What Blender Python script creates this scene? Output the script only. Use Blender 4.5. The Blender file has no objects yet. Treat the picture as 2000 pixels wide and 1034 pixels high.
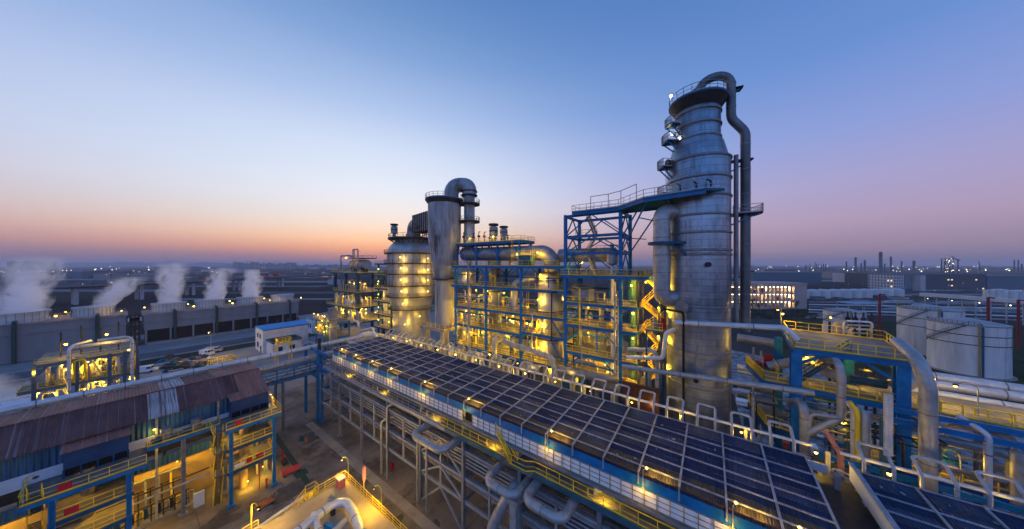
import bpy, math, random
from mathutils import Vector as V, Matrix
random.seed(7)
SC = bpy.context.scene
C = SC.collection
R = math.radians
# ---------------------------------------------------------------- camera
H = 36.0; FA, FB = .5825, .8128
cd = bpy.data.cameras.new('camera'); cam = bpy.data.objects.new('camera', cd); C.objects.link(cam)
cam.location = (0, 0, H)
cam.rotation_euler = V((-FA, FB, 0)).to_track_quat('-Z', 'Y').to_euler()
cd.sensor_width = 36; cd.lens = 36*542/2000; cd.clip_start = .5; cd.clip_end = 60000
SC.camera = cam
# ---------------------------------------------------------------- world: dusk sky
W = bpy.data.worlds.new('World'); SC.world = W; W.use_nodes = True
SUN_AZ = math.atan2(FB, -FA) + R(26)            # direction of the afterglow, left of the view axis
def build_world():
    nt = W.node_tree; N = nt.nodes; L = nt.links; N.clear()
    out = N.new('ShaderNodeOutputWorld'); bg = N.new('ShaderNodeBackground'); L.new(bg.outputs[0], out.inputs[0])
    tc = N.new('ShaderNodeTexCoord'); sx = N.new('ShaderNodeSeparateXYZ')
    nm = N.new('ShaderNodeVectorMath'); nm.operation = 'NORMALIZE'
    L.new(tc.outputs['Generated'], nm.inputs[0]); L.new(nm.outputs[0], sx.inputs[0])
    def m(op, a, b=None, clamp=False):
        n = N.new('ShaderNodeMath'); n.operation = op; n.use_clamp = clamp
        for i, x in enumerate((a, b)):
            if x is None: continue
            if isinstance(x, (int, float)): n.inputs[i].default_value = x
            else: L.new(x, n.inputs[i])
        return n.outputs[0]
    el = m('DIVIDE', m('ARCSINE', sx.outputs['Z']), R(90))          # 0 horizon .. 1 zenith
    el = m('MAXIMUM', el, 0.0)
    # azimuth weight
    hx = m('MULTIPLY', sx.outputs['X'], math.cos(SUN_AZ)); hy = m('MULTIPLY', sx.outputs['Y'], math.sin(SUN_AZ))
    hl = m('SQRT', m('MAXIMUM', m('SUBTRACT', 1.0, m('MULTIPLY', sx.outputs['Z'], sx.outputs['Z'])), .0001))
    ca = m('DIVIDE', m('ADD', hx, hy), hl)
    w = m('POWER', m('MULTIPLY', m('ADD', ca, 1.0), .5, True), 8.0, True)
    def lin(c): return tuple(((x/255)/12.92 if x/255 <= .04045 else ((x/255+.055)/1.055)**2.4) for x in c) + (1,)
    def ramp(stops):
        r = N.new('ShaderNodeValToRGB'); e = r.color_ramp.elements
        r.color_ramp.interpolation = 'EASE' if False else 'LINEAR'
        while len(e) > 1: e.remove(e[-1])
        e[0].position = stops[0][0]/90; e[0].color = lin(stops[0][1])
        for p, c in stops[1:]:
            q = e.new(p/90); q.color = lin(c)
        L.new(el, r.inputs[0]); return r.outputs[0]
    sunr = ramp(SUN_RAMP); side = ramp(SIDE_RAMP)
    mx = N.new('ShaderNodeMix'); mx.data_type = 'RGBA'; L.new(w, mx.inputs[0]); L.new(side, mx.inputs[6]); L.new(sunr, mx.inputs[7])
    a2 = SUN_AZ+R(18)                                    # the broad pale glow above the afterglow
    c2 = m('DIVIDE', m('ADD', m('MULTIPLY', sx.outputs['X'], math.cos(a2)), m('MULTIPLY', sx.outputs['Y'], math.sin(a2))), hl)
    w2 = m('POWER', m('MULTIPLY', m('ADD', c2, 1.0), .5, True), 5.0, True)
    gr = ramp([(0, (0, 0, 0)), (3, (60, 60, 60)), (6, (130, 130, 130)), (10, (175, 175, 175)), (16, (168, 168, 168)), (26, (105, 105, 105)), (40, (0, 0, 0))])
    gl_ = m('MULTIPLY', gr, w2)
    mg = N.new('ShaderNodeMix'); mg.data_type = 'RGBA'; L.new(gl_, mg.inputs[0]); L.new(mx.outputs[2], mg.inputs[6]); mg.inputs[7].default_value = lin((188, 212, 238)); mx = mg
    # the unseen sky behind the viewer is brightened and tinted blue as fill light
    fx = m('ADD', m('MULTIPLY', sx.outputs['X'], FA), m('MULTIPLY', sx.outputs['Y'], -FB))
    bk = m('ADD', 1.0, m('MULTIPLY', m('MAXIMUM', fx, 0.0), BACK_FILL))
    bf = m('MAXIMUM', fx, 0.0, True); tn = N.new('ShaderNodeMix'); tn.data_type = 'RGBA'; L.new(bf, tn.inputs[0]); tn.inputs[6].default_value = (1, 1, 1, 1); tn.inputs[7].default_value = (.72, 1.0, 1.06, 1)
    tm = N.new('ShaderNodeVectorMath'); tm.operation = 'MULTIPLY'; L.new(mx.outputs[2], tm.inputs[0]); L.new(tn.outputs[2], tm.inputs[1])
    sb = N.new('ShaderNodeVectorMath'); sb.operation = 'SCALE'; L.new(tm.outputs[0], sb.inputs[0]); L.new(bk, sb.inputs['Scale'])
    sky = N.new('ShaderNodeTexSky'); sky.sky_type = 'NISHITA'; sky.sun_disc = False
    sky.sun_elevation = R(1.0); sky.sun_rotation = math.pi/2 - SUN_AZ
    sk = N.new('ShaderNodeVectorMath'); sk.operation = 'SCALE'; sk.inputs['Scale'].default_value = .012; L.new(sky.outputs[0], sk.inputs[0])
    ad = N.new('ShaderNodeVectorMath'); L.new(sb.outputs[0], ad.inputs[0]); L.new(sk.outputs[0], ad.inputs[1])
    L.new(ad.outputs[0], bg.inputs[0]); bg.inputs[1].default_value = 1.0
SUN_RAMP = [(0, (132, 106, 122)), (1.5, (160, 118, 124)), (2.8, (226, 154, 118)), (4.6, (255, 196, 142)), (7.2, (255, 224, 190)), (10.5, (255, 240, 228)), (14, (240, 240, 246)),
            (20, (212, 222, 243)), (27, (168, 190, 230)), (35, (124, 158, 210)), (44, (90, 132, 190)), (90, (62, 98, 160))]
SIDE_RAMP = [(0, (116, 106, 130)), (2, (150, 130, 152)), (6, (172, 150, 180)), (11, (162, 156, 200)), (18, (134, 152, 212)), (27, (100, 138, 204)),
             (40, (78, 122, 188)), (90, (50, 90, 156))]
BACK_FILL = .9
build_world()
sd = bpy.data.lights.new('sun', 'SUN'); sd.energy = .35; sd.angle = R(14); sd.color = (1, .72, .55)
so = bpy.data.objects.new('sun', sd); C.objects.link(so)
so.rotation_euler = V((math.cos(SUN_AZ)*math.cos(R(5)), math.sin(SUN_AZ)*math.cos(R(5)), math.sin(R(5)))).to_track_quat('Z', 'Y').to_euler()
vs = SC.view_settings; SC.display_settings.display_device = 'sRGB'
vs.view_transform = 'Standard'; vs.look = 'None'; vs.exposure = .1; vs.gamma = 1
cy = SC.cycles; cy.use_denoising = True; cy.use_adaptive_sampling = True; cy.adaptive_threshold = .02
cy.max_bounces = 14; cy.diffuse_bounces = 2; cy.glossy_bounces = 3; cy.transmission_bounces = 2; cy.volume_bounces = 14; cy.transparent_max_bounces = 8
cy.sample_clamp_indirect = 4; cy.caustics_reflective = False; cy.caustics_refractive = False
cy.volume_step_rate = 4; cy.volume_max_steps = 64; cy.use_light_tree = True
# ---------------------------------------------------------------- survey: a picture bearing met with a plane of the plant grid
def _p(px, py, d):
    r = (px-1000)/542*d
    return V((FB*r-FA*d, FA*r+FB*d, H-(py-517)*d/542))
def SY(px, py, Y): return _p(px, py, Y/(FA*(px-1000)/542+FB))
def SX(px, py, X): return _p(px, py, X/(FB*(px-1000)/542-FA))
def SZ(px, py, Z): return _p(px, py, (H-Z)*542/(py-517))
SD = _p
# ---------------------------------------------------------------- materials
MATS = {}
def mat(name, col, rough=.6, metal=0., var=.25, scale=.8, stretch=(1, 1, 1), rust=None, bump=0., corr=None, brick=None, emit=None, spec=.22):
    m = bpy.data.materials.new(name); m.use_nodes = True; nt = m.node_tree; N = nt.nodes; L = nt.links
    b = N['Principled BSDF']; b.inputs['Roughness'].default_value = rough; b.inputs['Metallic'].default_value = metal
    b.inputs['Specular IOR Level'].default_value = spec
    if emit:
        b.inputs['Emission Color'].default_value = (*emit[0], 1); b.inputs['Emission Strength'].default_value = emit[1]
        b.inputs['Base Color'].default_value = (*col, 1); MATS[name] = m; return m
    g = N.new('ShaderNodeNewGeometry'); mp = N.new('ShaderNodeMapping'); L.new(g.outputs['Position'], mp.inputs[0]); mp.inputs['Scale'].default_value = stretch
    n = N.new('ShaderNodeTexNoise'); n.inputs['Scale'].default_value = scale; n.inputs['Detail'].default_value = 7; n.inputs['Roughness'].default_value = .62
    L.new(mp.outputs[0], n.inputs['Vector'])
    mr = N.new('ShaderNodeMapRange'); mr.inputs[1].default_value = .3; mr.inputs[2].default_value = .7; mr.inputs[3].default_value = 1-var; mr.inputs[4].default_value = 1+var
    L.new(n.outputs[0], mr.inputs[0])
    cur = N.new('ShaderNodeVectorMath'); cur.operation = 'SCALE'; cur.inputs[0].default_value = col; L.new(mr.outputs[0], cur.inputs['Scale']); cur = cur.outputs[0]
    height = None
    if brick:                                            # sheet joints of cladding, from the unwrapped shell
        bw, bh, dark = brick
        uv = N.new('ShaderNodeUVMap'); bt = N.new('ShaderNodeTexBrick'); L.new(uv.outputs[0], bt.inputs[0])
        bt.inputs['Color1'].default_value = (1.08, 1.08, 1.08, 1); bt.inputs['Color2'].default_value = (.88, .88, .89, 1); bt.inputs['Mortar'].default_value = (dark, dark, dark, 1)
        bt.inputs['Scale'].default_value = 1; bt.inputs['Mortar Size'].default_value = .035; bt.inputs['Brick Width'].default_value = bw; bt.inputs['Row Height'].default_value = bh
        bt.inputs['Mortar Smooth'].default_value = .3
        x = N.new('ShaderNodeVectorMath'); x.operation = 'MULTIPLY'; L.new(cur, x.inputs[0]); L.new(bt.outputs[0], x.inputs[1]); cur = x.outputs[0]
        rr = N.new('ShaderNodeMapRange'); rr.inputs[3].default_value = max(.05, rough-.12); rr.inputs[4].default_value = rough+.16
        L.new(n.outputs[0], rr.inputs[0]); L.new(rr.outputs[0], b.inputs['Roughness'])
        n3 = N.new('ShaderNodeTexNoise'); n3.inputs['Scale'].default_value = 1.3; n3.inputs['Detail'].default_value = 4; L.new(g.outputs['Position'], n3.inputs['Vector']); height = n3.outputs[0]
    if rust:
        rc, amt, rs, rst = rust
        mp2 = N.new('ShaderNodeMapping'); L.new(g.outputs['Position'], mp2.inputs[0]); mp2.inputs['Scale'].default_value = rst
        n2 = N.new('ShaderNodeTexNoise'); n2.inputs['Scale'].default_value = rs; n2.inputs['Detail'].default_value = 8; n2.inputs['Roughness'].default_value = .7; L.new(mp2.outputs[0], n2.inputs['Vector'])
        m2 = N.new('ShaderNodeMapRange'); m2.inputs[1].default_value = .72-amt*.4; m2.inputs[2].default_value = .86-amt*.4; L.new(n2.outputs[0], m2.inputs[0])
        mm = N.new('ShaderNodeMix'); mm.data_type = 'RGBA'; L.new(m2.outputs[0], mm.inputs[0]); L.new(cur, mm.inputs[6]); mm.inputs[7].default_value = (*rc, 1); cur = mm.outputs[2]
    L.new(cur, b.inputs['Base Color'])
    if corr:
        ax, per, amt = corr
        sx = N.new('ShaderNodeSeparateXYZ'); L.new(g.outputs['Position'], sx.inputs[0])
        a = N.new('ShaderNodeMath'); a.operation = 'MULTIPLY'; a.inputs[1].default_value = 2*math.pi/per; L.new(sx.outputs['XYZ'.index(ax)], a.inputs[0])
        s = N.new('ShaderNodeMath'); s.operation = 'SINE'; L.new(a.outputs[0], s.inputs[0]); height = s.outputs[0]; bump = amt
    if bump and height is None: height = n.outputs[0]
    if bump:
        bp = N.new('ShaderNodeBump'); bp.inputs['Strength'].default_value = min(1, bump); bp.inputs['Distance'].default_value = .08 if not corr else per*.2; L.new(height, bp.inputs['Height']); L.new(bp.outputs[0], b.inputs['Normal'])
    MATS[name] = m; return m
RUST = (.13, .045, .018)
BLUE = mat('blue paint', (.006, .15, .38), .5, .0, .3, .9, rust=((.05, .035, .03), .12, 1.1, (1, 1, .4)))
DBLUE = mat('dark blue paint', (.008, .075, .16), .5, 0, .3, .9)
TEAL = mat('teal paint', (.045, .105, .13), .5, 0, .3, .9, rust=((.05, .035, .03), .15, 1.1, (1, 1, .4)))
YEL = mat('yellow paint', (.80, .54, .03), .5, 0, .2, 1.5, rust=(RUST, .12, 2, (1, 1, 1)))
GALV = mat('galvanised steel', (.33, .34, .36), .5, .25, .25, 1.2, rust=(RUST, .08, 1.2, (1, 1, .5)))
GREY = mat('grey paint', (.2, .21, .225), .55, .1, .25, 1.0)
DARK = mat('dark steel', (.03, .032, .036), .55, .2, .4, 1.5)
BLACK = mat('black void', (.008, .008, .009), .8, 0, .2)
CLAD = mat('aluminium cladding', (.27, .305, .35), .33, .72, .4, .6, (1, 1, .35), rust=((.10, .10, .105), .42, .7, (1, 1, .10)), brick=(3.6, .92, .55), bump=.4)
CLADV = mat('vessel cladding', (.42, .42, .42), .42, .5, .25, .4, (1, 1, .4), rust=((.16, .13, .11), .2, .35, (1, 1, .15)), brick=(3.2, 2.2, .55), bump=.12)
CYC = mat('weathered vessel shell', (.29, .31, .34), .5, .25, .5, .6, (1, 1, .2), rust=((.10, .05, .03), .42, .55, (1, 1, .14)))
PIPE = mat('pipe cladding', (.36, .36, .36), .45, .45, .25, 1.2, rust=((.14, .11, .09), .15, .9, (1, 1, 1)), bump=.06)
PIPED = mat('dull pipe', (.20, .20, .21), .5, .3, .3, 1.2, rust=((.10, .07, .05), .2, .9, (1, 1, 1)))
PIPEW = mat('white pipe cladding', (.58, .59, .61), .42, .3, .18, 1.0, rust=((.22, .17, .13), .12, .8, (1, 1, 1)), bump=.05)
DUCT = mat('stained duct', (.26, .26, .27), .5, .35, .35, .5, rust=(RUST, .3, .5, (1, 1, 1)))
WHITE = mat('white paint', (.62, .64, .68), .6, 0, .15, .5, rust=((.25, .22, .2), .1, .6, (1, 1, .2)))
TANKW = mat('tank paint', (.56, .56, .56), .5, 0, .2, .35, (1, 1, .2), rust=((.20, .16, .13), .42, .3, (1, 1, .07)))
CONC = mat('concrete', (.27, .25, .235), .85, 0, .25, .5, rust=((.12, .105, .095), .25, .3, (1, 1, .2)))
GRATE = mat('deck plate', (.17, .16, .15), .7, .1, .35, .8, rust=(RUST, .2, .8, (1, 1, 1)))
DRED = mat('dark red paint', (.20, .012, .02), .6)
RED = mat('red paint', (.42, .02, .03), .5, 0, .2, 1)
ORANGE = mat('rusty red paint', (.34, .07, .035), .6, 0, .4, 2)
ROOFSHEET2 = mat('faded roof sheet', (.012, .038, .092), .42, .0, .5, .8, rust=((.03, .04, .055), .22, .7, (1, .3, 1)), corr=('X', .19, .7), spec=.2)
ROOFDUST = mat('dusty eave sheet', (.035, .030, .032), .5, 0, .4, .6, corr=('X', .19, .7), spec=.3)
ROOFSHEET = mat('dark roof sheet', (.006, .026, .075), .6, .0, .35, .35, rust=((.012, .022, .04), .10, .6, (1, 1, 1)), corr=('X', .19, .7), spec=.12)
BATTEN = mat('pale roof batten', (.34, .355, .40), .5, .3, .35, 1.2, rust=((.10, .06, .05), .25, 1.0, (1, 1, 1)))
RUSTROOF = mat('rusty roof sheet', (.27, .125, .10), .75, 0, .45, .35, (.25, 1.2, 1), rust=((.40, .32, .31), .42, .5, (.03, 6.5, .1)), corr=('Y', .3, .9))
RUSTROOF2 = mat('darker rusty roof sheet', (.135, .066, .066), .75, 0, .5, .4, (.25, 1.2, 1), rust=((.28, .25, .27), .40, .5, (.03, 6.5, .1)), corr=('Y', .3, .9))
SNOWROOF = mat('pale worn roof sheet', (.40, .40, .42), .75, 0, .45, .5, (.3, 1.2, 1), rust=((.11, .06, .062), .62, .8, (.06, 5.0, .2)), corr=('Y', .3, .9))
BLUEWALL = mat('blue wall sheet', (.05, .14, .23), .6, 0, .4, .4, (1, 2.2, .15), rust=((.10, .13, .14), .3, .8, (1, 2.4, .12)), corr=('Y', .45, 1.0))
BROOF = mat('bright blue roof', (.03, .27, .62), .5, 0, .12, .5)
GLASS = mat('dark glass', (.015, .02, .03), .12, 0, .1, spec=.6)
LAMPE = mat('lamp glow', (1, .8, .3), emit=((1, .66, .10), 9))
LAMPW = mat('white lamp glow', (1, 1, 1), emit=((1, .82, .5), 7))
LITE = mat('lit interior', (1, .8, .4), emit=((1, .62, .22), 1.3))
LITW = mat('lit pane', (1, .9, .7), emit=((1, .75, .4), 1.6))
FARB = mat('far blue grey wall', (.16, .18, .21), .8, 0, .15, .05)
FARW = mat('far pale wall', (.42, .40, .41), .8, 0, .12, .05)
FARD = mat('far dark wall', (.075, .085, .10), .8, 0, .2, .05)
PINKW = mat('pale pink wall', (.40, .31, .28), .8, 0, .12, .1)
GREENP = mat('dark green pipe paint', (.015, .05, .045), .5, 0, .3, .6)
COOLW = mat('cooling tower wall', (.19, .205, .23), .8, 0, .14, .2, (1, 1, .3), rust=((.14, .12, .12), .24, .3, (1, 1, .14)))
FANW = mat('fan stack shell', (.52, .53, .55), .6, 0, .12, .3, (1, 1, .2), rust=((.25, .25, .27), .2, .4, (1, 1, .1)))
LEAF = mat('dark foliage', (.03, .038, .024), .8, 0, .5, .5)
BARK = mat('bark', (.06, .045, .035), .9, 0, .3, 2)
# ---------------------------------------------------------------- mesh builder
class MB:
    def __init__(s): s.v = []; s.f = []; s.sm = []; s.uv = []
    def face(s, pts, smooth=False, uv=None):
        i = len(s.v); s.v += [tuple(p) for p in pts]; s.f.append(tuple(range(i, i+len(pts)))); s.sm.append(smooth); s.uv.append(uv)
    def grid(s, rows, smooth=True, closed=False, uvs=None):
        b = len(s.v); n = len(rows[0])
        for r in rows: s.v += [tuple(p) for p in r]
        for i in range(len(rows)-1):
            for j in range(n if closed else n-1):
                k = (j+1) % n
                s.f.append((b+i*n+j, b+i*n+k, b+(i+1)*n+k, b+(i+1)*n+j)); s.sm.append(smooth)
                s.uv.append(None if uvs is None else [uvs(i, j), uvs(i, j+1), uvs(i+1, j+1), uvs(i+1, j)])
    def box(s, a, b):
        x0, y0, z0 = (min(a[i], b[i]) for i in range(3)); x1, y1, z1 = (max(a[i], b[i]) for i in range(3))
        i = len(s.v); s.v += [(x0, y0, z0), (x1, y0, z0), (x1, y1, z0), (x0, y1, z0), (x0, y0, z1), (x1, y0, z1), (x1, y1, z1), (x0, y1, z1)]
        for q in ((0, 3, 2, 1), (4, 5, 6, 7), (0, 1, 5, 4), (1, 2, 6, 5), (2, 3, 7, 6), (3, 0, 4, 7)):
            s.f.append(tuple(i+k for k in q)); s.sm.append(False); s.uv.append(None)
        return s
    def bar(s, p, q, w, h=None):
        p, q = V(p), V(q); h = h or w; d = (q-p)
        if d.length < 1e-5: return s
        d.normalize(); up = V((0, 0, 1)) if abs(d.z) < .95 else V((0, 1, 0))
        x = d.cross(up).normalized()*(w/2); y = x.cross(d).normalized()*(h/2)
        i = len(s.v)
        for e in (p, q):
            for a, b in ((-1, -1), (1, -1), (1, 1), (-1, 1)): s.v.append(tuple(e+x*a+y*b))
        for f in ((0, 3, 2, 1), (4, 5, 6, 7), (0, 1, 5, 4), (1, 2, 6, 5), (2, 3, 7, 6), (3, 0, 4, 7)):
            s.f.append(tuple(i+k for k in f)); s.sm.append(False); s.uv.append(None)
        return s
    def hcol(s, x, y, z0, z1, w=.4, t=.05):
        s.box((x-w/2, y-w/2, z0), (x+w/2, y-w/2+t, z1)); s.box((x-w/2, y+w/2-t, z0), (x+w/2, y+w/2, z1)); s.box((x-t/2, y-w/2+t, z0), (x+t/2, y+w/2-t, z1)); return s
    def hbeam(s, p, q, w=.3, h=.4, t=.05):
        p, q = V(p), V(q); u = V((0, 0, h/2-t/2))
        s.bar(p+u, q+u, w, t); s.bar(p-u, q-u, w, t); s.bar(p, q, t, h-2*t); return s
    def tube(s, pts, r, n=10, bend=None, cap=True):
        pts = [V(p) for p in pts]; bend = bend if bend is not None else r*2.6
        path = [pts[0]]
        for i in range(1, len(pts)-1):
            a, b, c = pts[i-1], pts[i], pts[i+1]; u = (a-b); w = (c-b); lu, lw = u.length, w.length; u.normalize(); w.normalize()
            ang = math.acos(max(-1, min(1, u.dot(w))))
            if ang > math.pi-.03 or ang < .03: path.append(b); continue
            t = min(bend/math.tan(ang/2), lu*.49, lw*.49); rad = t*math.tan(ang/2)
            ctr = b+(u+w).normalized()*(rad/math.sin(ang/2)); e0 = b+u*t-ctr; e1 = b+w*t-ctr
            sw = math.pi-ang; k = max(3, int(sw/.26)); ax = e0.cross(e1).normalized()
            for j in range(k+1): path.append(ctr+Matrix.Rotation(sw*j/k, 3, ax) @ e0)
        path.append(pts[-1])
        path = [p for i, p in enumerate(path) if i == 0 or (p-path[i-1]).length > 1e-4]
        d = (path[1]-path[0]).normalized(); up = V((0, 0, 1)) if abs(d.z) < .9 else V((1, 0, 0)); x = d.cross(up).normalized()
        rows = []; acc = 0; us = []
        for i, p in enumerate(path):
            if i == 0: t = path[1]-path[0]
            elif i == len(path)-1: t = path[-1]-path[-2]
            else: t = (path[i+1]-p).normalized()+(p-path[i-1]).normalized()
            t.normalize(); x = (x-t*x.dot(t)).normalized(); y = t.cross(x)
            if i: acc += (p-path[i-1]).length
            us.append(acc); rr = r
            if 0 < i < len(path)-1:
                pass
            rows.append([p+(x*math.cos(2*math.pi*j/n)+y*math.sin(2*math.pi*j/n))*rr for j in range(n)])
        s.grid(rows, True, True, lambda i, j: (us[i], 2*math.pi*r*j/n))
        if cap: s.face(rows[0][::-1]); s.face(rows[-1])
        return s
    def collars(s, p, q, r, step, w=.08, ex=.05):              # flanges / joint bands along a straight run
        p, q = V(p), V(q); L_ = (q-p).length; d = (q-p).normalized(); k = int(L_/step)
        for i in range(1, k+1):
            c = p+d*(i-.5)*L_/max(k, 1); s.tube([c-d*w, c+d*w], r+ex, 12)
        return s
    def lathe(s, x, y, prof, n=40, a0=0, a1=2*math.pi):
        full = abs(a1-a0-2*math.pi) < 1e-6; m = n if full else n+1
        rows = [[(x+r*math.cos(a0+(a1-a0)*j/n), y+r*math.sin(a0+(a1-a0)*j/n), z) for j in range(m)] for r, z in prof]
        rm = max(r for r, z in prof); acc = [0]
        for i in range(1, len(prof)): acc.append(acc[-1]+math.hypot(prof[i][0]-prof[i-1][0], prof[i][1]-prof[i-1][1]))
        z0 = prof[0][1]
        s.grid(rows, True, full, lambda i, j: (rm*(a1-a0)*j/n, z0+acc[i])); return s
    def ring(s, x, y, z, r0, r1, th, a0=0, a1=2*math.pi, n=28):
        s.lathe(x, y, [(r0, z), (r0, z+th)], n, a0, a1); s.lathe(x, y, [(r1, z+th), (r1, z)], n, a0, a1)
        for zz, fl in ((z+th, 0), (z, 1)):
            pr = [(r0, zz), (r1, zz)]; s.lathe(x, y, pr if not fl else pr[::-1], n, a0, a1)
        for k in range(len(s.sm)-4*n, len(s.sm)): s.sm[k] = False
        return s
    def rail(s, pts, h=1.1, step=1.6, w=.055, closed=False, mid=2, toe=True):
        pts = [V(p) for p in pts]
        if closed: pts = pts+[pts[0]]
        for a, b in zip(pts[:-1], pts[1:]):
            L_ = (b-a).length; k = max(1, round(L_/step)); u = V((0, 0, 1))
            for i in range(k+1): p = a+(b-a)*i/k; s.bar(p, p+u*h, w)
            s.bar(a+u*h, b+u*h, w*1.1)
            for j in range(1, mid): s.bar(a+u*h*j/mid, b+u*h*j/mid, w*.75)
            if toe: s.bar(a+u*.09, b+u*.09, .02, .16)
        return s
    def arcrail(s, x, y, z, r, a0, a1, n=14, **k):
        return s.rail([(x+r*math.cos(a0+(a1-a0)*i/n), y+r*math.sin(a0+(a1-a0)*i/n), z) for i in range(n+1)], step=9, **k)
    def ladder(s, p, q, w=.45, ax=(1, 0, 0)):
        p, q = V(p), V(q); a = V(ax)*w/2; s.bar(p-a, q-a, .05); s.bar(p+a, q+a, .05)
        k = int((q-p).length/.35)
        for i in range(k): c = p+(q-p)*(i+.5)/k; s.bar(c-a, c+a, .03)
        return s
    def out(s, name, m, parent=None, **props):
        me = bpy.data.meshes.new(name); root = parent
        off = V((0, 0, 0))
        while root is not None: off += root.location; root = root.parent
        me.from_pydata([(a-off.x, b-off.y, c-off.z) for a, b, c in s.v], [], s.f)
        me.polygons.foreach_set('use_smooth', s.sm)
        if any(u is not None for u in s.uv):
            ul = me.uv_layers.new(name='UVMap'); k = 0; dat = []
            for f, u in zip(s.f, s.uv):
                for i in range(len(f)): dat += list(u[i]) if u else [0, 0]
            ul.data.foreach_set('uv', dat)
        me.materials.append(m); me.update()
        if any(s.sm): me.set_sharp_from_angle(angle=R(38))
        o = bpy.data.objects.new(name, me); C.objects.link(o); o.parent = parent
        for k_, v_ in props.items(): o[k_] = v_
        return o
def thing(name, label, cat, loc=(0, 0, 0), group=None, kind=None):
    o = bpy.data.objects.new(name, None); C.objects.link(o); o.location = loc; o.empty_display_size = .5
    o['label'] = label; o['category'] = cat
    if group: o['group'] = group
    if kind: o['kind'] = kind
    return o
def tag(o, label, cat, group=None, kind=None):
    o['label'] = label; o['category'] = cat
    if group: o['group'] = group
    if kind: o['kind'] = kind
    return o
def struct(mb, name, m): o = mb.out(name, m); o['kind'] = 'structure'; return o
def kids(o): return [c for c in bpy.data.objects if c.parent == o]
def copy_tree(o, loc, rz=None, label=None, parent=None, ch=None):
    c = o.copy(); C.objects.link(c); c.location = loc; c.parent = parent
    if rz is not None: c.rotation_euler = (0, 0, rz)
    if label: c['label'] = label
    for k in kids(o): copy_tree(k, k.location, None, None, c)
    return c
ORD = 'zeroth first second third fourth fifth sixth seventh eighth ninth tenth eleventh twelfth thirteenth fourteenth fifteenth sixteenth seventeenth eighteenth nineteenth twentieth'.split()
ORD += ['twenty-'+w for w in ORD[1:10]] + ['thirtieth'] + ['thirty-'+w for w in ORD[1:10]]
NL = [0]
def light(p, power, col=(1, .58, .03), rad=.18, parent=None):
    d = bpy.data.lights.new('lamp_light', 'POINT'); d.energy = power; d.color = col; d.shadow_soft_size = rad
    o = bpy.data.objects.new('lamp_light', d); C.objects.link(o); o.location = p; NL[0] += 1
    if parent is not None:
        off = V((0, 0, 0)); r = parent
        while r is not None: off += r.location; r = r.parent
        o.parent = parent; o.location = V(p)-off
    return o
LK = 3.4
def lamp(parent, p, power=160, off=(0, 0, -.4), r=.13, m=None, col=(1, .58, .03)):
    """a bulkhead lamp on a structure: housing and glowing globe, with its light"""
    p = V(p); b = MB(); r *= random.uniform(.65, 1.1); b.lathe(p.x, p.y, [(.02, p.z+r*1.9), (r*1.25, p.z+r*1.2), (r*1.3, p.z+r*.8), (.02, p.z+r*.8)], 8)
    h = b.out('lamp', DARK, parent)
    g = MB(); g.lathe(p.x, p.y, [(.01, p.z-r), (r*.7, p.z-r*.7), (r, p.z), (r*.7, p.z+r*.7), (.01, p.z+r)], 8); g.out('lamp_globe', m or LAMPE, h)
    if power: light(p+V(off), power*LK, col, parent=h)
    return h
def streetlamp(p, h, label, yaw=0, power=200, arm=1.2, group=None, name='gooseneck_lamp', m=None, col=(1, .58, .03), mp=None):
    p = V(p); t = thing(name, label, 'lamp', p, group)
    d = V((math.cos(yaw), math.sin(yaw), 0)); b = MB()
    b.tube([p, p+V((0, 0, h)), p+V((0, 0, h))+d*arm*.55+V((0, 0, .25)), p+V((0, 0, h-.25))+d*arm], .05, 6, .5); b.out('pole', mp or GALV, t)
    e = p+V((0, 0, h-.35))+d*arm; b = MB(); b.lathe(e.x, e.y, [(.05, e.z+.2), (.2, e.z+.08), (.22, e.z), (.05, e.z)], 8); s = b.out('lamp_shade', DARK, t)
    g = MB(); g.lathe(e.x, e.y, [(.01, e.z-.16), (.11, e.z-.1), (.13, e.z-.01)], 8); g.out('lamp_globe', m or LAMPE, t)
    if power: light(e+V((0, 0, -.45)), power*LK, col, parent=t)
    return t
HAZE = .00017
# ---------------------------------------------------------------- ground, roads
GROUND = mat('dark earth', (.060, .055, .052), .95, 0, .55, .012, rust=((.10, .09, .085), .35, .03, (1, 1, 1)), spec=0)
FIELD = mat('brown field', (.050, .038, .036), .95, 0, .4, .02, spec=0)
YARD = mat('yard concrete', (.19, .165, .145), .8, 0, .5, .16, rust=((.085, .075, .07), .5, .17, (1, 1, 1)), spec=.06)
ROAD = mat('road asphalt', (.12, .12, .13), .85, 0, .25, .1, spec=0)
PALEROAD = mat('pale concrete road', (.26, .25, .25), .85, 0, .2, .1, spec=0)
GRASS = mat('dry grass', (.045, .05, .028), .95, 0, .5, .1, spec=0)
GRAVEL = mat('frosty gravel', (.22, .225, .24), .9, 0, .8, .5, rust=((.05, .05, .055), .5, .35, (1, 1, 1)), spec=0)
g = MB(); S_ = 15000; n_ = 12
for i in range(n_):
    for j in range(n_):
        x0 = -S_+2*S_*i/n_; y0 = -S_+2*S_*j/n_; q = 2*S_/n_
        g.face([(x0, y0, 0), (x0+q, y0, 0), (x0+q, y0+q, 0), (x0, y0+q, 0)])
struct(g, 'ground', GROUND)
def sheet(name, pts, m, z):
    b = MB(); b.face([(p[0], p[1], z) for p in pts]); return struct(b, name, m)
sheet('yard_ground', [(-96, -40), (30, -40), (30, 62), (-100, 62)], YARD, .006)
sheet('field', [(-900, -260), (-250, -260), (-236, 190), (-800, 420)], FIELD, .004)
sheet('plant_ground', [(-236, -120), (-96, -120), (-100, 160), (-236, 160)], PALEROAD, .005)
sheet('road', [(-190, -120), (-179, -120), (-171, 170), (-182, 170)], ROAD, .012)
sheet('grass_strip', [(-178, -120), (-170, -120), (-162, 60), (-171, 60)], GRASS, .011)
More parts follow.
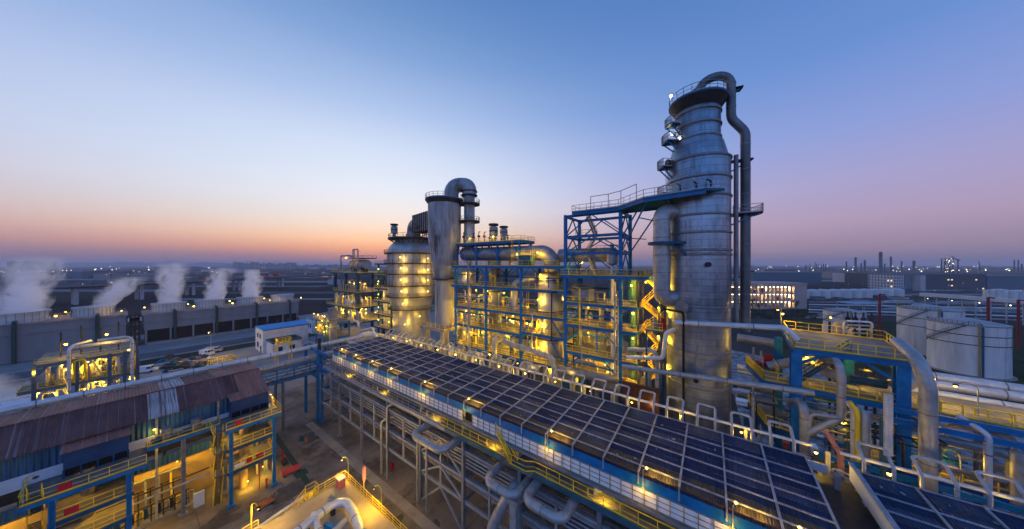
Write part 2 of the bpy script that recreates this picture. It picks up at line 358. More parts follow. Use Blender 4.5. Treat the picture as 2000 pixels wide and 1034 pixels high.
sheet('gravel_ground', [(6, 63), (40, 63), (60, 130), (4, 150)], GRAVEL, .011)
sheet('pipe_corridor_ground', [(30, 20), (220, 20), (220, 100), (40, 62)], CONC, .007)
sheet('grass_ground', [(20, 150), (160, 110), (230, 330), (40, 260)], GRASS, .008)
for px0, px1, y0, y1, m in ((60, 330, 566, 570, GRAVEL), (300, 620, 558, 561, GRAVEL), (-60, 200, 573, 579, GRASS), (330, 660, 549, 552, PALEROAD), (-20, 420, 545, 547.5, PALEROAD), (200, 600, 541, 543, GRAVEL), (420, 660, 570, 574, ROAD), (300, 640, 583, 586, PALEROAD), (-80, 260, 586, 590, GRASS),
                       (1440, 2060, 566, 569, PALEROAD), (1590, 2060, 574, 577, GRAVEL), (1600, 2060, 588, 592, PALEROAD), (1450, 2060, 547, 550, PALEROAD), (1700, 2080, 600, 607, GRAVEL), (1560, 1620, 612, 622, PALEROAD)):
    q = [SZ(px0, y1, 0), SZ(px1, y1, 0), SZ(px1+30, y0, 0), SZ(px0+40, y0, 0)]; sheet('road' if m in (ROAD, PALEROAD) else 'field', q, m, .013+.0004*(len(bpy.data.objects) % 9))
water = MB(); a, b_, c_, d_ = SZ(460, 541, 0), SZ(655, 541.5, 0), SZ(655, 537.5, 0), SZ(520, 537.5, 0)
water.face([(p.x, p.y, .03) for p in (a, b_, c_, d_)])
WATER = mat('pale water', (.02, .025, .03), .08, 0, .1); struct(water, 'water', WATER)
water = MB(); water.face([(p.x, p.y, .03) for p in (SZ(560, 534.2, 0), SZ(660, 534.2, 0), SZ(660, 532.4, 0), SZ(600, 532.4, 0))]); struct(water, 'water', WATER)
# ---------------------------------------------------------------- far facades
def facade(name, wall, win, bw=3.2, bh=3.3, lit=.0, mort=1.0):
    m = bpy.data.materials.new(name); m.use_nodes = True; nt = m.node_tree; N = nt.nodes; L = nt.links; b = N['Principled BSDF']
    uv = N.new('ShaderNodeUVMap'); t = N.new('ShaderNodeTexBrick'); L.new(uv.outputs[0], t.inputs[0])
    t.offset = 0; t.inputs['Scale'].default_value = 1; t.inputs['Brick Width'].default_value = bw; t.inputs['Row Height'].default_value = bh
    t.inputs['Mortar Size'].default_value = mort*.5; t.inputs['Mortar Smooth'].default_value = 0
    t.inputs['Color1'].default_value = (0, 0, 0, 1); t.inputs['Color2'].default_value = (1, 1, 1, 1); t.inputs['Mortar'].default_value = (0, 0, 0, 1)
    mx = N.new('ShaderNodeMix'); mx.data_type = 'RGBA'; L.new(t.outputs['Fac'], mx.inputs[0]); mx.inputs[6].default_value = (*win, 1); mx.inputs[7].default_value = (*wall, 1)
    L.new(mx.outputs[2], b.inputs['Base Color']); b.inputs['Roughness'].default_value = .6
    if lit:
        gt = N.new('ShaderNodeMath'); gt.operation = 'GREATER_THAN'; gt.inputs[1].default_value = 1-lit; L.new(t.outputs['Color'], gt.inputs[0])
        ml = N.new('ShaderNodeMath'); ml.operation = 'MULTIPLY'; ml.inputs[1].default_value = 1.1; L.new(gt.outputs[0], ml.inputs[0])
        L.new(ml.outputs[0], b.inputs['Emission Strength']); b.inputs['Emission Color'].default_value = (1, .74, .4, 1)
    MATS[name] = m; return m
F_BLUE = facade('blue works facade', (.045, .10, .145), (.012, .02, .03), 7, 5, 0, 5.0)
F_WHITE = facade('white office facade', (.42, .42, .45), (.04, .05, .06), 3.4, 4, .06, 1.7)
F_DARK = facade('dark works facade', (.035, .05, .068), (.02, .03, .045), 5, 4.2, .07, 2.4)
F_FAR = facade('far tower block', (.12, .125, .15), (.05, .055, .07), 6, 6, .03, 2.6)
F_CREAM = facade('cream low facade', (.26, .235, .215), (.04, .045, .05), 4, 4, .04, 2.2)
def fbox(px0, px1, yt, yb, thick, top=None):
    """a block standing on the ground whose near wall spans two bearings; returns its corners"""
    d = H*542/(yb-517); p0 = _p(px0, yb, d); p1 = _p(px1, yb, d); p0.z = p1.z = 0
    u = (p1-p0).normalized(); n = V((-u.y, u.x, 0)); h = (yb-yt)*d/542
    return p0, p1, n*thick, h, u
def fblock(mb, p0, p1, nv, h, z0=0):
    c = [p0, p1, p1+nv, p0+nv]
    for i in range(4):
        a, b = c[i], c[(i+1) % 4]; L_ = (b-a).length
        mb.face([(a.x, a.y, z0), (b.x, b.y, z0), (b.x, b.y, z0+h), (a.x, a.y, z0+h)], False, [(.6, .6), (L_+.6, .6), (L_+.6, h+.6), (.6, h+.6)])
    mb.face([(p.x, p.y, z0+h) for p in c])
def building(px0, px1, yt, yb, thick, m, roofm, label, cat='building', name='building', group=None, parapet=True):
    p0, p1, nv, h, u = fbox(px0, px1, yt, yb, thick); t = thing(name, label, cat, p0, group)
    w = MB(); fblock(w, p0, p1, nv, h); w.out('wall', m, t)
    r = MB(); e = u*.6; nn = nv.normalized()*.6
    fblock(r, p0-e-nn, p1+e-nn, nv+nn*2, .9, h+.02); r.out('roof', roofm, t)
    return t, p0, p1, nv, h, u
# ---- far right
for a in ((1470, 1605, 533, 555, 60, F_BLUE, FARB, 'long blue works hall with a row of dark windows behind the lit building'),
          (1487, 1501, 532, 552, 25, FARW, FARB, 'small white block at the left end of the blue works hall'),
          (1637, 1660, 531.5, 545, 40, F_CREAM, FARB, 'tan low block beyond the row of white tanks'),
          (1678, 1703, 534, 553, 45, FARW, FARB, 'pale pink windowless block right of the tan block'),
          (1704, 1719, 535, 553, 60, FARD, FARD, 'dark block joined to the pale pink windowless block'),
          (1720, 1749, 536, 564, 45, F_DARK, FARD, 'dark office block left of the white windowed office'),
          (1751, 1766, 537, 568, 30, F_WHITE, FARB, 'white office block with four rows of windows'),
          (1767, 1781, 537, 568, 40, FARB, FARB, 'plain grey block right of the white windowed office'),
          (1783, 1797, 538, 568, 40, F_CREAM, FARB, 'cream block between the grey block and the bright white wall'),
          (1798, 1808, 538, 569, 30, FARW, FARB, 'narrow bright white block beside the cream block'),
          (1809, 1925, 537, 566, 80, F_DARK, FARD, 'long dark works building with scattered lit windows'),
          (1928, 2030, 540, 566, 90, F_BLUE, FARB, 'blue grey works hall at the right edge with a white framed bay'),
          (1450, 1468, 529, 548, 40, FARB, FARB, 'small grey shed just right of the tall pipe behind the tower'),
          (1525, 1553, 527, 537, 60, FARD, FARD, 'dark plant house above the roof of the blue works hall')):
    building(*a)
fr = MB(); p0, p1, nv, h, u = fbox(1930, 1978, 547, 565, 4)
for a, b in ((p0+V((0, 0, 3)), p1+V((0, 0, 3))), (p0+V((0, 0, h)), p1+V((0, 0, h))), (p0+V((0, 0, 0)), p0+V((0, 0, h))), (p1, p1+V((0, 0, h)))): fr.bar(a-nv, b-nv, 1.4)
tag(fr.out('white_portal', FARW), 'white portal frame standing before the blue grey hall at right', 'frame')
# the lit building: bays of glowing rooms behind a pale pink frame
def lit_building():
    p0, p1, nv, h, u = fbox(1440, 1576, 556, 604, 24)
    t = thing('lit_building', 'pale pink three storey building with brightly lit open bays right of the tower', 'building', p0)
    n = nv.normalized(); Lf = (p1-p0).length; w = MB(); k = 15; fl = 3
    back = MB(); fblock(back, p0+n*9, p1+n*9, nv-n*9, h-.2); back.out('main_block', PINKW, t)
    for i in range(k+1):
        a = p0+u*(Lf-9)*i/k; w.bar(a+n*.5, a+n*.5+V((0, 0, h-.6)), 1.1)
    for j in range(fl+1):
        z = V((0, 0, (h-1.5)*j/fl+.4)); w.bar(p0+z+n*.45, p1+z+n*.45, 1.0, 1.4)
    a = p1-u*8.5; fblock(w, a, p1, n*9, h-.4); w.out('frame', PINKW, t)
    r = MB(); fblock(r, p0-n*.6, p1-n*.6, nv+n*1.2, 1.3, h-.15); r.out('roof', PINKW, t)
    for j in range(fl):
        s = MB(); z = (h-1.5)*j/fl; s.face([tuple(x) for x in (p0+n*1+V((0, 0, z+.2)), p1+n*1+V((0, 0, z+.2)), p1+n*9+V((0, 0, z+.2)), p0+n*9+V((0, 0, z+.2)))]); s.out('floor_slab', CONC, t)
        for i in range(k):
            c = p0+u*((Lf-9)*(i+.5)/k)+n*5+V((0, 0, z+(h-1.5)/fl-1.0))
            if random.random() < .86:
                b = MB(); b.bar(c-u*2.2, c+u*2.2, .5, .3); b.out('ceiling_lamp', LAMPW, t)
            if random.random() < .7:
                b = MB(); c2 = p0+u*((Lf-9)*(i+random.uniform(.2, .8))/k)+n*random.uniform(3, 7)+V((0, 0, z+.4)); b.bar(c2, c2+V((0, 0, random.uniform(1.5, 4.5))), random.uniform(1.2, 3.5)); b.out('machine', random.choice((DUCT, GREY, ORANGE)), t)
        for i in (2, 7, 12): light(p0+u*Lf*(i+.5)/k+n*5+V((0, 0, z+(h-1.5)/fl*.6)), 2600 if j else 1900, (1, .66, .25), 1.0, t)
    p0, p1, nv, h, u = fbox(1440, 1522, 541, 592, 30)
    q0 = p0+nv*1.2; q1 = p1+nv*1.2; w = MB(); fblock(w, q0, q1, nv*.6, h); w.out('wing', PINKW, t)
    for i in range(4):
        c = q0+u*(q1-q0).length*(i*.2+.25); b = MB(); b.bar(c+V((0, 0, h-8))-u*3-nv.normalized()*.1, c+V((0, 0, h-8))+u*3-nv.normalized()*.1, .4, 2.6); b.out('window', GLASS, t)
lit_building()
# row of white tanks
for i in range(10):
    px = 1568+i*20.5; p = SZ(px, 583-i*.25, 0); r = 4.7
    t = MB(); t.lathe(p.x, p.y, [(r, 0), (r, 8.6), (r*.6, 9.4), (.1, 9.7)], 20)
    tag(t.out('storage_tank', FANW), ORD[i+1]+' from the left in the row of white tanks behind the lit building', 'tank', 'row of white tanks')
for i, (px, yb, yt) in enumerate(((1934, 577, 567), (1953, 578, 565.5), (1973, 578, 568.5), (1990, 578, 567.5))):
    p = SZ(px, yb+8, 0); r = 4.2; t = MB(); d = H*542/(yb+8-517); t.lathe(p.x, p.y, [(r, 0), (r, H-(yt-517)*d/542), (.1, H-(yt-517)*d/542+.6)], 18)
    tag(t.out('storage_tank', TANKW), ORD[i+1]+' from the left of four small white tanks behind the white conveyor', 'tank', 'four small white tanks')
# domed tanks
for px, yc, w, yb, lab in ((1739, 589, 26, 597, 'silver domed tank far behind, beside the left red post'), (1795, 596, 32, 606, 'silver domed tank behind the middle pale storage tank'), (1897, 604, 42, 620, 'silver domed tank behind the front storage tank')):
    d = H*542/(yb-517); p = _p(px, yc, d); r = w/2*d/542*.55
    t = thing('domed_tank', lab, 'tank', (p.x, p.y, 0)); b = MB(); b.lathe(p.x, p.y, [(r, 0), (r, p.z-r*.28)], 26); b.out('wall', FARD, t)
    b = MB(); b.lathe(p.x, p.y, [(r*1.02, p.z-r*.3), (r*.99, p.z-r*.12), (r*.85, p.z+r*.12), (r*.55, p.z+r*.3), (r*.2, p.z+r*.39), (.02, p.z+r*.4)], 26); b.out('dome', CLAD, t)
for px, yt, yb, lab in ((1718, 575, 612, 'slim red post by the silver dome at the left'), (1930, 581, 618, 'slim red post between the two right hand domes and the edge'), (1989, 586, 629, 'slim red post nearest the right edge')):
    d = 118; p = _p(px, yb, d); b = MB(); b.hcol(p.x, p.y, 0, _p(px, yt, d).z, .6, .15); b.bar((p.x, p.y, _p(px, yt, d).z), (p.x+1.5, p.y, _p(px, yt, d).z-.3), .5)
    tag(b.out('steel_post', DRED), lab, 'post')
# white conveyor / pipe gallery
b = MB(); a, c = SZ(1800, 575, 14), SZ(2060, 594, 14); t = thing('pipe_gallery', 'long white covered gallery crossing behind the storage tanks', 'gallery', a)
b.bar(a, c, 3.2, 2.4); b.out('gallery_box', FANW, t)
for i in range(9):
    p = a+(c-a)*(i+.3)/9; b = MB(); b.bar((p.x, p.y, 0), (p.x, p.y, 12.6), .5); b.out('leg', GALV, t)
    if i % 2 == 0: lamp(t, (p.x+.5, p.y-1.8, 11.2), 0, r=.3, m=LAMPW)
# blue canopy
a, c = SZ(1657, 593, 8), SZ(1713, 593, 8); n = V((FB*0-FA, FB, 0)); t = thing('canopy', 'pale blue flat canopy on thin posts left of the red post', 'canopy', (a.x, a.y, 0))
b = MB(); b.bar((a+c)/2-n*4, (a+c)/2+n*9, (c-a).length, .5); b.out('roof', mat('pale blue roof', (.12, .26, .42), .5), t)
for q in (a, c, a+n*7, c+n*7, (a+c)/2): b = MB(); b.bar((q.x, q.y, 0), (q.x, q.y, 7.7), .4); b.out('post', FARW, t)
# refinery skyline, right
cols = [(1574, 517.5, 2.4), (1582, 515, 1.6), (1592, 512, 1.6)] + [(1592+i*4.4+3, 515+(i % 3), 1.8) for i in range(5)] + \
       [(1653, 510, 3), (1671, 502.5, 5), (1682, 513.5, 3), (1689, 508, 4.5), (1720, 492, 7.5), (1728, 514.5, 3), (1740, 501, 4.5), (1761, 509.5, 3.4), (1785, 509, 6), (1981, 507.5, 3), (1989, 507.5, 3.2), (1995.5, 515.5, 4)]
for i, (px, yt, w) in enumerate(cols):
    d = 900; p = _p(px, 517, d); r = w/2*d/542/math.sqrt(1+((px-1000)/542)**2)**.9; zt = H+(517-yt)*d/542
    b = MB(); b.lathe(p.x, p.y, [(r*1.15, 0), (r*1.15, zt*.4), (r, zt*.42), (r, zt*.9), (r*1.2, zt*.9), (r*1.2, zt*.92), (r*.8, zt*.94), (r*.75, zt-1), (.1, zt)], 14)
    tag(b.out('refinery_column', FARD), ORD[i+1]+' from the left of the dark refinery columns on the right horizon', 'column', 'refinery columns on the right horizon')
def lattice_tower(px, yt, yb, d, w, lab):
    p = _p(px, 517, d); h = H+(517-yt)*d/542; t = thing('lit_tower_frame', lab, 'tower', (p.x, p.y, 0)); b = MB(); wd = w*d/542*.55
    for sx in (-1, 0, 1):
        for sy in (-1, 1): b.bar((p.x+sx*wd/2, p.y+sy*wd/2, 0), (p.x+sx*wd/2, p.y+sy*wd/2, h), 1.5)
    for k in range(8):
        z = h*(k+1)/8; b.box((p.x-wd/2, p.y-wd/2, z-.8), (p.x+wd/2, p.y+wd/2, z))
    b.out('frame', FARD, t)
    for k in range(26):
        q = V((p.x+random.uniform(-.6, .6)*wd, p.y-wd*.55, random.uniform(.3, .98)*h)); lamp(t, q, 0, r=random.uniform(.35, .7), m=LAMPW)
lattice_tower(1850, 505, 526, 700, 17, 'boxy lattice plant tower covered in white lights on the right horizon')
def crane(px, yt, d, jib, lab):
    p = _p(px, 517, d); h = H+(517-yt)*d/542; b = MB(); b.bar((p.x, p.y, 0), (p.x, p.y, h*.86), 1.6); b.bar((p.x, p.y, h*.8), (p.x+jib[0], p.y+jib[1], h), 1.2); b.bar((p.x, p.y, h*.8), (p.x-jib[0]*.3, p.y-jib[1]*.3, h*.82), 1.6)
    tag(b.out('crane', FARD), lab, 'crane')
crane(1871, 500, 700, (-14, -10), 'slim crane with raised jib right of the lit plant tower')
crane(1913, 510, 900, (-3, -2), 'thin mast crane between the lit tower and the right columns')
# scattered low works and lights, right
k = 0
for i in range(46):
    px = random.uniform(1455, 2060); yb = random.uniform(523, 532); w = random.uniform(5, 26); hh = random.uniform(1.5, 5)
    building(px, px+w, yb-hh-1, yb, random.uniform(30, 90), random.choice((FARD, FARB, F_DARK, FARB)), random.choice((FARD, FARB)), 'low dark works shed in the hazy industrial district at right', 'building', 'works_shed', 'low sheds in the hazy district at right')
for i in range(44):
    px = random.uniform(-10, 640); yb = random.uniform(523, 541); w = random.uniform(8, 34); hh = random.uniform(1.5, 5)
    building(px, px+w, yb-hh, yb, random.uniform(25, 70), random.choice((FARD, FARB, F_DARK, F_CREAM, FARW)), random.choice((FARD, FARB, FARW)), 'low dim works shed in the hazy belt beyond the viaduct at left', 'building', 'works_shed', 'low sheds in the hazy belt at left')
b = MB()
for i in range(110):
    px = random.uniform(1440, 2060); py = random.uniform(518.5, 534); p = SZ(px, py, 0) if py > 519.5 else _p(px, 519, 6000); p.z = random.uniform(4, 14); d = p.length; r = d*.0007*random.uniform(.5, 1.2)
    b.lathe(p.x, p.y, [(.01, p.z-r), (r, p.z), (.01, p.z+r)], 5)
for i in range(50):
    px = random.uniform(0, 620); py = random.uniform(519, 536); p = SZ(px, py+.8, 0); p.z = random.uniform(3, 10); d = p.length; r = d*.0006*random.uniform(.5, 1.15)
    b.lathe(p.x, p.y, [(.01, p.z-r), (r, p.z), (.01, p.z+r)], 5)
tag(b.out('distant_lights', LAMPW), 'scattered tiny white and amber lights of the distant districts', 'lights', kind='stuff')
# yard clutter between tanks and pipes, right middle
for i in range(30):
    px = random.uniform(1590, 2050); yb = random.uniform(556, 600); p0, p1, nv, h, u = fbox(px, px+random.uniform(5, 18), yb-random.uniform(2, 5), yb, random.uniform(4, 12))
    b = MB(); fblock(b, p0, p1, nv, h); t = random.choice((FARB, FARD, FARW, GALV, DBLUE))
    r = MB(); nn = nv.normalized()*.4
    o = tag(b.out('plant_hut', t), 'small plant hut in the tank yard beyond the storage tanks', 'hut', 'small huts in the tank yard')
    fblock(r, p0-nn-u*.4, p1-nn+u*.4, nv+nn*2, .35, h+.01); r.out('roof', FARD, o)
for i in range(16):
    px = 1600+i*28; p = SZ(px, random.uniform(560, 590), 0); streetlamp(p, 10, ORD[i+1]+' from the left of the slim yard lamps in the tank yard', 1, 0, 2, 'slim yard lamps in the tank yard', m=LAMPW)
# low pipe rack lines beyond the tanks
for i in range(5):
    a, c = SZ(1580, 590+i*5, 3), SZ(2050, 596+i*8, 3); b = MB(); b.tube([a, c], .5, 8); tag(b.out('pipe', PIPEW if i % 2 else DUCT), ORD[i+1]+' from the back of the low pipes crossing the tank yard', 'pipe', 'low pipes crossing the tank yard')
# ---------------------------------------------------------------- far left
for i, (px0, px1, yt) in enumerate(((14, 38, 511.5), (42, 49, 512), (52, 60, 512), (62, 84, 512))):
    p0, p1, nv, h, u = fbox(px0, px1, yt, 526, 60); b = MB(); fblock(b, p0, p1, nv, h)
    r = MB(); fblock(r, p0+u*3+nv*.2, p0+u*9+nv*.2, nv*.4, 6, h+.02)
    t = thing('tower_block', ORD[i+1]+' from the left of the pale tower blocks on the left horizon', 'building', p0, 'tower blocks on the left horizon'); b.out('wall', F_FAR, t); r.out('roof_house', FARB, t)
xs = 455; i = 0
while xs < 690:
    w = random.uniform(4, 13); yt = random.uniform(512.5, 518) if xs < 570 else random.uniform(517, 519.5); p0, p1, nv, h, u = fbox(xs, xs+w, yt, 524.5, 60); i += 1
    t = thing('tower_block', ORD[i]+' from the left in the dark row of tower blocks under the sunset', 'building', p0, 'tower blocks under the sunset')
    b = MB(); fblock(b, p0, p1, nv, h); b.out('wall', F_FAR, t); r = MB(); fblock(r, p0+u*3+nv*.2, p0+u*8+nv*.2, nv*.4, 6, h+.02); r.out('roof_house', FARB, t)
    xs += w+random.uniform(.5, 4)
for i, (px, yt) in enumerate(((482, 508), (500, 510), (526, 510.5), (548, 511))): crane(px, yt, 2400, (60*(-1)**i, 40*(-1)**i), ORD[i+1]+' from the left of the thin site cranes over the sunset skyline')
hl = MB(); row0 = []; row1 = []
for i in range(60):
    az = i/59; px = 90+az*330; d = 5200; p = _p(px, 517, d); z = 60+26*math.sin(az*3.1)+10*math.sin(az*23)+6*math.sin(az*61); row0.append((p.x, p.y, -5)); row1.append((p.x-200, p.y+200, z))
row2 = [(x-900, y+900, -5) for x, y, z in row1]; hl.grid([row0, row1, row2]); struct(hl, 'hills', FARD)
# low cream and blue buildings and tree masses before the skyline
for a in ((182, 215, 536, 548.5, 30, F_CREAM, FARB, 'cream low building with a stepped front left of the fan plumes'), (219, 250, 538, 548.5, 40, F_CREAM, FARB, 'long cream low building just left of the tall steam plume'),
          (252, 290, 538.5, 548.5, 40, F_CREAM, FARB, 'cream low building behind the tall steam plume'), (-20, 26, 539, 552, 40, F_CREAM, FARB, 'cream low building at the left edge beyond the highway'),
          (120, 160, 531, 545, 50, F_BLUE, DBLUE, 'blue roofed works hall in the trees at left'), (395, 470, 527, 533, 90, FARW, FARW, 'long pale flat roofed hall behind the fourth steam plume'),
          (300, 360, 522, 529, 90, FARD, FARD, 'long low dark hall beyond the highway trees'), (640, 660, 548, 556, 14, FARW, FARW, 'small white hut in the field left of the process structure')):
    building(*a)
tr = MB()
def clump(mb, c, rx, ry, rz, n, s):
    for _ in range(n):
        while True:
            q = V((random.uniform(-1, 1), random.uniform(-1, 1), random.uniform(-1, 1)))
            if q.length < 1: break
        p = V((c[0]+q.x*rx, c[1]+q.y*ry, c[2]+q.z*rz)); a = V((random.uniform(-1, 1), random.uniform(-1, 1), random.uniform(-1, 1))).normalized()*s*random.uniform(.6, 1.3); b = a.cross(V((random.uniform(-1, 1), random.uniform(-1, 1), random.uniform(-1, 1)))).normalized()*s*random.uniform(.5, 1)
        mb.face([p-a, p+b, p+a, p-b])
for i in range(150):
    px = random.uniform(-10, 460); py = random.uniform(525, 547); p = SZ(px, py, 0); h = random.uniform(5, 11); clump(tr, (p.x, p.y, h*.5), h*random.uniform(.6, 1.6), h, h*.6, 60, h*.16)
for i in range(60):
    px = random.uniform(560, 700); py = random.uniform(525, 533); p = SZ(px, py, 0); h = random.uniform(6, 12); clump(tr, (p.x, p.y, h*.5), h*2, h, h*.6, 60, h*.16)
for i in range(90):
    px = random.uniform(1445, 1600); py = random.uniform(606, 624); p = SZ(px, py, 0); h = random.uniform(1, 2.2); clump(tr, (p.x, p.y, h*.5), h*1.6, h*1.2, h*.6, 50, .35)
tag(tr.out('distant_trees', LEAF), 'dark leafy belts of far trees and scrub', 'trees', kind='stuff')
def bare_tree(p, h, lab):
    t = thing('bare_tree', lab, 'tree', p, 'bare trees before the lit building'); b = MB(); tw = MB()
    b.tube([p, p+V((.1, 0, h*.3)), p+V((0, .2, h*.62))], .18, 6); b.out('trunk', BARK, t)
    def br(a, d, l, k):
        e = a+d*l; tw.bar(a, e, .05+.05*k)
        if k: 
            for _ in range(3): br(a+(e-a)*random.uniform(.4, 1), (d+V((random.uniform(-.8, .8), random.uniform(-.8, .8), random.uniform(-.1, .6)))).normalized(), l*.62, k-1)
    for _ in range(7): br(p+V((0, 0, h*random.uniform(.25, .6))), V((random.uniform(-1, 1), random.uniform(-1, 1), random.uniform(.5, 1.3))).normalized(), h*.33, 3)
    tw.out('crown', BARK, t)
for i, px in enumerate((1447, 1458, 1470, 1483, 1555)): bare_tree(SZ(px, 607+i % 2*2, 0), random.uniform(7, 10), ORD[i+1]+' from the left of the leafless trees before the lit building')
# ---- highway viaduct
vd = [SZ(-160, 618, 0), SZ(0, 604, 0), SZ(145, 595, 0), SZ(272, 585, 0), SZ(370, 577, 0), SZ(460, 568, 0), SZ(545, 561, 0), SZ(640, 554.5, 0), SZ(760, 548, 0)]
ZV = 17.5
t = thing('viaduct', 'long grey highway viaduct on twin piers behind the cooling towers', 'bridge', vd[0])
def offs(pts, w):
    o = []
    for i, p in enumerate(pts):
        d = (pts[min(i+1, len(pts)-1)]-pts[max(i-1, 0)]); d.z = 0; d.normalize(); o.append(p+V((-d.y, d.x, 0))*w)
    return o
fine = []
for i in range(len(vd)-1):
    for j in range(8): fine.append(vd[i]+(vd[i+1]-vd[i])*j/8)
fine.append(vd[-1])
for _ in range(6): fine = [fine[0]]+[(fine[i-1]+fine[i]*2+fine[i+1])/4 for i in range(1, len(fine)-1)]+[fine[-1]]
L1, R1 = offs(fine, 11), offs(fine, -11); L2, R2 = offs(fine, 6), offs(fine, -6)
b = MB(); z = lambda P, h: [(p.x, p.y, h) for p in P]
b.grid([z(R1, ZV), z(L1, ZV)], False); b.out('carriageway', ROAD, t)
b = MB(); b.grid([z(L1, ZV-.02), z(L1, ZV-1.2), z(L2, ZV-3), z(R2, ZV-3), z(R1, ZV-1.2), z(R1, ZV-.02)], False); b.out('girder', CONC, t)
for P, nm in ((L1, 'parapet'), (R1, 'parapet')):
    b = MB()
    for i in range(len(P)-1): b.bar((P[i].x, P[i].y, ZV+.5), (P[i+1].x, P[i+1].y, ZV+.5), .3, 1.0)
    b.out(nm, FARB, t)
for p in vd[1:-1]:
    for s in (-4, 4):
        i = min(range(len(fine)), key=lambda k: (fine[k]-p).length); q = offs(fine, s)[i]; b = MB(); b.hcol(q.x, q.y, 0, ZV-3.05, 2.6, 1.2); b.box((q.x-1.2, q.y-1.3, 0), (q.x+1.2, q.y+1.3, ZV-3.1)); b.out('pier', FARW, t)
HEAD = mat('headlamp glow', (1, 1, 1), emit=((1, .8, .6), 14)); TAILL = mat('tail lamp glow', (1, .1, .1), emit=((1, .12, .06), 6))
def vehicle(i, f, side, kind, m, lab):
    k = int(f*(len(fine)-2)); a = offs(fine, side)[k]; c = offs(fine, side)[k+1]; d = (c-a).normalized(); n = V((-d.y, d.x, 0)); up = V((0, 0, 1)); o = V((a.x, a.y, ZV+.02))
    t = thing('truck' if kind == 'truck' else 'car', lab, kind, o, 'vehicles on the viaduct'); Lg = 12 if kind == 'truck' else 4.5; w = 2.5 if kind == 'truck' else 1.8
    b = MB()
    if kind == 'truck':
        b.bar(o+up*2.4, o+d*9+up*2.4, w, 2.9); b.out('cargo_box', m, t); b = MB(); b.bar(o+d*9.4+up*1.9, o+d*11.6+up*1.9, w*.95, 2.5); b.out('cab', FARW, t)
    else:
        b.bar(o+up*.65, o+d*Lg+up*.65, w, .8); b.bar(o+d*.9+up*1.25, o+d*3.2+up*1.25, w*.85, .55); b.out('body', m, t)
    for x in (.15*Lg, .82*Lg):
        for s in (-1, 1): b = MB(); c_ = o+d*x+n*s*w*.45+up*.45; b.tube([c_-n*.15, c_+n*.15], .45, 8); b.out('wheel', BLACK, t)
    b = MB(); hd = 1 if side > 0 else 0
    for s in (-1, 1): c_ = o+d*(Lg+.05 if hd else -.05)+n*s*w*.35+up*.8; b.bar(c_, c_+d*.1, .45, .35)
    b.out('headlight', HEAD if hd else TAILL, t)
vl = [(.30, 5, 'truck', FARB, 'grey box truck on the viaduct right of the left plume'), (.71, -5, 'truck', RED, 'long red truck on the viaduct beside the last plume'), (.745, -5, 'truck', RED, 'second red truck following on the viaduct beside the last plume')]
for i in range(14): vl.append((.1+i*.056, 6 if i % 2 else -6, 'car', (FARW, DARK, RED, GREY)[i % 4], ORD[i+1]+' car from the left along the viaduct'))
for i, a in enumerate(vl): vehicle(i, *a)
for i, f in enumerate((.14, .24, .33, .42, .50, .58)):
    p = offs(fine, 12)[int(f*(len(fine)-1))]; streetlamp((p.x, p.y, ZV-1), 11, ORD[i+1]+' from the left of the tall lamps along the viaduct', 0, 0, 2, 'tall lamps along the viaduct', m=LAMPE)
# ---------------------------------------------------------------- cooling towers
XC = -206.0
def cooling_block(y0, y1, z1, fans, label, louv):
    t = thing('cooling_tower', label, 'cooling tower', (XC, y0, 0)); w = MB(); D = 17
    w.box((XC-D, y0, 6.4 if louv else .2), (XC, y1, z1)); w.out('wall', COOLW, t)
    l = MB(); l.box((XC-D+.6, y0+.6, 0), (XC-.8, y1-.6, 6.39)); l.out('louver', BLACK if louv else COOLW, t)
    d = MB(); d.box((XC-D-.5, y0-.5, z1+.01), (XC+.5, y1+.5, z1+.5)); d.out('deck', mat('fan deck', (.30, .22, .19), .85, 0, .4, .5) if 'fan deck' not in MATS else MATS['fan deck'], t)
    b = MB(); b.box((XC, y0-.3, z1-3.6), (XC+.35, y1+.3, z1-3.2)); b.out('wall_band', GREY, t)
    if louv:
        for i in range(9):
            y = y0+.6+(y1-y0-1.2)*i/8; b = MB(); b.box((XC-.8, y-.3, 0), (XC+.05, y+.3, 6.38)); b.out('pillar', COOLW, t)
        b = MB(); b.box((XC-.6, y0+1, .1), (XC+3.2, y1-1, .9)); b.out('basin_kerb', CONC, t)
    b = MB(); b.rail([(XC+.3, y0, z1+.5), (XC+.3, y1, z1+.5)], 1.1, 3, .1); b.rail([(XC-D-.3, y0, z1+.5), (XC-D-.3, y1, z1+.5)], 1.1, 3, .1); b.out('railing', GALV, t)
    for k, (yc, r) in enumerate(fans):
        f = MB(); f.lathe(XC-D/2, yc, [(r*1.0, z1+.5), (r*.94, z1+1.8), (r*.93, z1+2.8), (r*1.02, z1+4.3), (r*.98, z1+4.3), (r*.9, z1+2.8), (r*.9, z1+.7)], 36)
        fs = f.out('fan_stack', FANW, t)
        b = MB()
        for j in range(30):
            a = 2*math.pi*j/30; b.bar((XC-D/2+r*1.0*math.cos(a), yc+r*1.0*math.sin(a), z1+.6), (XC-D/2+r*1.02*math.cos(a), yc+r*1.02*math.sin(a), z1+4.2), .12)
        b.out('stack_rib', GREY, fs)
        b = MB()
        for j in range(6): a = 1.05*j+.3; b.bar((XC-D/2, yc, z1+2.2), (XC-D/2+r*.86*math.cos(a), yc+r*.86*math.sin(a), z1+2.4), .8, .1)
        b.out('fan_blade', GREY, fs)
        p = MB(); yy = yc+r*.2; p.tube([(XC+1.0, yy, 0), (XC+1.0, yy, z1+1.2), (XC-3.5, yy, z1+1.2)], .5, 10, 1.2); p.out('riser_pipe', GREENP, t)
        for q in ((XC-1, yc+r+1.5), (XC-D+2, yc-r-1.6)): lamp(t, (q[0], q[1], z1+2.2), 500, (0, 0, .3), r=.3)
    return t
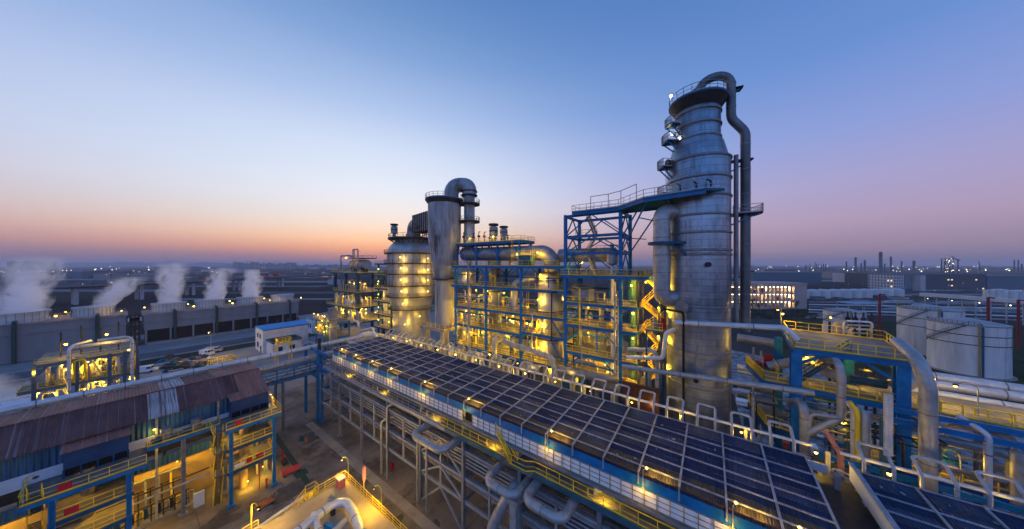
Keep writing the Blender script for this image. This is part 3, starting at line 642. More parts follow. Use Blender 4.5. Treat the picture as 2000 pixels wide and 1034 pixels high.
yA = SX(-110, 700, XC).y; yB = SX(246, 700, XC).y; yC = SX(281, 660, XC).y; yD = SX(583, 640, XC).y
ZA = 13.2
def fy(px): return SX(px, 610, XC-8.5).y
cooling_block(yA, yB, ZA+.6, ((fy(22), 7.8), (fy(184), 5.3)), 'grey cooling tower with two fan stacks at the left edge', False)
mid_fan = ((fy(331), 5.6), (fy(411), 5.6), (fy(488), 5.6), (fy(552), 5.6))
cooling_block(yC, yD, ZA, mid_fan, 'long grey cooling tower with four fan stacks and dark louvre openings', True)
b = MB(); t = thing('fan_platform', 'dark steel stair tower between the two cooling tower blocks', 'stair tower', (XC, yB+1, 0))
for y in (yB+1.2, (yB+yC)/2, yC-1.2):
    for x in (XC-1, XC-6): b.bar((x, y, 0), (x, y, ZA+.6), .5)
for k in range(4): b.box((XC-6.5, yB+.8, 2.5+k*3.2), (XC-.5, yC-.8, 2.8+k*3.2))
b.out('frame', DARK, t); b = MB()
for k in range(3): b.bar((XC-.3, yB+1.2, 2.8+k*3.2), (XC-.3, yC-1.2, 6+k*3.2), .4)
b.out('stair_flight', DARK, t)
for y in (yB+2.4, yC-2.6): b = MB(); b.box((XC-.4, y-1.6, ZA-2.2), (XC+.1, y+1.6, ZA-.6)); b.out('panel', WHITE, t)
# ---------------------------------------------------------------- steam
def steam_mat(name, dens, scale, lean, thr, seed):
    m = bpy.data.materials.new(name); m.use_nodes = True; nt = m.node_tree; N = nt.nodes; L = nt.links; N.clear()
    o = N.new('ShaderNodeOutputMaterial'); v = N.new('ShaderNodeVolumePrincipled'); L.new(v.outputs[0], o.inputs['Volume']); v.inputs['Color'].default_value = (.99, .98, .985, 1); v.inputs['Anisotropy'].default_value = .65
    tc = N.new('ShaderNodeTexCoord'); sp = N.new('ShaderNodeSeparateXYZ'); L.new(tc.outputs['Generated'], sp.inputs[0])
    def mt(op, a, b=None, cl=False):
        n = N.new('ShaderNodeMath'); n.operation = op; n.use_clamp = cl
        for i, x in enumerate((a, b)):
            if x is None: continue
            if isinstance(x, (int, float)): n.inputs[i].default_value = x
            else: L.new(x, n.inputs[i])
        return n.outputs[0]
    mp = N.new('ShaderNodeMapping'); L.new(tc.outputs['Object'], mp.inputs[0]); mp.inputs['Location'].default_value = (seed*9.1, seed*4.7, 0); mp.inputs['Scale'].default_value = (1, 1, .75)
    n = N.new('ShaderNodeTexNoise'); n.inputs['Scale'].default_value = scale; n.inputs['Detail'].default_value = 6; n.inputs['Roughness'].default_value = .62; n.inputs['Distortion'].default_value = .7; L.new(mp.outputs[0], n.inputs['Vector'])
    Z = sp.outputs['Z']; cx = mt('ADD', .5-lean[0]*.5, mt('MULTIPLY', Z, lean[0])); cy_ = mt('ADD', .5-lean[1]*.5, mt('MULTIPLY', Z, lean[1]))
    dx = mt('SUBTRACT', sp.outputs['X'], cx); dy = mt('SUBTRACT', sp.outputs['Y'], cy_)
    rr = mt('SQRT', mt('ADD', mt('MULTIPLY', dx, dx), mt('MULTIPLY', dy, dy)))
    wid = mt('ADD', .215, mt('MULTIPLY', Z, .03)); fall = mt('SUBTRACT', 1.0, mt('DIVIDE', rr, wid), False)
    ztop = mt('SUBTRACT', 1.0, mt('POWER', mt('MINIMUM', mt('MAXIMUM', Z, .001), 1.0), 1.6)); 
    nz = mt('ADD', mt('MULTIPLY', fall, 1.5), mt('MULTIPLY', mt('SUBTRACT', n.outputs[0], thr), mt('ADD', 2.4, mt('MULTIPLY', Z, 3.4))))
    dd = mt('MULTIPLY', mt('MULTIPLY', mt('MAXIMUM', nz, 0.0), ztop), dens*3.2, False); L.new(mt('MINIMUM', dd, dens*3), v.inputs['Density']); L.new(o.inputs['Volume'].links[0].from_socket, o.inputs['Volume'])
    return m
def plume(c, r, h, lean, label, dens=.35, scale=.16, thr=.5, seed=1):
    c = V(c); b = MB(); k = 10; rows = []
    ex = r*2.0
    for i in range(k+1):
        f = i/k; rr = r*(1.02+.9*f); o = V((lean[0]*h*f, lean[1]*h*f, h*f)); rows.append([c+o+V((rr*math.cos(a*math.pi/8), rr*math.sin(a*math.pi/8), 0)) for a in range(16)])
    b.grid(rows, True, True); b.face(rows[0][::-1]); b.face(rows[-1])
    x0 = min(v[0] for v in b.v); x1 = max(v[0] for v in b.v); y0 = min(v[1] for v in b.v); y1 = max(v[1] for v in b.v)
    o = b.out('steam_plume', steam_mat('steam', dens, scale, (lean[0]*h/(x1-x0), lean[1]*h/(y1-y0)), thr, seed)); off = c
    o.data.transform(Matrix.Translation(-c)); o.location = c
    return tag(o, label, 'steam', 'steam plumes over the cooling towers')
xc = XC-8.5
plume((xc, fy(22), ZA+4.2), 7.0, 22, (0, .14), 'big white steam plume over the leftmost fan stack', .3, .17, .5, 1)
plume((xc, fy(184), ZA+4.4), 4.8, 13, (0, .55), 'short steam plume blown right over the second fan stack', .34, .26, .52, 2)
plume((xc, fy(331), ZA+4.2), 4.9, 20, (0, .04), 'tall upright steam plume over the left stack of the long cooling tower', .38, .22, .5, 3)
plume((xc, fy(411), ZA+4.2), 4.9, 17, (0, .18), 'steam plume over the second stack of the long cooling tower', .36, .22, .5, 4)
plume((xc, fy(488), ZA+4.2), 4.9, 16, (0, .05), 'steam plume over the third stack of the long cooling tower', .36, .24, .5, 5)
# ================================================================ the pipe rack and its long roof
XS = [-72.3+9.1*k for k in range(12)]
rack = thing('pipe_rack', 'long grey steel pipe rack on tall columns under the dark panelled roof', 'pipe rack', (-72.3, 26.1, 0))
for k, x in enumerate(XS):
    for y in (26.3, 31.8, 37.0):
        b = MB(); b.hcol(x, y, .35, 13.0 if k else 16.3, .42, .07); b.box((x-.45, y-.45, .008), (x+.45, y+.45, .35)); b.out('column', BLUE if k == 0 else GREY, rack)
    b = MB()
    for z in (4.5, 7.6, 11.2): b.hbeam((x, 26.55, z), (x, 36.75, z), .3, .4)
    b.out('cross_beam', BLUE if k == 0 else GREY, rack)
for y in (26.3, 31.8, 37.0):
    for z in (4.5, 7.6, 11.2, 12.75):
        b = MB()
        for k in range(len(XS)-1): b.hbeam((XS[k]+.24, y, z+.003), (XS[k+1]-.24, y, z+.003), .28, .42)
        b.out('longitudinal_beam', GALV if y < 27 else GREY, rack)
for k in range(len(XS)-1):
    b = MB(); x = (XS[k]+XS[k+1])/2
    b.box((x-.12, 26.18, 4.72), (x+.12, 26.42, 7.37)); b.box((x-.12, 26.18, 7.83), (x+.12, 26.42, 10.97)); b.out('post', GALV, rack)
for k in (4, 8):
    xa, xb = XS[k]+.3, XS[k+1]-.3; xm = (xa+xb)/2
    for p, q in (((xa, 26.25, 4.8), (xm, 26.25, 7.3)), ((xm, 26.25, 7.3), (xb, 26.25, 4.8)), ((xa, 26.25, 7.9), (xm, 26.25, 11)), ((xm, 26.25, 11), (xb, 26.25, 7.9)), ((xa, 26.25, .5), (xm, 26.25, 4.3)), ((xm, 26.25, 4.3), (xb, 26.25, .5))):
        b = MB(); b.bar(p, q, .22); b.out('brace', GALV, rack)
for z, yy in ((8.25, 27.2), (8.75, 27.2), (9.25, 27.2), (9.75, 27.2)):         # the cable trays behind the front beams
    b = MB(); b.box((XS[0], yy, z), (XS[-1], yy+.9, z+.1)); b.bar((XS[0], yy, z+.12), (XS[-1], yy, z+.12), .06, .22); b.out('cable_tray', GALV, rack)
b = MB(); b.box((-70.5, 29.6, 12.99), (XS[-1], 37.4, 13.05)); b.box((-70.5, 26.0, 13.30), (XS[-1], 28.4, 13.42)); b.out('walkway_deck', GRATE, rack)
b = MB(); b.bar((-70.5, 25.85, 13.15), (-30, 25.85, 13.15), .2, .55); b.out('walkway_edge', GALV, rack)
b = MB(); b.bar((-30, 25.85, 13.15), (XS[-1], 25.85, 13.15), .2, .55); b.out('walkway_edge', TEAL, rack)
b = MB(); b.rail([(-70.5, 25.95, 13.42), (-31, 25.95, 13.42)], 1.1, 1.5, .05); b.out('railing', GALV, rack)
b = MB(); b.rail([(-31, 25.95, 13.42), (-19.5, 25.95, 13.42), (-18.6, 25.4, 13.42), (-16.4, 25.4, 13.42), (-15.6, 25.95, 13.42), (XS[-1], 25.95, 13.42)], 1.15, 1.5, .06); b.out('railing', YEL, rack)
b = MB(); b.box((-19.5, 25.2, 13.31), (-15.6, 26, 13.41)); b.out('landing', GRATE, rack)
# yellow stair down to the walkway
b = MB()
def stair(b, p, q, w, n=None, rail=True, h=1.0, tb=None):
    p, q = V(p), V(q); d = V((q.x-p.x, q.y-p.y, 0)).normalized(); s = V((-d.y, d.x, 0))*w/2; n = n or max(3, int(abs(q.z-p.z)/.25))
    for e in (-1, 1):
        b.bar(p+s*e, q+s*e, .07, .28)
        if rail:
            for hh in (h, h*.55): b.bar(p+s*e+V((0, 0, hh)), q+s*e+V((0, 0, hh)), .06)
            k = max(2, int((q-p).length/1.3))
            for i in range(k+1): c = p+(q-p)*i/k+s*e; b.bar(c, c+V((0, 0, h)), .06)
    for i in range(n):
        c = p+(q-p)*(i+.5)/n; (tb or b).bar(c-s*.92, c+s*.92, .2, .04)
tb = MB(); stair(b, (-18.2, 25.9, 13.45), (-22.6, 27.4, 16.4), .9, tb=tb); so_ = b.out('stair', YEL, rack); tb.out('tread', GRATE, so_)
roof = thing('shelter_roof', 'long dark panelled roof with pale battens running along the pipe rack', 'roof', (-67, 26.5, 0))
X0, X1, YE, YK, ZE, ZK = -67.0, 7.15, 26.5, 37.0, 17.62, 18.0
def roof_z(y): return ZE+(ZK-ZE)*(y-YE)/(YK-YE)
NB = 24; bw = (X1-X0)/NB
def make_roof(t, X0, X1, NB, first=0):
    bw = (X1-X0)/NB; b = MB(); dust = MB(); fade = MB()
    for i in range(NB):
        for j in range(6):
            xa, xb = X0+bw*i, X0+bw*(i+1); ya, yb = YE+(YK-YE)*j/6, YE+(YK-YE)*(j+1)/6; dz = random.uniform(0, .015)
            rows = []
            t1, t2 = random.uniform(-.018, .018), random.uniform(-.012, .012)
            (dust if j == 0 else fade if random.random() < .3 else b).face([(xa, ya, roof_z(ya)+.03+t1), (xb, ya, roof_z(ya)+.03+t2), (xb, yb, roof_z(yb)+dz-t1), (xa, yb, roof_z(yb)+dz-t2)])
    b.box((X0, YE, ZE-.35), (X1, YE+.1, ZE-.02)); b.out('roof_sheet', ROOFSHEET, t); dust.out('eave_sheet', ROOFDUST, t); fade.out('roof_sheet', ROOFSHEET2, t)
    b = MB()
    for i in range(int(NB*3.2)):
        x = random.uniform(X0+.5, X1-.5); y = random.uniform(YE+.8, YK-.4); q = random.uniform(.04, .16); a = random.uniform(0, 3); b.bar((x, y, roof_z(y)+.075), (x+q*2*math.cos(a), y+q*2*math.sin(a), roof_z(y+q*2*math.sin(a))+.075), q, .03)
    o_ = b.out('roof_litter', BATTEN, t); o_['kind'] = 'stuff'
    b = MB()
    for i in range(NB//3):
        x = X0+bw*(3*i+1)+.25; b.tube([(x, YE+.1, roof_z(YE)+.1), (x+.1, YE+3.5, roof_z(YE+3.5)+.1), (x, YK, roof_z(YK)+.1)], .03, 5)
    b.out('roof_cable', DARK, t)
    for i in range(NB+1):
        b = MB(); x = X0+bw*i; b.bar((x, YE-.12, ZE+.1), (x, YK, ZK+.1), .14, .14); b.bar((x, YE-.1, ZE+.1), (x, YE-.1, ZE-.95), .12, .10); b.out('batten', BATTEN, t)
    for j in range(1, 7):
        b = MB(); y = YE+(YK-YE)*(j-.0 if j < 6 else 5.98)/6-.9*(1 if j < 6 else 0); b.bar((X0, y, roof_z(y)+.09), (X1, y, roof_z(y)+.09), .12, .09); b.out('purlin_strip', BATTEN, t)
    b = MB(); b.bar((X0, YE-.06, ZE+.03), (X1, YE-.06, ZE+.03), .09, .10); b.out('eave_trim', mat('brown eave trim', (.10, .045, .03), .6, 0, .4, 2) if 'brown eave trim' not in MATS else MATS['brown eave trim'], t)
    b = MB(); b.box((X0, YE+.02, 16.35), (X1, YE+.14, ZE-.36)); b.out('fascia', BLUE, t)
    return bw
make_roof(roof, X0, X1, NB)
WB = mat('white louvre band', (.78, .80, .86), .55, 0, .08, .8, rust=((.18, .07, .05), .05, 2.0, (1, 1, 1)))
b = MB(); b.box((-67.4, YE+.05, 14.95), (-27.2, YE+.12, 16.3)); b.out('louvre_band', WB, roof)
b = MB(); b.box((-25.4, YE+.05, 14.95), (12, YE+.12, 16.3)); b.out('louvre_band', WB, roof)
b = MB()
for s, e in ((-67.4, -27.2), (-25.4, 12)):
    n_ = round((e-s)/.98)
    for i in range(n_+1): b.bar((s+(e-s)*i/n_, YE-.02, 14.9), (s+(e-s)*i/n_, YE-.02, 16.45), .07)
    for z in (14.95, 15.4, 15.85, 16.3): b.bar((s, YE-.02, z), (e, YE-.02, z), .045)
b.out('band_frame', mat('ochre railing', (.36, .27, .10), .6, 0, .3, 1.5), roof)
b = MB(); b.box((-67.4, YE-.25, 14.55), (12, YE+.6, 14.85)); b.out('sill_beam', GREY, roof)
for k in range(1, 10):
    for y in (27.0, 36.4):
        x = XS[k]-.6; b = MB(); b.hcol(x, y, 13.43 if y < 30 else 13.06, 14.54 if y < 30 else 17.5, .35, .06)
        if y < 30:
            for s in (-1, 1): b.bar((x, y, 13.6), (x+s*1.3, y, 14.5), .12)
        b.out('post', GALV, roof)
for k in range(26):                                                           # fan bays under the roof, dark
    if k % 2 == 0: b = MB(); x = -65+k*2.9; b.lathe(x, 32, [(.2, 15.0), (1.3, 15.2), (1.5, 16.9), (.2, 17.0)], 12); b.out('fan', DARK, roof)
b = MB(); b.box((X0+.3, 28.2, 13.5), (X1-.3, 28.3, 16.3)); b.box((X0+.1, 28.3, 13.5), (X0+.2, YK-.2, 17.3)); b.out('inner_wall', DARK, roof)
b = MB(); b.box((X1-.05, YE+.1, 13.2), (X1+.05, YK, 17.5)); b.out('end_wall', DBLUE, roof)
for k in range(12):
    if k in (0, 2, 4, 6, 9, 12, 15): pass
eave_lamp_x = [X0+bw*i for i in (1, 3, 5, 7.02, 10, 13, 17, 20.02, 22, 23.1)]
for x in eave_lamp_x:
    x += .35; b = MB(); b.bar((x, YE-.25, 15.5), (x, YE-.25, ZE+.5), .05); b.bar((x, YE-.25, ZE+.5), (x+.2, YE+.2, ZE+.5), .04); h = b.out('lamp_post', GALV, roof)
    g_ = MB(); g_.lathe(x+.2, YE+.25, [(.02, ZE+.36), (.08, ZE+.42), (.1, ZE+.48), (.02, ZE+.56)], 8); g_.out('lamp_globe', LAMPE, h)
    for dx in (.7, 1.7): light((x+dx, YE+.35, ZE+.40), 55, (1, .56, .04), .08, h)
    light((x, YE-.7, 16.3), 60, (1, .56, .06), .12, h)
for x in (-60, -47, -33, -22, -8.5, -1):
    lamp(roof, (x+.3, 26.9, 14.25), 45, (0, -.4, -.3), r=.11)
# white kerb panel, header pipe and hairpin loops along the back edge
t = thing('header_barrier', 'white edge panel and grey header pipe along the back of the long roof', 'panel', (X0, 37.6, 0))
b = MB(); b.box((-40, 37.35, 16.9), (X1+1.5, 37.55, 17.62)); b.out('panel', WHITE, t); b = MB(); b.box((X0+2, 37.35, 16.9), (-40.02, 37.55, 17.55)); b.out('panel', DBLUE, t)
b = MB(); b.tube([(X0, 39.6, 18.1), (X1+1, 39.6, 18.1)], .16, 8); b.out('header_pipe', PIPEW, t)
for i in range(13): b = MB(); x = X0+3+i*6.1; b.box((x-.14, 39.45, 13), (x+.14, 39.75, 17.93)); b.out('post', GALV, t)
b = MB(); b.box((X0, 37.6, 13.4), (X1+1, 42.5, 13.5)); b.out('service_deck', GRATE, t)
for i in range(14):
    x = X0+2.5+i*5.6; lamp(t, (x, 39.1, 17.75), 46, (0, -.5, -.1), r=.15)
def loop_mesh(b, x, y, z, w=1.65, deep=1.5, r=.125):
    b.tube([(x-w/2, y, z-.7), (x-w/2, y, z+.75), (x-w/2, y+deep, z+1.65), (x+w/2, y+deep, z+1.65), (x+w/2, y, z+.75), (x+w/2, y, z-.7)], r, 8, .28)
LOOPM = mat('dull loop cladding', (.40, .40, .41), .5, .3, .3, 1.5, rust=((.16, .12, .09), .3, 1.2, (1, 1, 1)))
def loop_thing(x, label, group):
    t = thing('pipe_loop', label, 'pipe', (x, 38.0, 17.0), group); b = MB(); loop_mesh(b, x, 38.0, 17.9); b.out('loop_pipe', LOOPM, t)
    for s in (-1, 1): f = MB(); f.lathe(x+s*.825, 38.0, [(.2, 17.28), (.2, 17.5), (.14, 17.52)], 10); f.out('flange', PIPED, t)
    return t
G1 = 'hairpin pipe loops along the back edge of the long roof'
proto = loop_thing(5.75, 'first hairpin pipe loop from the right end of the long roof', G1)
for i in range(1, 24): copy_tree(proto, (5.75-bw*i, 38.0, 17.0), None, ORD[i+1]+' hairpin pipe loop from the right end of the long roof')
# second roof, at the right edge
roof2 = thing('shelter_roof', 'second dark panelled roof with a white end wall at the bottom right', 'roof', (10, 26.5, 0))
def sub(t, X0, X1, NB): return make_roof(t, X0, X1, NB)
bw2 = sub(roof2, 10.25, 28.7, 6)
b = MB(); b.box((9.95, YE-.2, 17.0), (10.15, YK+.3, 18.35)); b.out('end_wall', WHITE, roof2); b = MB(); b.box((9.9, YE-.3, 18.36), (10.2, YK+.4, 18.5)); b.out('wall_cap', BATTEN, roof2)
b = MB(); b.box((10.2, 37.35, 16.9), (28, 37.55, 17.62)); b.out('edge_panel', WHITE, roof2)
for i in range(6):
    copy_tree(proto, (11.8+bw2*i, 38.0, 17.0), None, ORD[i+1]+' hairpin pipe loop from the left on the second roof')['group'] = 'hairpin pipe loops on the second roof'
b = MB(); b.tube([(10, 39.6, 18.1), (29, 39.6, 18.1)], .16, 8); tag(b.out('header_pipe', PIPEW), 'grey header pipe behind the hairpin loops of the second roof', 'pipe')
for x in (12.6, 19): lamp(roof2, (x, 38.7, 17.8), 50, (0, -.5, -.1), r=.15)
# dark gap between the roofs: a lower deck with clutter
t = thing('gap_deck', 'dark lower deck between the two panelled roofs', 'deck', (8.5, 30, 0)); b = MB(); b.box((7.3, 26, 16.2), (10.2, 38, 16.3)); b.out('deck_plate', DARK, t)
for y in (28, 33, 37.5): b = MB(); b.box((7.3, y-.1, 15.8), (9.85, y+.1, 16.19)); b.out('joist', DARK, t)
# pipes lying in the rack
G2 = 'long pipes lying in the pipe rack'
k = 0
for z, ys in ((4.95, (28, 29.2, 30.4, 33, 34.4)), (8.1, (29, 30.2, 33, 34.3, 35.6)), (11.7, (27.4, 28.6, 29.9, 33.2, 34.6))):
    for y in ys:
        k += 1; r = random.choice((.16, .22, .3)); b = MB(); b.tube([(XS[0]-4, y, z+r), (XS[-1]+4, y, z+r)], r, 8)
        lvl = {4.95: 'lower', 8.1: 'middle', 11.7: 'upper'}[z]
        tag(b.out('process_pipe', random.choice((PIPE, PIPED, GALV, PIPED))), ORD[ys.index(y)+1]+' pipe from the front on the '+lvl+' level of the pipe rack', 'pipe', G2)
def ubend(x0, x1, y0, z, r, lab):
    t = thing('expansion_loop', lab, 'pipe', (x0, y0, z)); b = MB(); b.tube([(x0, 29.5, z), (x0, y0, z-.15), (x1, y0, z-.15), (x1, 29.5, z)], r, 14, r*2.2); b.out('loop_pipe', PIPE, t)
    for s, e in (((x0+1.2, y0, z-.15), (x1-1.2, y0, z-.15)),): c = MB(); c.collars(s, e, r, 1.6, .05, .03); c.out('joint_band', PIPED, t)
ubend(-34.2, -28.0, 23.6, 12.2, .48, 'grey U-shaped expansion loop reaching out of the pipe rack, left of three')
ubend(-20.6, -16.6, 23.6, 11.9, .46, 'grey U-shaped expansion loop reaching out of the pipe rack, middle of three')
ubend(-15.4, -11.2, 23.6, 12.3, .46, 'grey U-shaped expansion loop reaching out of the pipe rack, right of three')
p = SY(985, 962, 24.3); q = SY(955, 1034, 24.0)
t = thing('insulated_pipe', 'thick ribbed grey pipe bending down beside the pipe rack at the bottom', 'pipe', (p.x, 24.4, 0)); b = MB(); b.tube([(p.x+.5, 29, p.z-.2), (p.x+.2, 25.4, p.z-.1), (q.x+.1, 24.4, q.z), (q.x, 24.3, .05)], .62, 16, 2.2); b.out('pipe_run', PIPE, t)
b = MB(); c = SY(990, 970, 24.4); b.box((c.x+.5, 24.2, c.z-3.6), (c.x+1.3, 24.9, c.z-.3)); b.box((c.x+.3, 24.0, c.z-.3), (c.x+1.6, 25.2, c.z+.3)); tag(b.out('junction_box', GALV), 'grey cable riser box beside the thick ribbed pipe', 'box')
for px, y0, z1, lab in ((756, 25.6, 12.2, 'white standpipe with a hooked top in front of the pipe rack'), (815, 25.5, 11.2, 'grey double standpipe at the braced bay of the pipe rack'), (745, 25.7, 9, 'slim conduit riser beside the hooked standpipe'), (618, 27.5, 12.5, 'grey standpipe with a bent top near the blue columns'), (833, 25.3, 10.6, 'short bent pipe below the left expansion loop')):
    p = SY(px, 800, y0); b = MB(); b.tube([(p.x, y0, .02), (p.x, y0, z1), (p.x+.7, y0+.5, z1+.5), (p.x+1.2, y0+1.6, z1+.5)], .17, 9, .5)
    tag(b.out('standpipe', PIPE), lab, 'pipe')
b = MB(); p = SZ(766, 918, 0); t = thing('fire_extinguisher', 'red fire extinguisher box at the foot of the hooked standpipe', 'extinguisher', (p.x, p.y, 0)); b.box((p.x-.25, p.y-.2, .01), (p.x+.25, p.y+.2, 1.1)); b.out('cabinet', RED, t); b = MB(); b.box((p.x-.28, p.y-.23, 1.11), (p.x+.28, p.y+.23, 1.18)); b.out('lid', RED, t)
# blue pipe bridge from the shed to the rack
br = thing('pipe_bridge', 'blue truss pipe bridge joining the rusty shed and the pipe rack', 'bridge', (-78, 14, 0))
for x in (-80.5, -75.5):
    for z in (10.6, 13.4): b = MB(); b.bar((x, 10, z), (x, 34, z), .3, .35); b.out('chord', BLUE, br)
    b = MB()
    for i in range(8):
        y = 10+i*3; b.bar((x, y, 10.8), (x, y, 13.2), .2); b.bar((x, y, 10.8 if i % 2 else 13.2), (x, y+3, 13.2 if i % 2 else 10.8), .14)
    b.out('web', BLUE, br)
for y in (12, 20, 28, 33):
    b = MB(); b.bar((-80.5, y, 13.4), (-75.5, y, 13.4), .2); b.bar((-80.5, y, 10.6), (-75.5, y, 10.6), .2); b.out('cross_beam', BLUE, br)
for y in (20, 33):
    for x in (-80.5, -75.5): b = MB(); b.hcol(x, y, .01, 10.4, .45, .08); b.out('leg', GREY, br)
b = MB(); b.box((-80.3, 10, 10.8), (-75.7, 34, 10.86)); b.out('deck', GRATE, br)
for i in range(5):
    b = MB(); x = -79.8+i*.95; b.tube([(x, -14, 11.3), (x, 38, 11.3)], .3, 9); tag(b.out('process_pipe', (PIPE, PIPED, PIPEW, DUCT, PIPE)[i]), ORD[i+1]+' pipe from the left lying inside the blue pipe bridge', 'pipe', 'pipes inside the blue bridge')
def longpipe(pts, r, m, lab, step=3.5, bend=None):
    t = thing('insulated_pipe', lab, 'pipe', pts[0]); b = MB(); b.tube(pts, r, 16, bend); b.out('pipe_run', m, t); 
    for a, e in zip(pts[:-1], pts[1:]):
        a, e = V(a), V(e); L_ = (e-a).length
        if L_ > step*1.6:
            k = min(14, int(L_/step)); d = (e-a).normalized()
            for i in range(1, k+1): c = MB(); q = a+d*(i-.5)*L_/k; c.tube([q-d*.06, q+d*.06], r+.035, 12); c.out('joint_band', PIPED, t)
    return t
longpipe([(-77.2, -20, 16.4), (-77.2, 31, 16.4), (-77.2, 40, 16.4)], .46, PIPEW, 'long white jacketed pipe running behind the ridge of the rusty shed')
longpipe([(-75.6, 14.8, 14.3), (-75.6, 33, 14.3), (-75.6, 40, 14.3)], .62, PIPE, 'grey jacketed pipe lying on top of the blue pipe bridge')
for y in (-8, 4, 15): b = MB(); b.box((-77.4, y-.2, .01), (-77.0, y+.2, 15.93)); tag(b.out('pipe_support', GREY), 'grey pipe support post under the long white pipe', 'support', 'posts under the long white pipe')
# blue portal left of the roof
pt = thing('blue_portal', 'tall blue steel portal at the left end of the pipe rack', 'frame', (-80, 26.4, 0))
for x in (-80.2, -72.9):
    b = MB(); b.hcol(x, 25.7, .01, 16.6, .5, .09); b.out('column', BLUE, pt)
for z in (10.2, 13.2, 16.2): b = MB(); b.hbeam((-79.9, 25.7, z), (-73.2, 25.7, z), .3, .5); b.out('beam', BLUE, pt)
b = MB(); b.hbeam((-72.6, 25.7, 16.2), (-67.5, 25.7, 16.2), .3, .5); b.hbeam((-72.6, 25.7, 12.6), (-67.5, 25.7, 12.6), .3, .5); b.out('beam', BLUE, pt)
b = MB(); b.tube([(-73.6, 26.2, 13), (-73.6, 26.2, 18.4)], .35, 10); b.lathe(-73.6, 26.2, [(.35, 18.4), (.5, 18.5), (.4, 18.9), (.05, 19)], 10); b.out('vent_pipe', DARK, pt)
# ================================================================ framed process structures
def frame(name, label, cat, xs, ys, z1, floors, colm=BLUE, colw=.5, hcol=True, z0=.01, tops=None):
    """columns on a grid; floors = (z, x0, x1, y0, y1, deck?, rail sides)"""
    t = thing(name, label, cat, (xs[0], ys[0], 0))
    for i, x in enumerate(xs):
        for j, y in enumerate(ys):
            top = tops[i] if tops else z1
            b = MB(); (b.hcol(x, y, z0, top, colw, .09) if hcol else b.box((x-colw/2, y-colw/2, z0), (x+colw/2, y+colw/2, top))); b.out('column', colm, t)
    for z, x0, x1, y0, y1, deck, sides in floors:
        b = MB(); hh = .5
        for y in (y0, y1): b.hbeam((x0, y, z-.32), (x1, y, z-.32), .26, hh)
        for x in [x for x in xs if x0-.1 <= x <= x1+.1]+[q for q in (x0, x1) if all(abs(q-x) > .3 for x in xs)]: b.hbeam((x, y0+.14, z-.325), (x, y1-.14, z-.325), .26, hh-.02)
        if deck:
            n_ = int((x1-x0)/2.5)
            for i in range(1, n_): b.bar((x0+(x1-x0)*i/n_, y0+.2, z-.2), (x0+(x1-x0)*i/n_, y1-.2, z-.2), .12, .2)
        b.out('floor_beam', colm, t)
        if deck: b = MB(); b.box((x0-.1, y0-.1, z-.066), (x1+.1, y1+.1, z)); b.out('deck', GRATE, t)
        pts = dict(f=[(x0, y0, z), (x1, y0, z)], b=[(x0, y1, z), (x1, y1, z)], l=[(x0, y0, z), (x0, y1, z)], r=[(x1, y0, z), (x1, y1, z)])
        b = MB()
        for s in sides: b.rail(pts[s], 1.1, 1.7, .065)
        if sides: b.out('railing', YEL, t)
    return t
def braces(t, prs, w=.22, m=BLUE):
    for p, q in prs: b = MB(); b.bar(p, q, w); b.out('brace', m, t)
PX = [-53.6, -43.4, -33.4, -23.0, -12.7]; YF, YR = 50.0, 58.0
ps = frame('process_structure', 'blue steel process structure of five floors left of the tower, yellow railings', 'structure', PX[:4], [YF, YR], 35.4,
    [(35.7, -55.4, -23.0, YF, YR, True, 'fbl'), (30.8, -55.4, -23.0, YF, YR, True, 'f'), (25.4, -54.4, -23, YF, YR, True, 'fl'), (20.9, -54.4, -33.4, YF, YR, True, 'fl'), (21.6, -33.2, -23, YF, YR, True, 'f'), (15.6, -54.4, -23, YF, YR, True, 'f')])
b_ = []
for x0, x1 in ((-33.4, -23.0),):
    for z in (25.4, 20.9): b_ += [((x0+.3, YF, z-4.2), (x0+3, YF, z-.6)), ((x1-.3, YF, z-4.2), (x1-3, YF, z-.6))]
for x in PX[:4]:
    b_ += [((x+.2, YF, 33.2), (x+2, YF, 35.1)), ((x-.2, YF, 33.2), (x-2, YF, 35.1)), ((x+.2, YR, 33.2), (x+2, YR, 35.1)), ((x-.2, YR, 33.2), (x-2, YR, 35.1))]
braces(ps, b_)
for p, w_ in (((-51, 52, 34.2), 60), ((-48, 51.5, 29.5), 75), ((-51.5, 51.5, 24), 80), ((-51.8, 51, 18.6), 80), ((-46, 51.5, 19.2), 60), ((-39.5, 52, 29.3), 60), ((-37, 52, 24.2), 65), ((-38.5, 52, 19.4), 60), ((-29, 50.7, 33.9), 70),
              ((-29.6, 50.6, 28.6), 80), ((-29.4, 50.6, 23.4), 80), ((-29.4, 50.5, 18.6), 70), ((-27, 52, 14.2), 50), ((-44, 52, 14), 55), ((-50, 51.5, 13.4), 70), ((-35.5, 51.5, 38.3), 40), ((-30.5, 52, 38.6), 40), ((-35, 51, 14), 55), ((-26.0, 57, 29), 60), ((-47.5, 57, 24), 60), ((-48, 56, 29), 50), ((-40, 57, 19.4), 60)):
    lamp(ps, p, w_*3.0, (0, -.25, -.45), r=.14)
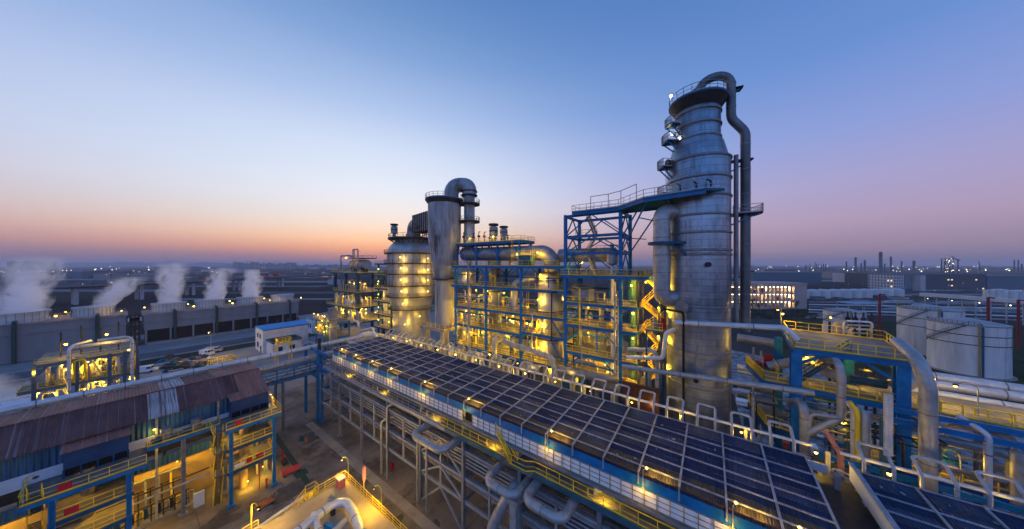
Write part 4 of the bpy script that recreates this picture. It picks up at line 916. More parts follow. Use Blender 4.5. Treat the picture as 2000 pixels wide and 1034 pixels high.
# upper deck with vents
ud = frame('vent_platform', 'raised blue platform carrying vent stacks above the process structure', 'platform', [-56.5, -49.5, -42.5, -36], [53.2, 58.2], 41.2, [(41.6, -58, -35.2, 52.6, 58.6, True, 'fblr')], colw=.42, z0=35.72)
braces(ud, [((x+.2, 53.2, 38.6), (x+2.4, 53.2, 40.9)) for x in (-56.5, -49.5, -42.5)]+[((x-.2, 53.2, 38.6), (x-2.4, 53.2, 40.9)) for x in (-49.5, -42.5, -36)]+[((-56.5, 53.2, 40.8), (-52.5, 53.2, 36.2)), ((x+.2, 58.2, 36.2), (x+6.4, 58.2, 40.8)) if False else ((-42.5, 58.2, 36.2), (-36.4, 58.2, 40.8))])
for p in ((-57, 53, 43.2), (-51.5, 52.9, 42.8), (-44.5, 54, 43)): lamp(ud, p, 90, (0, -.3, -.2), r=.17)
def silencer(x, y, z, h, r, lab):
    t = thing('vent_silencer', lab, 'vent', (x, y, z)); b = MB(); b.lathe(x, y, [(r*.45, z), (r*.45, z+h*.35), (r*.9, z+h*.38), (r*.9, z+h*.82), (r*.55, z+h*.86), (r*.55, z+h*.93)], 18); b.out('body', DUCT, t)
    b = MB(); b.lathe(x, y, [(r, z+h*.9), (r*1.05, z+h*.93), (r, z+h), (.05, z+h*1.01)], 18); b.lathe(x, y, [(r*.95, z+h*.6), (r*.97, z+h*.62), (r*.95, z+h*.64)], 18); b.out('cap', DARK, t)
p = SY(964, 470, 56); silencer(p.x, 56, 41.6, 5.0, 1.25, 'taller of two dark vent silencers on the raised blue platform')
p = SY(984, 470, 55.4); silencer(p.x, 55.4, 41.6, 4.0, 1.05, 'shorter of two dark vent silencers on the raised blue platform')
for i in range(9):
    x = -56+i*1.9; h = random.uniform(1.2, 3.4); t = thing('valve_stand', ORD[i+1]+' small valve stand from the left on the raised blue platform', 'valve', (x, 55, 41.6), 'valve stands on the raised platform'); b = MB(); b.tube([(x, 55, 41.6), (x, 55, 41.6+h), (x+.5, 55, 41.6+h)], .11, 6, .2); b.out('stem', DARK, t)
    b = MB(); b.lathe(x, 55, [(.05, 41.6+h*.5), (.4, 41.6+h*.55), (.42, 41.6+h*.68), (.1, 41.6+h*.72)], 8); b.out('valve_body', ORANGE if i % 3 == 1 else DARK, t)
# vessels and ducts in the structure
def vessel(name, x, y, prof, m, lab, rings=(), ringw=.25, n=40, cat='vessel', ringm=None):
    t = thing(name, lab, cat, (x, y, 0)); b = MB(); b.lathe(x, y, prof, n); b.out('shell', m, t)
    for r, z in rings: b = MB(); b.ring(x, y, z, r-.05, r+ringw, .16, n=n); b.out('stiffening_ring', ringm or DARK, t)
    return t
def head(r, z, up=1, n=5, h=.5): return [(r*math.cos(math.pi/2*i/n), z+up*r*h*math.sin(math.pi/2*i/n)) for i in range(1, n)]+[(.03, z+up*r*h)]
v_ = SY(1075, 600, 54.2); vx = v_.x; vr = 2.75
vessel('reactor_vessel', vx, 54.2, [(vr*.6, .01), (vr*.6, 12.5), (vr, 14.5), (vr, 33.2)]+head(vr, 33.2, 1, 5, .45), CLADV, 'silver upright vessel lit yellow inside the right bays of the blue structure', [(vr, 20), (vr, 25.9), (vr, 32.6)])
vx2 = SY(967, 600, 56).x; vessel('column_vessel', vx2, 56, [(1.6, 8), (1.6, 23), (1.75, 23.2), (1.75, 26), (1.6, 26.2), (1.6, 37)], DUCT, 'slim dark upright vessel in the middle bays of the blue structure', [(1.65, 20), (1.65, 29), (1.65, 33)])
p = SY(912, 545, 54); vessel('drum_vessel', p.x, 54, [(2.4, 31), (2.4, 33.6)]+head(2.4, 33.6, 1, 4, .3), CLADV, 'squat yellow lit drum at the left end of the blue structure', [(2.4, 33.3)])
zc = 38.6; xs_ = SY(925, 505, 54.5).x; xe = vx
longpipe([(xs_-4, 55, zc+.2), (xe, 55, zc), (xe, 55, 33)], 1.75, DUCT, 'wide stained duct over the blue structure with a downward elbow', 4.2, 4.2)
longpipe([(xe+1.0, 56.9, zc-.6), (-15.5, 57.2, zc-.6)], 1.45, DUCT, 'second wide duct entering the open blue frame from the left', 4)
p = SY(1005, 580, 52.5); longpipe([(p.x, 52.4, 24.5), (p.x, 52.4, 31.9), (p.x+2.4, 53.6, 32.6), (p.x+4, 55, 32.6)], .8, CLADV, 'yellow lit pipe with a hooked top in the middle bay', 3, 1.9)
b = MB(); p = SY(1027, 520, 51.5); t = thing('control_cabinet', 'turquoise control cabinet under the wide duct', 'cabinet', (p.x, 51.5, 35.7)); b.box((p.x-1.5, 51, 35.75), (p.x+1.5, 52.4, 38)); b.out('cabinet_body', TEAL, t); b = MB(); b.rail([(p.x-1.7, 50.8, 38), (p.x+1.7, 50.8, 38)], 1, 1.7, .06); b.ladder((p.x+2.3, 51, 35.7), (p.x+2.3, 51, 40.2)); b.out('ladder', YEL, t)
# big pipes in front of the structure feet
z1 = SY(1000, 672, 46.5)
longpipe([tuple(SY(966, 716, 46.8)), tuple(SY(966, 660, 47)), tuple(SY(985, 655, 51)), tuple(SY(1005, 650, 56))], .55, PIPE, 'grey elbowed pipe rising left of the long front pipe', 2.5, 1.4)
longpipe([tuple(SY(987, 662, 50.5)), tuple(SY(984, 668, 47.2)), tuple(SY(1080, 699, 46)), tuple(SY(1084, 740, 46))], .55, PIPE, 'long grey pipe crossing before the blue structure and turning down', 2.5, 1.3)
longpipe([tuple(SY(1092, 722, 46.6)), tuple(SY(1196, 742, 46.6)), tuple(SY(1200, 740, 49))], .72, PIPED, 'thick dull grey pipe lying behind the hairpin loops', 2.6, 1.2)
longpipe([tuple(SY(905, 716, 47)), tuple(SY(965, 722, 46.8))], .75, PIPED, 'thick grey pipe low behind the left hairpin loops', 2.6)
for px, y, zt, lab in ((915, 49.3, 36.6, 'slim grey standpipe before the left bays of the blue structure'), (1201, 49.1, 33, 'slim grey standpipe beside the right front blue column')):
    p = SY(px, 600, y); b = MB(); b.tube([(p.x, y, .02), (p.x, y, zt)], .2, 8); b.tube([(p.x+.5, y, .02), (p.x+.5, y, zt-4)], .1, 6); tag(b.out('standpipe', GALV), lab, 'pipe')
p = SY(1196, 520, 51)
t = thing('vent_silencer', 'dark vent silencer on a tall white pipe inside the open blue frame', 'vent', (p.x, 51, 0)); b = MB(); b.tube([(p.x, 51, .02), (p.x, 51, 36)], .28, 8); b.out('pipe_run', PIPEW, t); b = MB(); b.lathe(p.x, 51, [(.3, 35.8), (1.0, 36.2), (1.0, 38.4), (.3, 38.8), (.3, 39.3), (1.1, 39.4), (.05, 39.7)], 14); b.out('body', DUCT, t)
for p, zt in ((SY(1165, 600, 52), 30),):
    pass
vessel('drum_vessel', SY(1138, 560, 54).x, 54, [(2.3, 28.9), (2.3, 31.4)]+head(2.3, 31.4, 1, 4, .3), DUCT, 'squat dark drum on the second floor of the open blue frame', [(2.3, 31.2)])
# open frame: floors below, braced bays above
XA, XB = -23.0, -12.7; YB = 57.0
of = frame('open_frame', 'tall open braced blue frame standing left of the tower', 'structure', [XA+.002, XB], [YF-.004, YB], 45.6,
    [(34.0, XA-1, XB+4.5, YF-.3, YB, True, 'flb'), (28.8, XA, XB+2.6, YF-.2, YB, True, 'f'), (24.6, XA, XB+2.6, YF-.2, YB, True, 'f'), (19.4, XA, XB+2.6, YF-.2, YB, True, 'f'), (15.5, XA, XB+2.6, YF-.2, YB, True, 'f'), (38.4, XA, XB, YF, YB, False, ''), (41.6, XA, XB, YF, YB, False, ''), (45.6, XA, XB, YF, YB, False, '')], colw=.55)
br_ = []
for z0, z1 in ((34, 38), (38.2, 41.2), (41.4, 45.2)):
    for y in (YF, YB): br_ += [((XA+.2, y, z0+.1), ((XA+XB)/2, y, z1)), ((XB-.2, y, z0+.1), ((XA+XB)/2, y, z1))]
    for x in (XA, XB): br_ += [((x, YF+.2, z0+.1), (x, (YF+YB)/2, z1)), ((x, YB-.2, z0+.1), (x, (YF+YB)/2, z1))]
for z in (28.8, 24.6, 19.4): br_ += [((XA+.3, YF, z-3.4), (XA+3, YF, z-.6)), ((XB-.3, YF, z-3.4), (XB-3, YF, z-.6))]
braces(of, br_, .2)
b = MB()
for i, (za, zb) in enumerate(((34, 38.4), (38.4, 41.6), (41.6, 45.6))):
    xa, xb = (-18.4, -20.2) if i % 2 == 0 else (-20.2, -18.4); stair(b, (xa, 54, za), (xb, 54.6, zb), .9)
b.out('stair', GREY, of)
b = MB(); b.box((-17.8, 52.5, 38.44), (-13, 56, 38.5)); b.box((-22, 52.5, 41.64), (-18, 56, 41.7)); b.out('landing', GRATE, of)
b = MB(); b.rail([(-22, 52.5, 41.7), (-18, 52.5, 41.7)], 1.1, 1.5, .06); b.rail([(-17.8, 52.5, 38.5), (-13, 52.5, 38.5)], 1.1, 1.5, .06); b.out('railing', GREY, of)
for p, w_ in (((-11.2, 51, 32.4), 80), ((-10.9, 51, 27.6), 80), ((-10.9, 51, 23.3), 85), ((-11.2, 51, 18), 60), ((-19, 51.5, 27.8), 45), ((-19, 51.5, 23), 40), ((-16, 52, 17.4), 70), ((-18, 52, 13.6), 50), ((-9.0, 51.6, 33.0), 40), ((-20, 51, 36.4), 45), ((-15, 56, 30), 40)): lamp(of, p, w_*3.0, (0, -.3, -.4), r=.15)
p = SY(1160, 670, 52.5)
for px0, px1, py, y, r, m, lab in ((1150, 1200, 696, 51.6, .32, PIPE, 'yellow lit pipe run on the lowest floor of the open frame'), (1125, 1165, 703, 51.2, .26, PIPE, 'thin pipe run left on the lowest floor of the open frame'), (1110, 1195, 642, 54, .6, PIPED, 'dark pipe run under the third floor of the open frame')):
    a, c = SY(px0, py, y), SY(px1, py, y); b = MB(); b.tube([(a.x, y, a.z-1.5), (a.x, y, a.z), (c.x, y, a.z), (c.x, y, a.z-1.5)], r, 10, .8); tag(b.out('process_pipe', m), lab, 'pipe')
# yellow stair tower
st = thing('stair_tower', 'yellow zigzag stair tower between the blue frame and the tower', 'stair tower', (-10, 52, 0))
for x in (-10.1, -6.9):
    for y in (51.2, 55.2): b = MB(); b.box((x-.13, y-.13, .01), (x+.13, y+.13, 34.8)); b.out('post', DARK, st)
zz = [15.5, 19.4, 24.6, 28.8, 34.0]
for i in range(4):
    b = MB(); zm = (zz[i]+zz[i+1])/2; tb = MB(); stair(b, (-9.7, 51.9, zz[i]), (-7.3, 51.9, zm), .9, tb=tb); stair(b, (-7.3, 53.6, zm), (-9.7, 53.6, zz[i+1]), .9, tb=tb); so_ = b.out('stair_flight', YEL, st); tb.out('tread', DARK, so_)
    b = MB(); b.box((-7.3, 51.2, zm-.06), (-6.7, 55.2, zm)); b.out('landing', GRATE, st)
    b = MB(); b.rail([(-6.75, 51.2, zm), (-6.75, 55.2, zm)], 1.1, 1.3, .06); b.out('railing', YEL, st)
    lamp(st, (-7.0, 51.0, zm+2.2), 120, (0, -.3, -.3), r=.16)
b = MB(); b.tube([(-11.2, 53, .02), (-11.2, 53, 33.5)], .5, 12); tag(b.out('column_pipe', TEAL), 'upright teal pipe beside the yellow stair tower', 'pipe')

# small bore piping and gear crowding the floors
G3 = 'small pipes crowding the floors of the blue structure'; k = 0
for z, xa, xb in ((15.6, -54, -23), (20.9, -54, -34), (21.6, -33, -23), (25.4, -54, -23), (30.8, -54, -23), (15.5, -22.5, -13), (19.4, -22.5, -13), (24.6, -22.5, -13), (28.8, -22.5, -13)):
    n_ = int((xb-xa)/2.6)
    for i in range(n_):
        x = xa+(xb-xa)*(i+random.uniform(.1, .9))/n_; y = random.uniform(50.8, 56.8); h_ = random.uniform(1.0, 3.9); L_ = random.uniform(.8, 3.4); r = random.uniform(.09, .24); b = MB(); k += 1
        if i % 3 == 0: b.tube([(x, y, z+.01), (x, y, z+h_), (x+L_, y, z+h_), (x+L_, y, z+.01)], r, 7, .35)
        elif i % 3 == 1: b.tube([(x, y, z+.01), (x, y, z+h_), (x, y+1.5, z+h_)], r, 7, .35); b.lathe(x, y, [(r, z+h_*.5), (r*2.2, z+h_*.52), (r*2.2, z+h_*.66), (r, z+h_*.68)], 8)
        else: b.lathe(x, y, [(.5, z+.02), (.55, z+h_*.5), (.4, z+h_*.62), (.03, z+h_*.66)], 10); b.tube([(x, y, z+h_*.6), (x, y, z+h_*.9), (x+L_*.5, y, z+h_*.9), (x+L_*.5, y, z+.01)], r*.7, 6, .25)
        tag(b.out('floor_pipe', random.choice((PIPE, PIPED, DUCT, YEL, PIPE))), 'small bent pipe on a floor of the blue structure among many alike', 'pipe', G3)

# a second, rear frame seen through the bays
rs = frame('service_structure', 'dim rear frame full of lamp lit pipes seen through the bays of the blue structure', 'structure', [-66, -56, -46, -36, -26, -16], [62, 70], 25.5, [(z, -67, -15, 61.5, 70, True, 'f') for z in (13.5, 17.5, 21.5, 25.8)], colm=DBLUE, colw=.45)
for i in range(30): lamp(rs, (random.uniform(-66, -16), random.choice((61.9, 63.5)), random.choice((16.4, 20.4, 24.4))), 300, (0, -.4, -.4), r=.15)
for i in range(60):
    x = random.uniform(-66, -17); y = random.uniform(62, 66); z = random.choice((13.5, 17.5, 21.5)); h_ = random.uniform(1.2, 3.7); r = random.uniform(.12, .5); b = MB()
    if r > .3: b.lathe(x, y, [(r, z+.01), (r, z+h_*.8), (r*.5, z+h_), (.02, z+h_*1.05)], 10)
    else: b.tube([(x, y, z+.01), (x, y, z+h_), (x+random.uniform(1, 4), y, z+h_), (x+random.uniform(1, 4), y, z+.01)], r, 7, .4)
    tag(b.out('floor_pipe', random.choice((PIPE, DUCT, CLADV, PIPE, YEL))), 'pipe or pot on a floor of the dim rear frame among many alike', 'pipe', 'pipes on the floors of the rear frame')
# vertical runs and trays on the face of the structure
for i in range(26):
    x = random.uniform(-54, -13.5); y = random.choice((49.5, 50.6, 51.2, 58.4)); za = random.choice((13.5, 15.6, 20.9)); zb = za+random.uniform(5, 15); r = random.uniform(.06, .14); b = MB(); b.tube([(x, y, za), (x, y, min(zb, 35)), (x+random.uniform(-1.5, 1.5), y+.8, min(zb, 35)+.02)], r, 6, .3); tag(b.out('riser', random.choice((GALV, PIPE, DARK, YEL))), 'thin upright riser pipe on the face of the blue structure among many alike', 'pipe', 'thin risers on the blue structure')
for i, (za, zb, x) in enumerate(((15.6, 21, -47), (21, 25.4, -39.5), (25.4, 30.8, -49), (30.8, 35.7, -41), (21.6, 25.4, -24.8), (25.4, 30.8, -32), (30.8, 35.7, -25), (35.72, 41.6, -37.5))): b = MB(); b.ladder((x, 50.4 if za < 35 else 52.4, za), (x, 50.4 if za < 35 else 52.4, zb+1.1), .5); tag(b.out('ladder', YEL), ORD[i+1]+' yellow ladder from the bottom on the blue structure', 'ladder', 'yellow ladders on the blue structure')

for k in range(30):                                                           # secondary steel in the bays
    i = random.randrange(3); z = random.choice((17.6, 23.2, 28.0, 33.2)); y = random.choice((50, 54, 58)); b = MB(); x0, x1 = PX[i]+.25, PX[i+1]-.25; xm = random.uniform(x0+2, x1-2)
    if k % 3 == 0: b.bar((x0, y, z), (x1, y, z), .16, .24)
    elif k % 3 == 1: b.bar((xm, y, z-2.0), (xm, y, z+2.2), .14)
    else: b.bar((x0, y, z-1.8), (xm, y, z+1.9), .13)
    b.out('secondary_beam', BLUE if k % 2 else DBLUE, ps)
for k in range(12):
    z = random.choice((17.4, 22, 26.6, 31.4)); y = random.choice((50, 53.5, 57)); b = MB(); xm = random.uniform(XA+2, XB-2)
    if k % 2: b.bar((XA+.3, y, z), (XB-.3, y, z), .15, .22)
    else: b.bar((xm, y, z-2), (xm, y, z+2), .13)
    b.out('secondary_beam', BLUE if k % 3 else DBLUE, of)
# ================================================================ the tower
TX, TY, DT = -1.65, 50.0, 41.6
def tz(py): return H+(517-py)*38.3/542
def ts(py): return H+(517-py)*DT/542
RL, RU = 4.02, 2.86
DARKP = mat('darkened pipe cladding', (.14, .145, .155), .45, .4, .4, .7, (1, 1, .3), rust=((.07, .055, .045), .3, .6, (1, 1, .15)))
tw = thing('distillation_tower', 'huge silver banded distillation tower rising above the plant at right', 'tower', (TX, TY, 0))
b = MB(); b.lathe(TX, TY, [(RL, .01), (RL, tz(560)), (RL+.05, tz(560)), (RL+.05, tz(540)), (RL, tz(540)), (RL, tz(305)), (RL*.93, tz(296)), (RU*1.12, tz(266)), (RU, tz(258)), (RU, tz(176))]+head(RU, tz(176), 1, 5, .22), 64); b.out('shell', CLAD, tw)
for py, r in ((203, RU), (230, RU), (257, RU), (303, RL), (343, RL), (380, RL), (418, RL), (453, RL), (488, RL), (497, RL), (600, RL), (690, RL), (760, RL)):
    b = MB(); z = tz(py); b.lathe(TX, TY, [(r, z-.18), (r+.13, z-.12), (r+.16, z), (r+.13, z+.12), (r, z+.18)], 56); b.out('stiffening_ring', PIPED, tw)
# manholes
def nozzle(px, py, r, l, m=DARK):
    p = SY(px, py, TY); a = math.atan2(-p.y+TY-4, 0); d0 = None
    ang = None
    # bearing from the tower axis that shows at this column
    for k in range(181):
        th = math.pi+math.pi*k/180; q = V((TX+RL*math.cos(th), TY+RL*math.sin(th), 0)); dd = -FA*q.x+FB*q.y; rr = FB*q.x+FA*q.y; x = 1000+542*rr/dd
        if ang is None or abs(x-px) < abs(ang[1]-px): ang = (th, x, dd)
    th = ang[0]; z = H+(517-py)*ang[2]/542; rad = RL if py > 300 else RU; c = V((TX+rad*math.cos(th), TY+rad*math.sin(th), z)); n = V((math.cos(th), math.sin(th), 0))
    b = MB(); b.tube([c-n*.2, c+n*l], r, 16); b.tube([c+n*l, c+n*(l+.15)], r*1.25, 16); b.out('manhole', m, tw)
nozzle(1311, 320, .5, .5); nozzle(1381, 517, .28, .4); nozzle(1335, 600, .75, .5, PIPED); nozzle(1360, 742, .25, .4)
# top platform
b = MB(); z = tz(178); b.ring(TX, TY, z, RU-.3, RU+.9, .25, n=36); b.out('top_deck', DBLUE, tw)
b = MB(); b.lathe(TX, TY, [(RU+.02, z-1.3), (RU+.85, z)], 36); b.out('deck_skirt', DARK, tw)
b = MB(); b.arcrail(TX, TY, z+.25, RU+.82, 0, 2*math.pi, 22, h=1.15, w=.06); b.out('railing', GALV, tw)
p = SY(1326, 165, TY-1); lamp(tw, (TX-RU-.4, TY-1.6, z+1.7), 60, (-.1, -.2, -.3), r=.2, m=LAMPW, col=(1, .85, .6))
b = MB(); b.tube([(TX-.6, TY-.5, tz(172)), (TX-.6, TY-.5, tz(150)), (TX-.2, TY-.5, tz(147))], .14, 8); b.out('vent_pipe', DARK, tw)
def side_platform(py, ang, r, span, wdt, rl=True, name='ledge_platform'):
    z = ts(py); b = MB(); a0, a1 = ang-span/2, ang+span/2; b.ring(TX, TY, z, r+.12, r+wdt, .22, a0, a1, 12); h = b.out(name, DBLUE, tw)
    b = MB(); m_ = 8; pts = [(TX+(r+.2)*math.cos(a0), TY+(r+.2)*math.sin(a0), z+.22)]+[(TX+(r+wdt)*math.cos(a0+(a1-a0)*i/m_), TY+(r+wdt)*math.sin(a0+(a1-a0)*i/m_), z+.22) for i in range(m_+1)]+[(TX+(r+.2)*math.cos(a1), TY+(r+.2)*math.sin(a1), z+.22)]
    if rl: b.rail(pts, 1.15, 1.5, .06); b.out('railing', GALV, h)
    b = MB()
    for a in (a0+.05, a1-.05): b.bar((TX+r*math.cos(a), TY+r*math.sin(a), z-1.4), (TX+(r+wdt*.85)*math.cos(a), TY+(r+wdt*.85)*math.sin(a), z), .14)
    b.out('bracket', BLUE, h); return h
AL = math.atan2(-FA, -FB)+0.0           # toward the left of the view
AL = math.atan2(-(FA), -(FB)); AR = math.atan2(FA, FB)
side_platform(248, AL, RU, .42, 1.6); side_platform(280, AL-.05, RU, .4, 2.0); side_platform(331, AL, RL, .3, 1.6); side_platform(384, AL+.05, RL, .3, 1.7)
b = MB(); q = V((TX+(RL+.45)*math.cos(AL), TY+(RL+.45)*math.sin(AL), 0)); b.ladder((q.x, q.y, ts(384)), (q.x, q.y, ts(318))); b.out('ladder', GALV, tw)
lamp(tw, (TX+(RU+.5)*math.cos(AL-.3), TY+(RU+.5)*math.sin(AL-.3), ts(258)), 25, (-.3, -.3, 0), r=.13, m=LAMPW, col=(1, .85, .6))
side_platform(426, AR-.35, RL, .45, 3.4); side_platform(325, AR-.35, RL, .2, 2.6, False, 'pipe_bracket'); side_platform(531, AR-.35, RL, .2, 2.6, False, 'pipe_bracket'); side_platform(190, AR-.35, RU, .25, 2.6, False, 'pipe_bracket')
# overhead vapour line
def offr(a, r, z): return (TX+r*math.cos(a), TY+r*math.sin(a), z)
aR = AR-.40
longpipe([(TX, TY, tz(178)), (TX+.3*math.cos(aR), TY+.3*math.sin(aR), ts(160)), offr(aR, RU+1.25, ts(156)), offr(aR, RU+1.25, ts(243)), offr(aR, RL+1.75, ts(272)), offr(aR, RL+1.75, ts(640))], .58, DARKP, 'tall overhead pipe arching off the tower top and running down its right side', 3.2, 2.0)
b = MB(); b.tube([offr(aR-.25, RL+.5, tz(300)), offr(aR-.25, RL+.5, tz(640))], .28, 8); tag(b.out('downcomer_pipe', PIPED), 'thin pipe running down between the tower and its overhead pipe', 'pipe')
# big side draw pipe, left
aL = AL+.12
ez = lambda a, r, py: offr(a, r, ts(py))
sdp = longpipe([ez(aL, RL-.4, 416), ez(aL, RL+1.75, 416), ez(aL, RL+1.75, 582), ez(aL, RL-.4, 582)], 1.15, PIPE, 'fat grey side pipe with two elbows on the left of the tower', 2.2, 2.0)
cq = V(ez(aL, RL+1.75, 476)); b = MB(); b.ring(cq.x, cq.y, cq.z-.25, 1.16, 1.85, .4, n=24); b.bar(ez(aL+.5, RL+.1, 476), ez(aL+.15, RL+3.0, 476), .3); b.bar(ez(aL-.5, RL+.1, 476), ez(aL-.15, RL+3.0, 476), .3); b.bar(ez(aL+.55, RL, 500), ez(aL+.25, RL+1.9, 478), .25); b.out('pipe_clamp', DBLUE, sdp)
# gangway from the frame top to the tower
gw = thing('gangway', 'blue gangway platform joining the open frame top to the tower, railed', 'gangway', (-18, 51, 46.0))
b = MB(); P_ = [(-21.5, 49.6), (-13, 49.6), (-8.2, 45.2), (-.5, 44.2), (1.5, 45.8), (-3, 46.6), (-5.6, 50), (-6.5, 53), (-13, 53.2), (-21.5, 53.2)]
za, zb = 46.0, 45.7; b.face([(x, y, za) for x, y in P_]); b.face([(x, y, zb) for x, y in P_][::-1])
for i in range(len(P_)):
    (x0, y0), (x1, y1) = P_[i], P_[(i+1) % len(P_)]; b.face([(x0, y0, zb), (x1, y1, zb), (x1, y1, za), (x0, y0, za)])
b.out('deck', DBLUE, gw)
b = MB()
for i in range(3): b.hbeam((*P_[i], 45.55), (*P_[i+1], 45.55), .25, .5)
b.hbeam((*P_[7], 45.55), (*P_[8], 45.55), .25, .5); b.out('edge_beam', BLUE, gw)
b = MB(); b.rail([(*P_[9], za), (*P_[0], za), (*P_[1], za), (*P_[2], za), (*P_[3], za), (*P_[4], za)], 1.2, 1.5, .065); b.rail([(*P_[9], za), (*P_[8], za), (*P_[7], za)], 1.2, 1.5, .065); b.out('railing', GALV, gw)
b = MB()
for x, y in ((-18, 50), (-14.8, 50), (-12.4, 49.0), (-9.4, 46.3)): b.bar((x, y, za), (x, y, za+2.5), .1)
for (x, y), (u_, w__) in zip(((-18, 50), (-14.8, 50), (-12.4, 49.0)), ((-14.8, 50), (-12.4, 49.0), (-9.4, 46.3))): b.bar((x, y, za+2.5), (u_, w__, za+2.5), .1)
b.out('pipe_frame', GALV, gw)
b = MB()
for p, q in (((-12.4, 50.2, 38.6), (-8.0, 46.2, 45.4)), ((-12.4, 56.6, 38.6), (-7.0, 52.6, 45.4)), ((-12.4, 50.2, 41.0), (-9.5, 49.0, 45.4)), ((-10.4, 48.4, 41.7), (-12.4, 56, 41.7))): b.bar(p, q, .18)
for p, q in (((-11.2, 49.2, 40.4), (-9.2, 52.8, 40.4)), ((-9.2, 47.4, 43.4), (-7.6, 53, 43.4))): b.bar(p, q, .14)
b.out('strut', BLUE, gw)
for x in (-3.5, -1.6, 0): b = MB(); b.tube([(x, 45.4, za), (x, 45.4, za+1.1), (x-.5, 45.4, za+1.5)], .12, 6); b.out('valve', DARK, gw)
# pipes crossing before the tower
longpipe([tuple(SY(1318, 630, 45.2)), tuple(SY(1533, 641, 45.2)), tuple(SY(1556, 664, 45.4))], .34, PIPEW, 'pale pipe crossing before the tower into the yellow railed platform', 4)
longpipe([tuple(SY(1216, 716, 44.5)), tuple(SY(1590, 768, 44.5))], .33, PIPE, 'grey pipe crossing low before the tower', 5)
b = MB(); b.tube([tuple(SY(1296, 604, 46.2)), tuple(SY(1333, 610, 45.0)), tuple(SY(1335, 618, 45)), tuple(SY(1335, 830, 45))], .17, 8, .5); tag(b.out('drain_pipe', BLACK), 'thin black pipe running down before the tower', 'pipe')
longpipe([tuple(SY(1224, 698, 46.5)), tuple(SY(1295, 700, 46.5)), tuple(SY(1301, 650, 46.5)), tuple(SY(1330, 640, 47.5))], .30, PIPEW, 'pale bent pipe left of the tower foot', 3, .7)
longpipe([tuple(SY(1226, 683, 47.5)), tuple(SY(1280, 684, 47.5)), tuple(SY(1284, 720, 47.5)), tuple(SY(1284, 800, 47.5))], .34, PIPE, 'yellow lit bent pipe left of the tower foot', 3, .8)
pl = thing('pump_platform', 'small yellow railed platform with pumps at the left of the tower foot', 'platform', tuple(SY(1300, 640, 47)))
p0_ = SY(1262, 640, 48); z_ = p0_.z; b = MB(); b.box((p0_.x, 46.6, z_-.2), (TX-RL-.1, 49.5, z_)); b.out('deck', TEAL, pl); b = MB(); b.rail([(p0_.x, 49.4, z_), (p0_.x, 46.7, z_), (TX-RL-.2, 46.7, z_)], 1.1, 1.2, .06); b.out('railing', YEL, pl)
for i in range(3): b = MB(); x = p0_.x+1.2+i*1.1; b.lathe(x, 48.4, [(.5, z_), (.5, z_+.8), (.3, z_+1.0), (.3, z_+1.7), (.05, z_+1.8)], 12); b.out('pump', (DUCT, RED, DUCT)[i], pl)
for x in (p0_.x+.2, TX-RL-.4): b = MB(); b.bar((x, 47.2, 0), (x, 47.2, z_-.21), .25); b.out('leg', DBLUE, pl)
longpipe([(-8.2, 48.6, 0), (-8.2, 48.6, 19)], .55, PIPE, 'yellow lit upright pipe at the left of the tower foot', 4); light((-7.2, 46.2, 15), 120)
light((2.8, 44.2, 19), 14)
b = MB(); b.box((-11.5, 46.3, 13), (-6.2, 46.6, 17.4)); tag(b.out('rusty_screen', mat('rusty plate', (.10, .035, .015), .85, 0, .5, .8)), 'rusty brown plate screen low between blue frame and tower', 'screen')
# ================================================================ cyclone and regenerator
cx_, cy_, dc = -60.4, 52.0, 77.4
def cz(py): return H+(517-py)*73.5/542
cyc = thing('cyclone_vessel', 'rust streaked cyclone vessel tapering to a pale leg in the centre', 'vessel', (cx_, cy_, 0)); RC = 4.5
b = MB(); b.lathe(cx_, cy_, [(2.75, cz(548)), (2.95, cz(546)), (RC, cz(462)), (RC, cz(389)), (RC*.5, cz(386))], 48); b.out('shell', CYC, cyc)
b = MB(); b.lathe(cx_, cy_, [(2.62, cz(640)), (2.62, cz(549))], 40); b.out('vessel_leg', mat('stained pale shell', (.36, .345, .31), .6, 0, .25, .5, (1, 1, .2), rust=((.12, .09, .07), .4, .6, (1, 1, .08))), cyc)
b = MB(); b.ring(cx_, cy_, cz(547), 2.6, 3.5, .25, n=32); b.out('ring_girder', DARK, cyc)
b = MB(); b.ring(cx_, cy_, cz(387), 1, RC+.75, .3, n=36); b.out('top_deck', DBLUE, cyc)
b = MB(); b.lathe(cx_, cy_, [(RC+.05, cz(394)), (RC+.7, cz(387.5))], 36); b.out('deck_skirt', DARK, cyc)
b = MB(); b.arcrail(cx_, cy_, cz(387)+.3, RC+.7, 0, 2*math.pi, 24, h=1.2, w=.08); b.out('railing', GALV, cyc)
b = MB(); b.box((cx_-5, cy_-4.5, cz(646)), (cx_+5, cy_+4.5, cz(640.5))); b.out('base_slab', CONC, cyc)
b = MB(); b.rail([(cx_-5, cy_-4.5, cz(640.5)), (cx_+5, cy_-4.5, cz(640.5)), (cx_+5, cy_+4.5, cz(640.5))], 1.2, 1.6, .07); b.out('railing', YEL, cyc)
for sx in (-1, 1):
    for sy in (-1, 1): b = MB(); b.box((cx_+sx*3.6-.7, cy_+sy*3.4-.7, .01), (cx_+sx*3.6+.7, cy_+sy*3.4+.7, cz(646)-.01)); b.out('leg', CONC, cyc)
ddx, ddy = cx_+6.9*FB, cy_+6.9*FA
def dz(py): return H+(517-py)*(dpx_d-2)/542
dpx_d = -FA*ddx+FB*ddy
gn = longpipe([(ddx, ddy, dz(376)), (ddx, ddy, dz(505))], 1.5, CYC, 'big gooseneck duct arching from the cyclone top and down its right side', 3.6, 3.3)
b = MB(); sx_, sy_ = cx_+1.9*FB, cy_+1.9*FA; b.tube([(sx_, sy_, dz(392)), (sx_, sy_, dz(358)), (ddx, ddy, dz(358)), (ddx, ddy, dz(380))], 2.0, 20, 2.55); b.out('bend', CYC, gn)
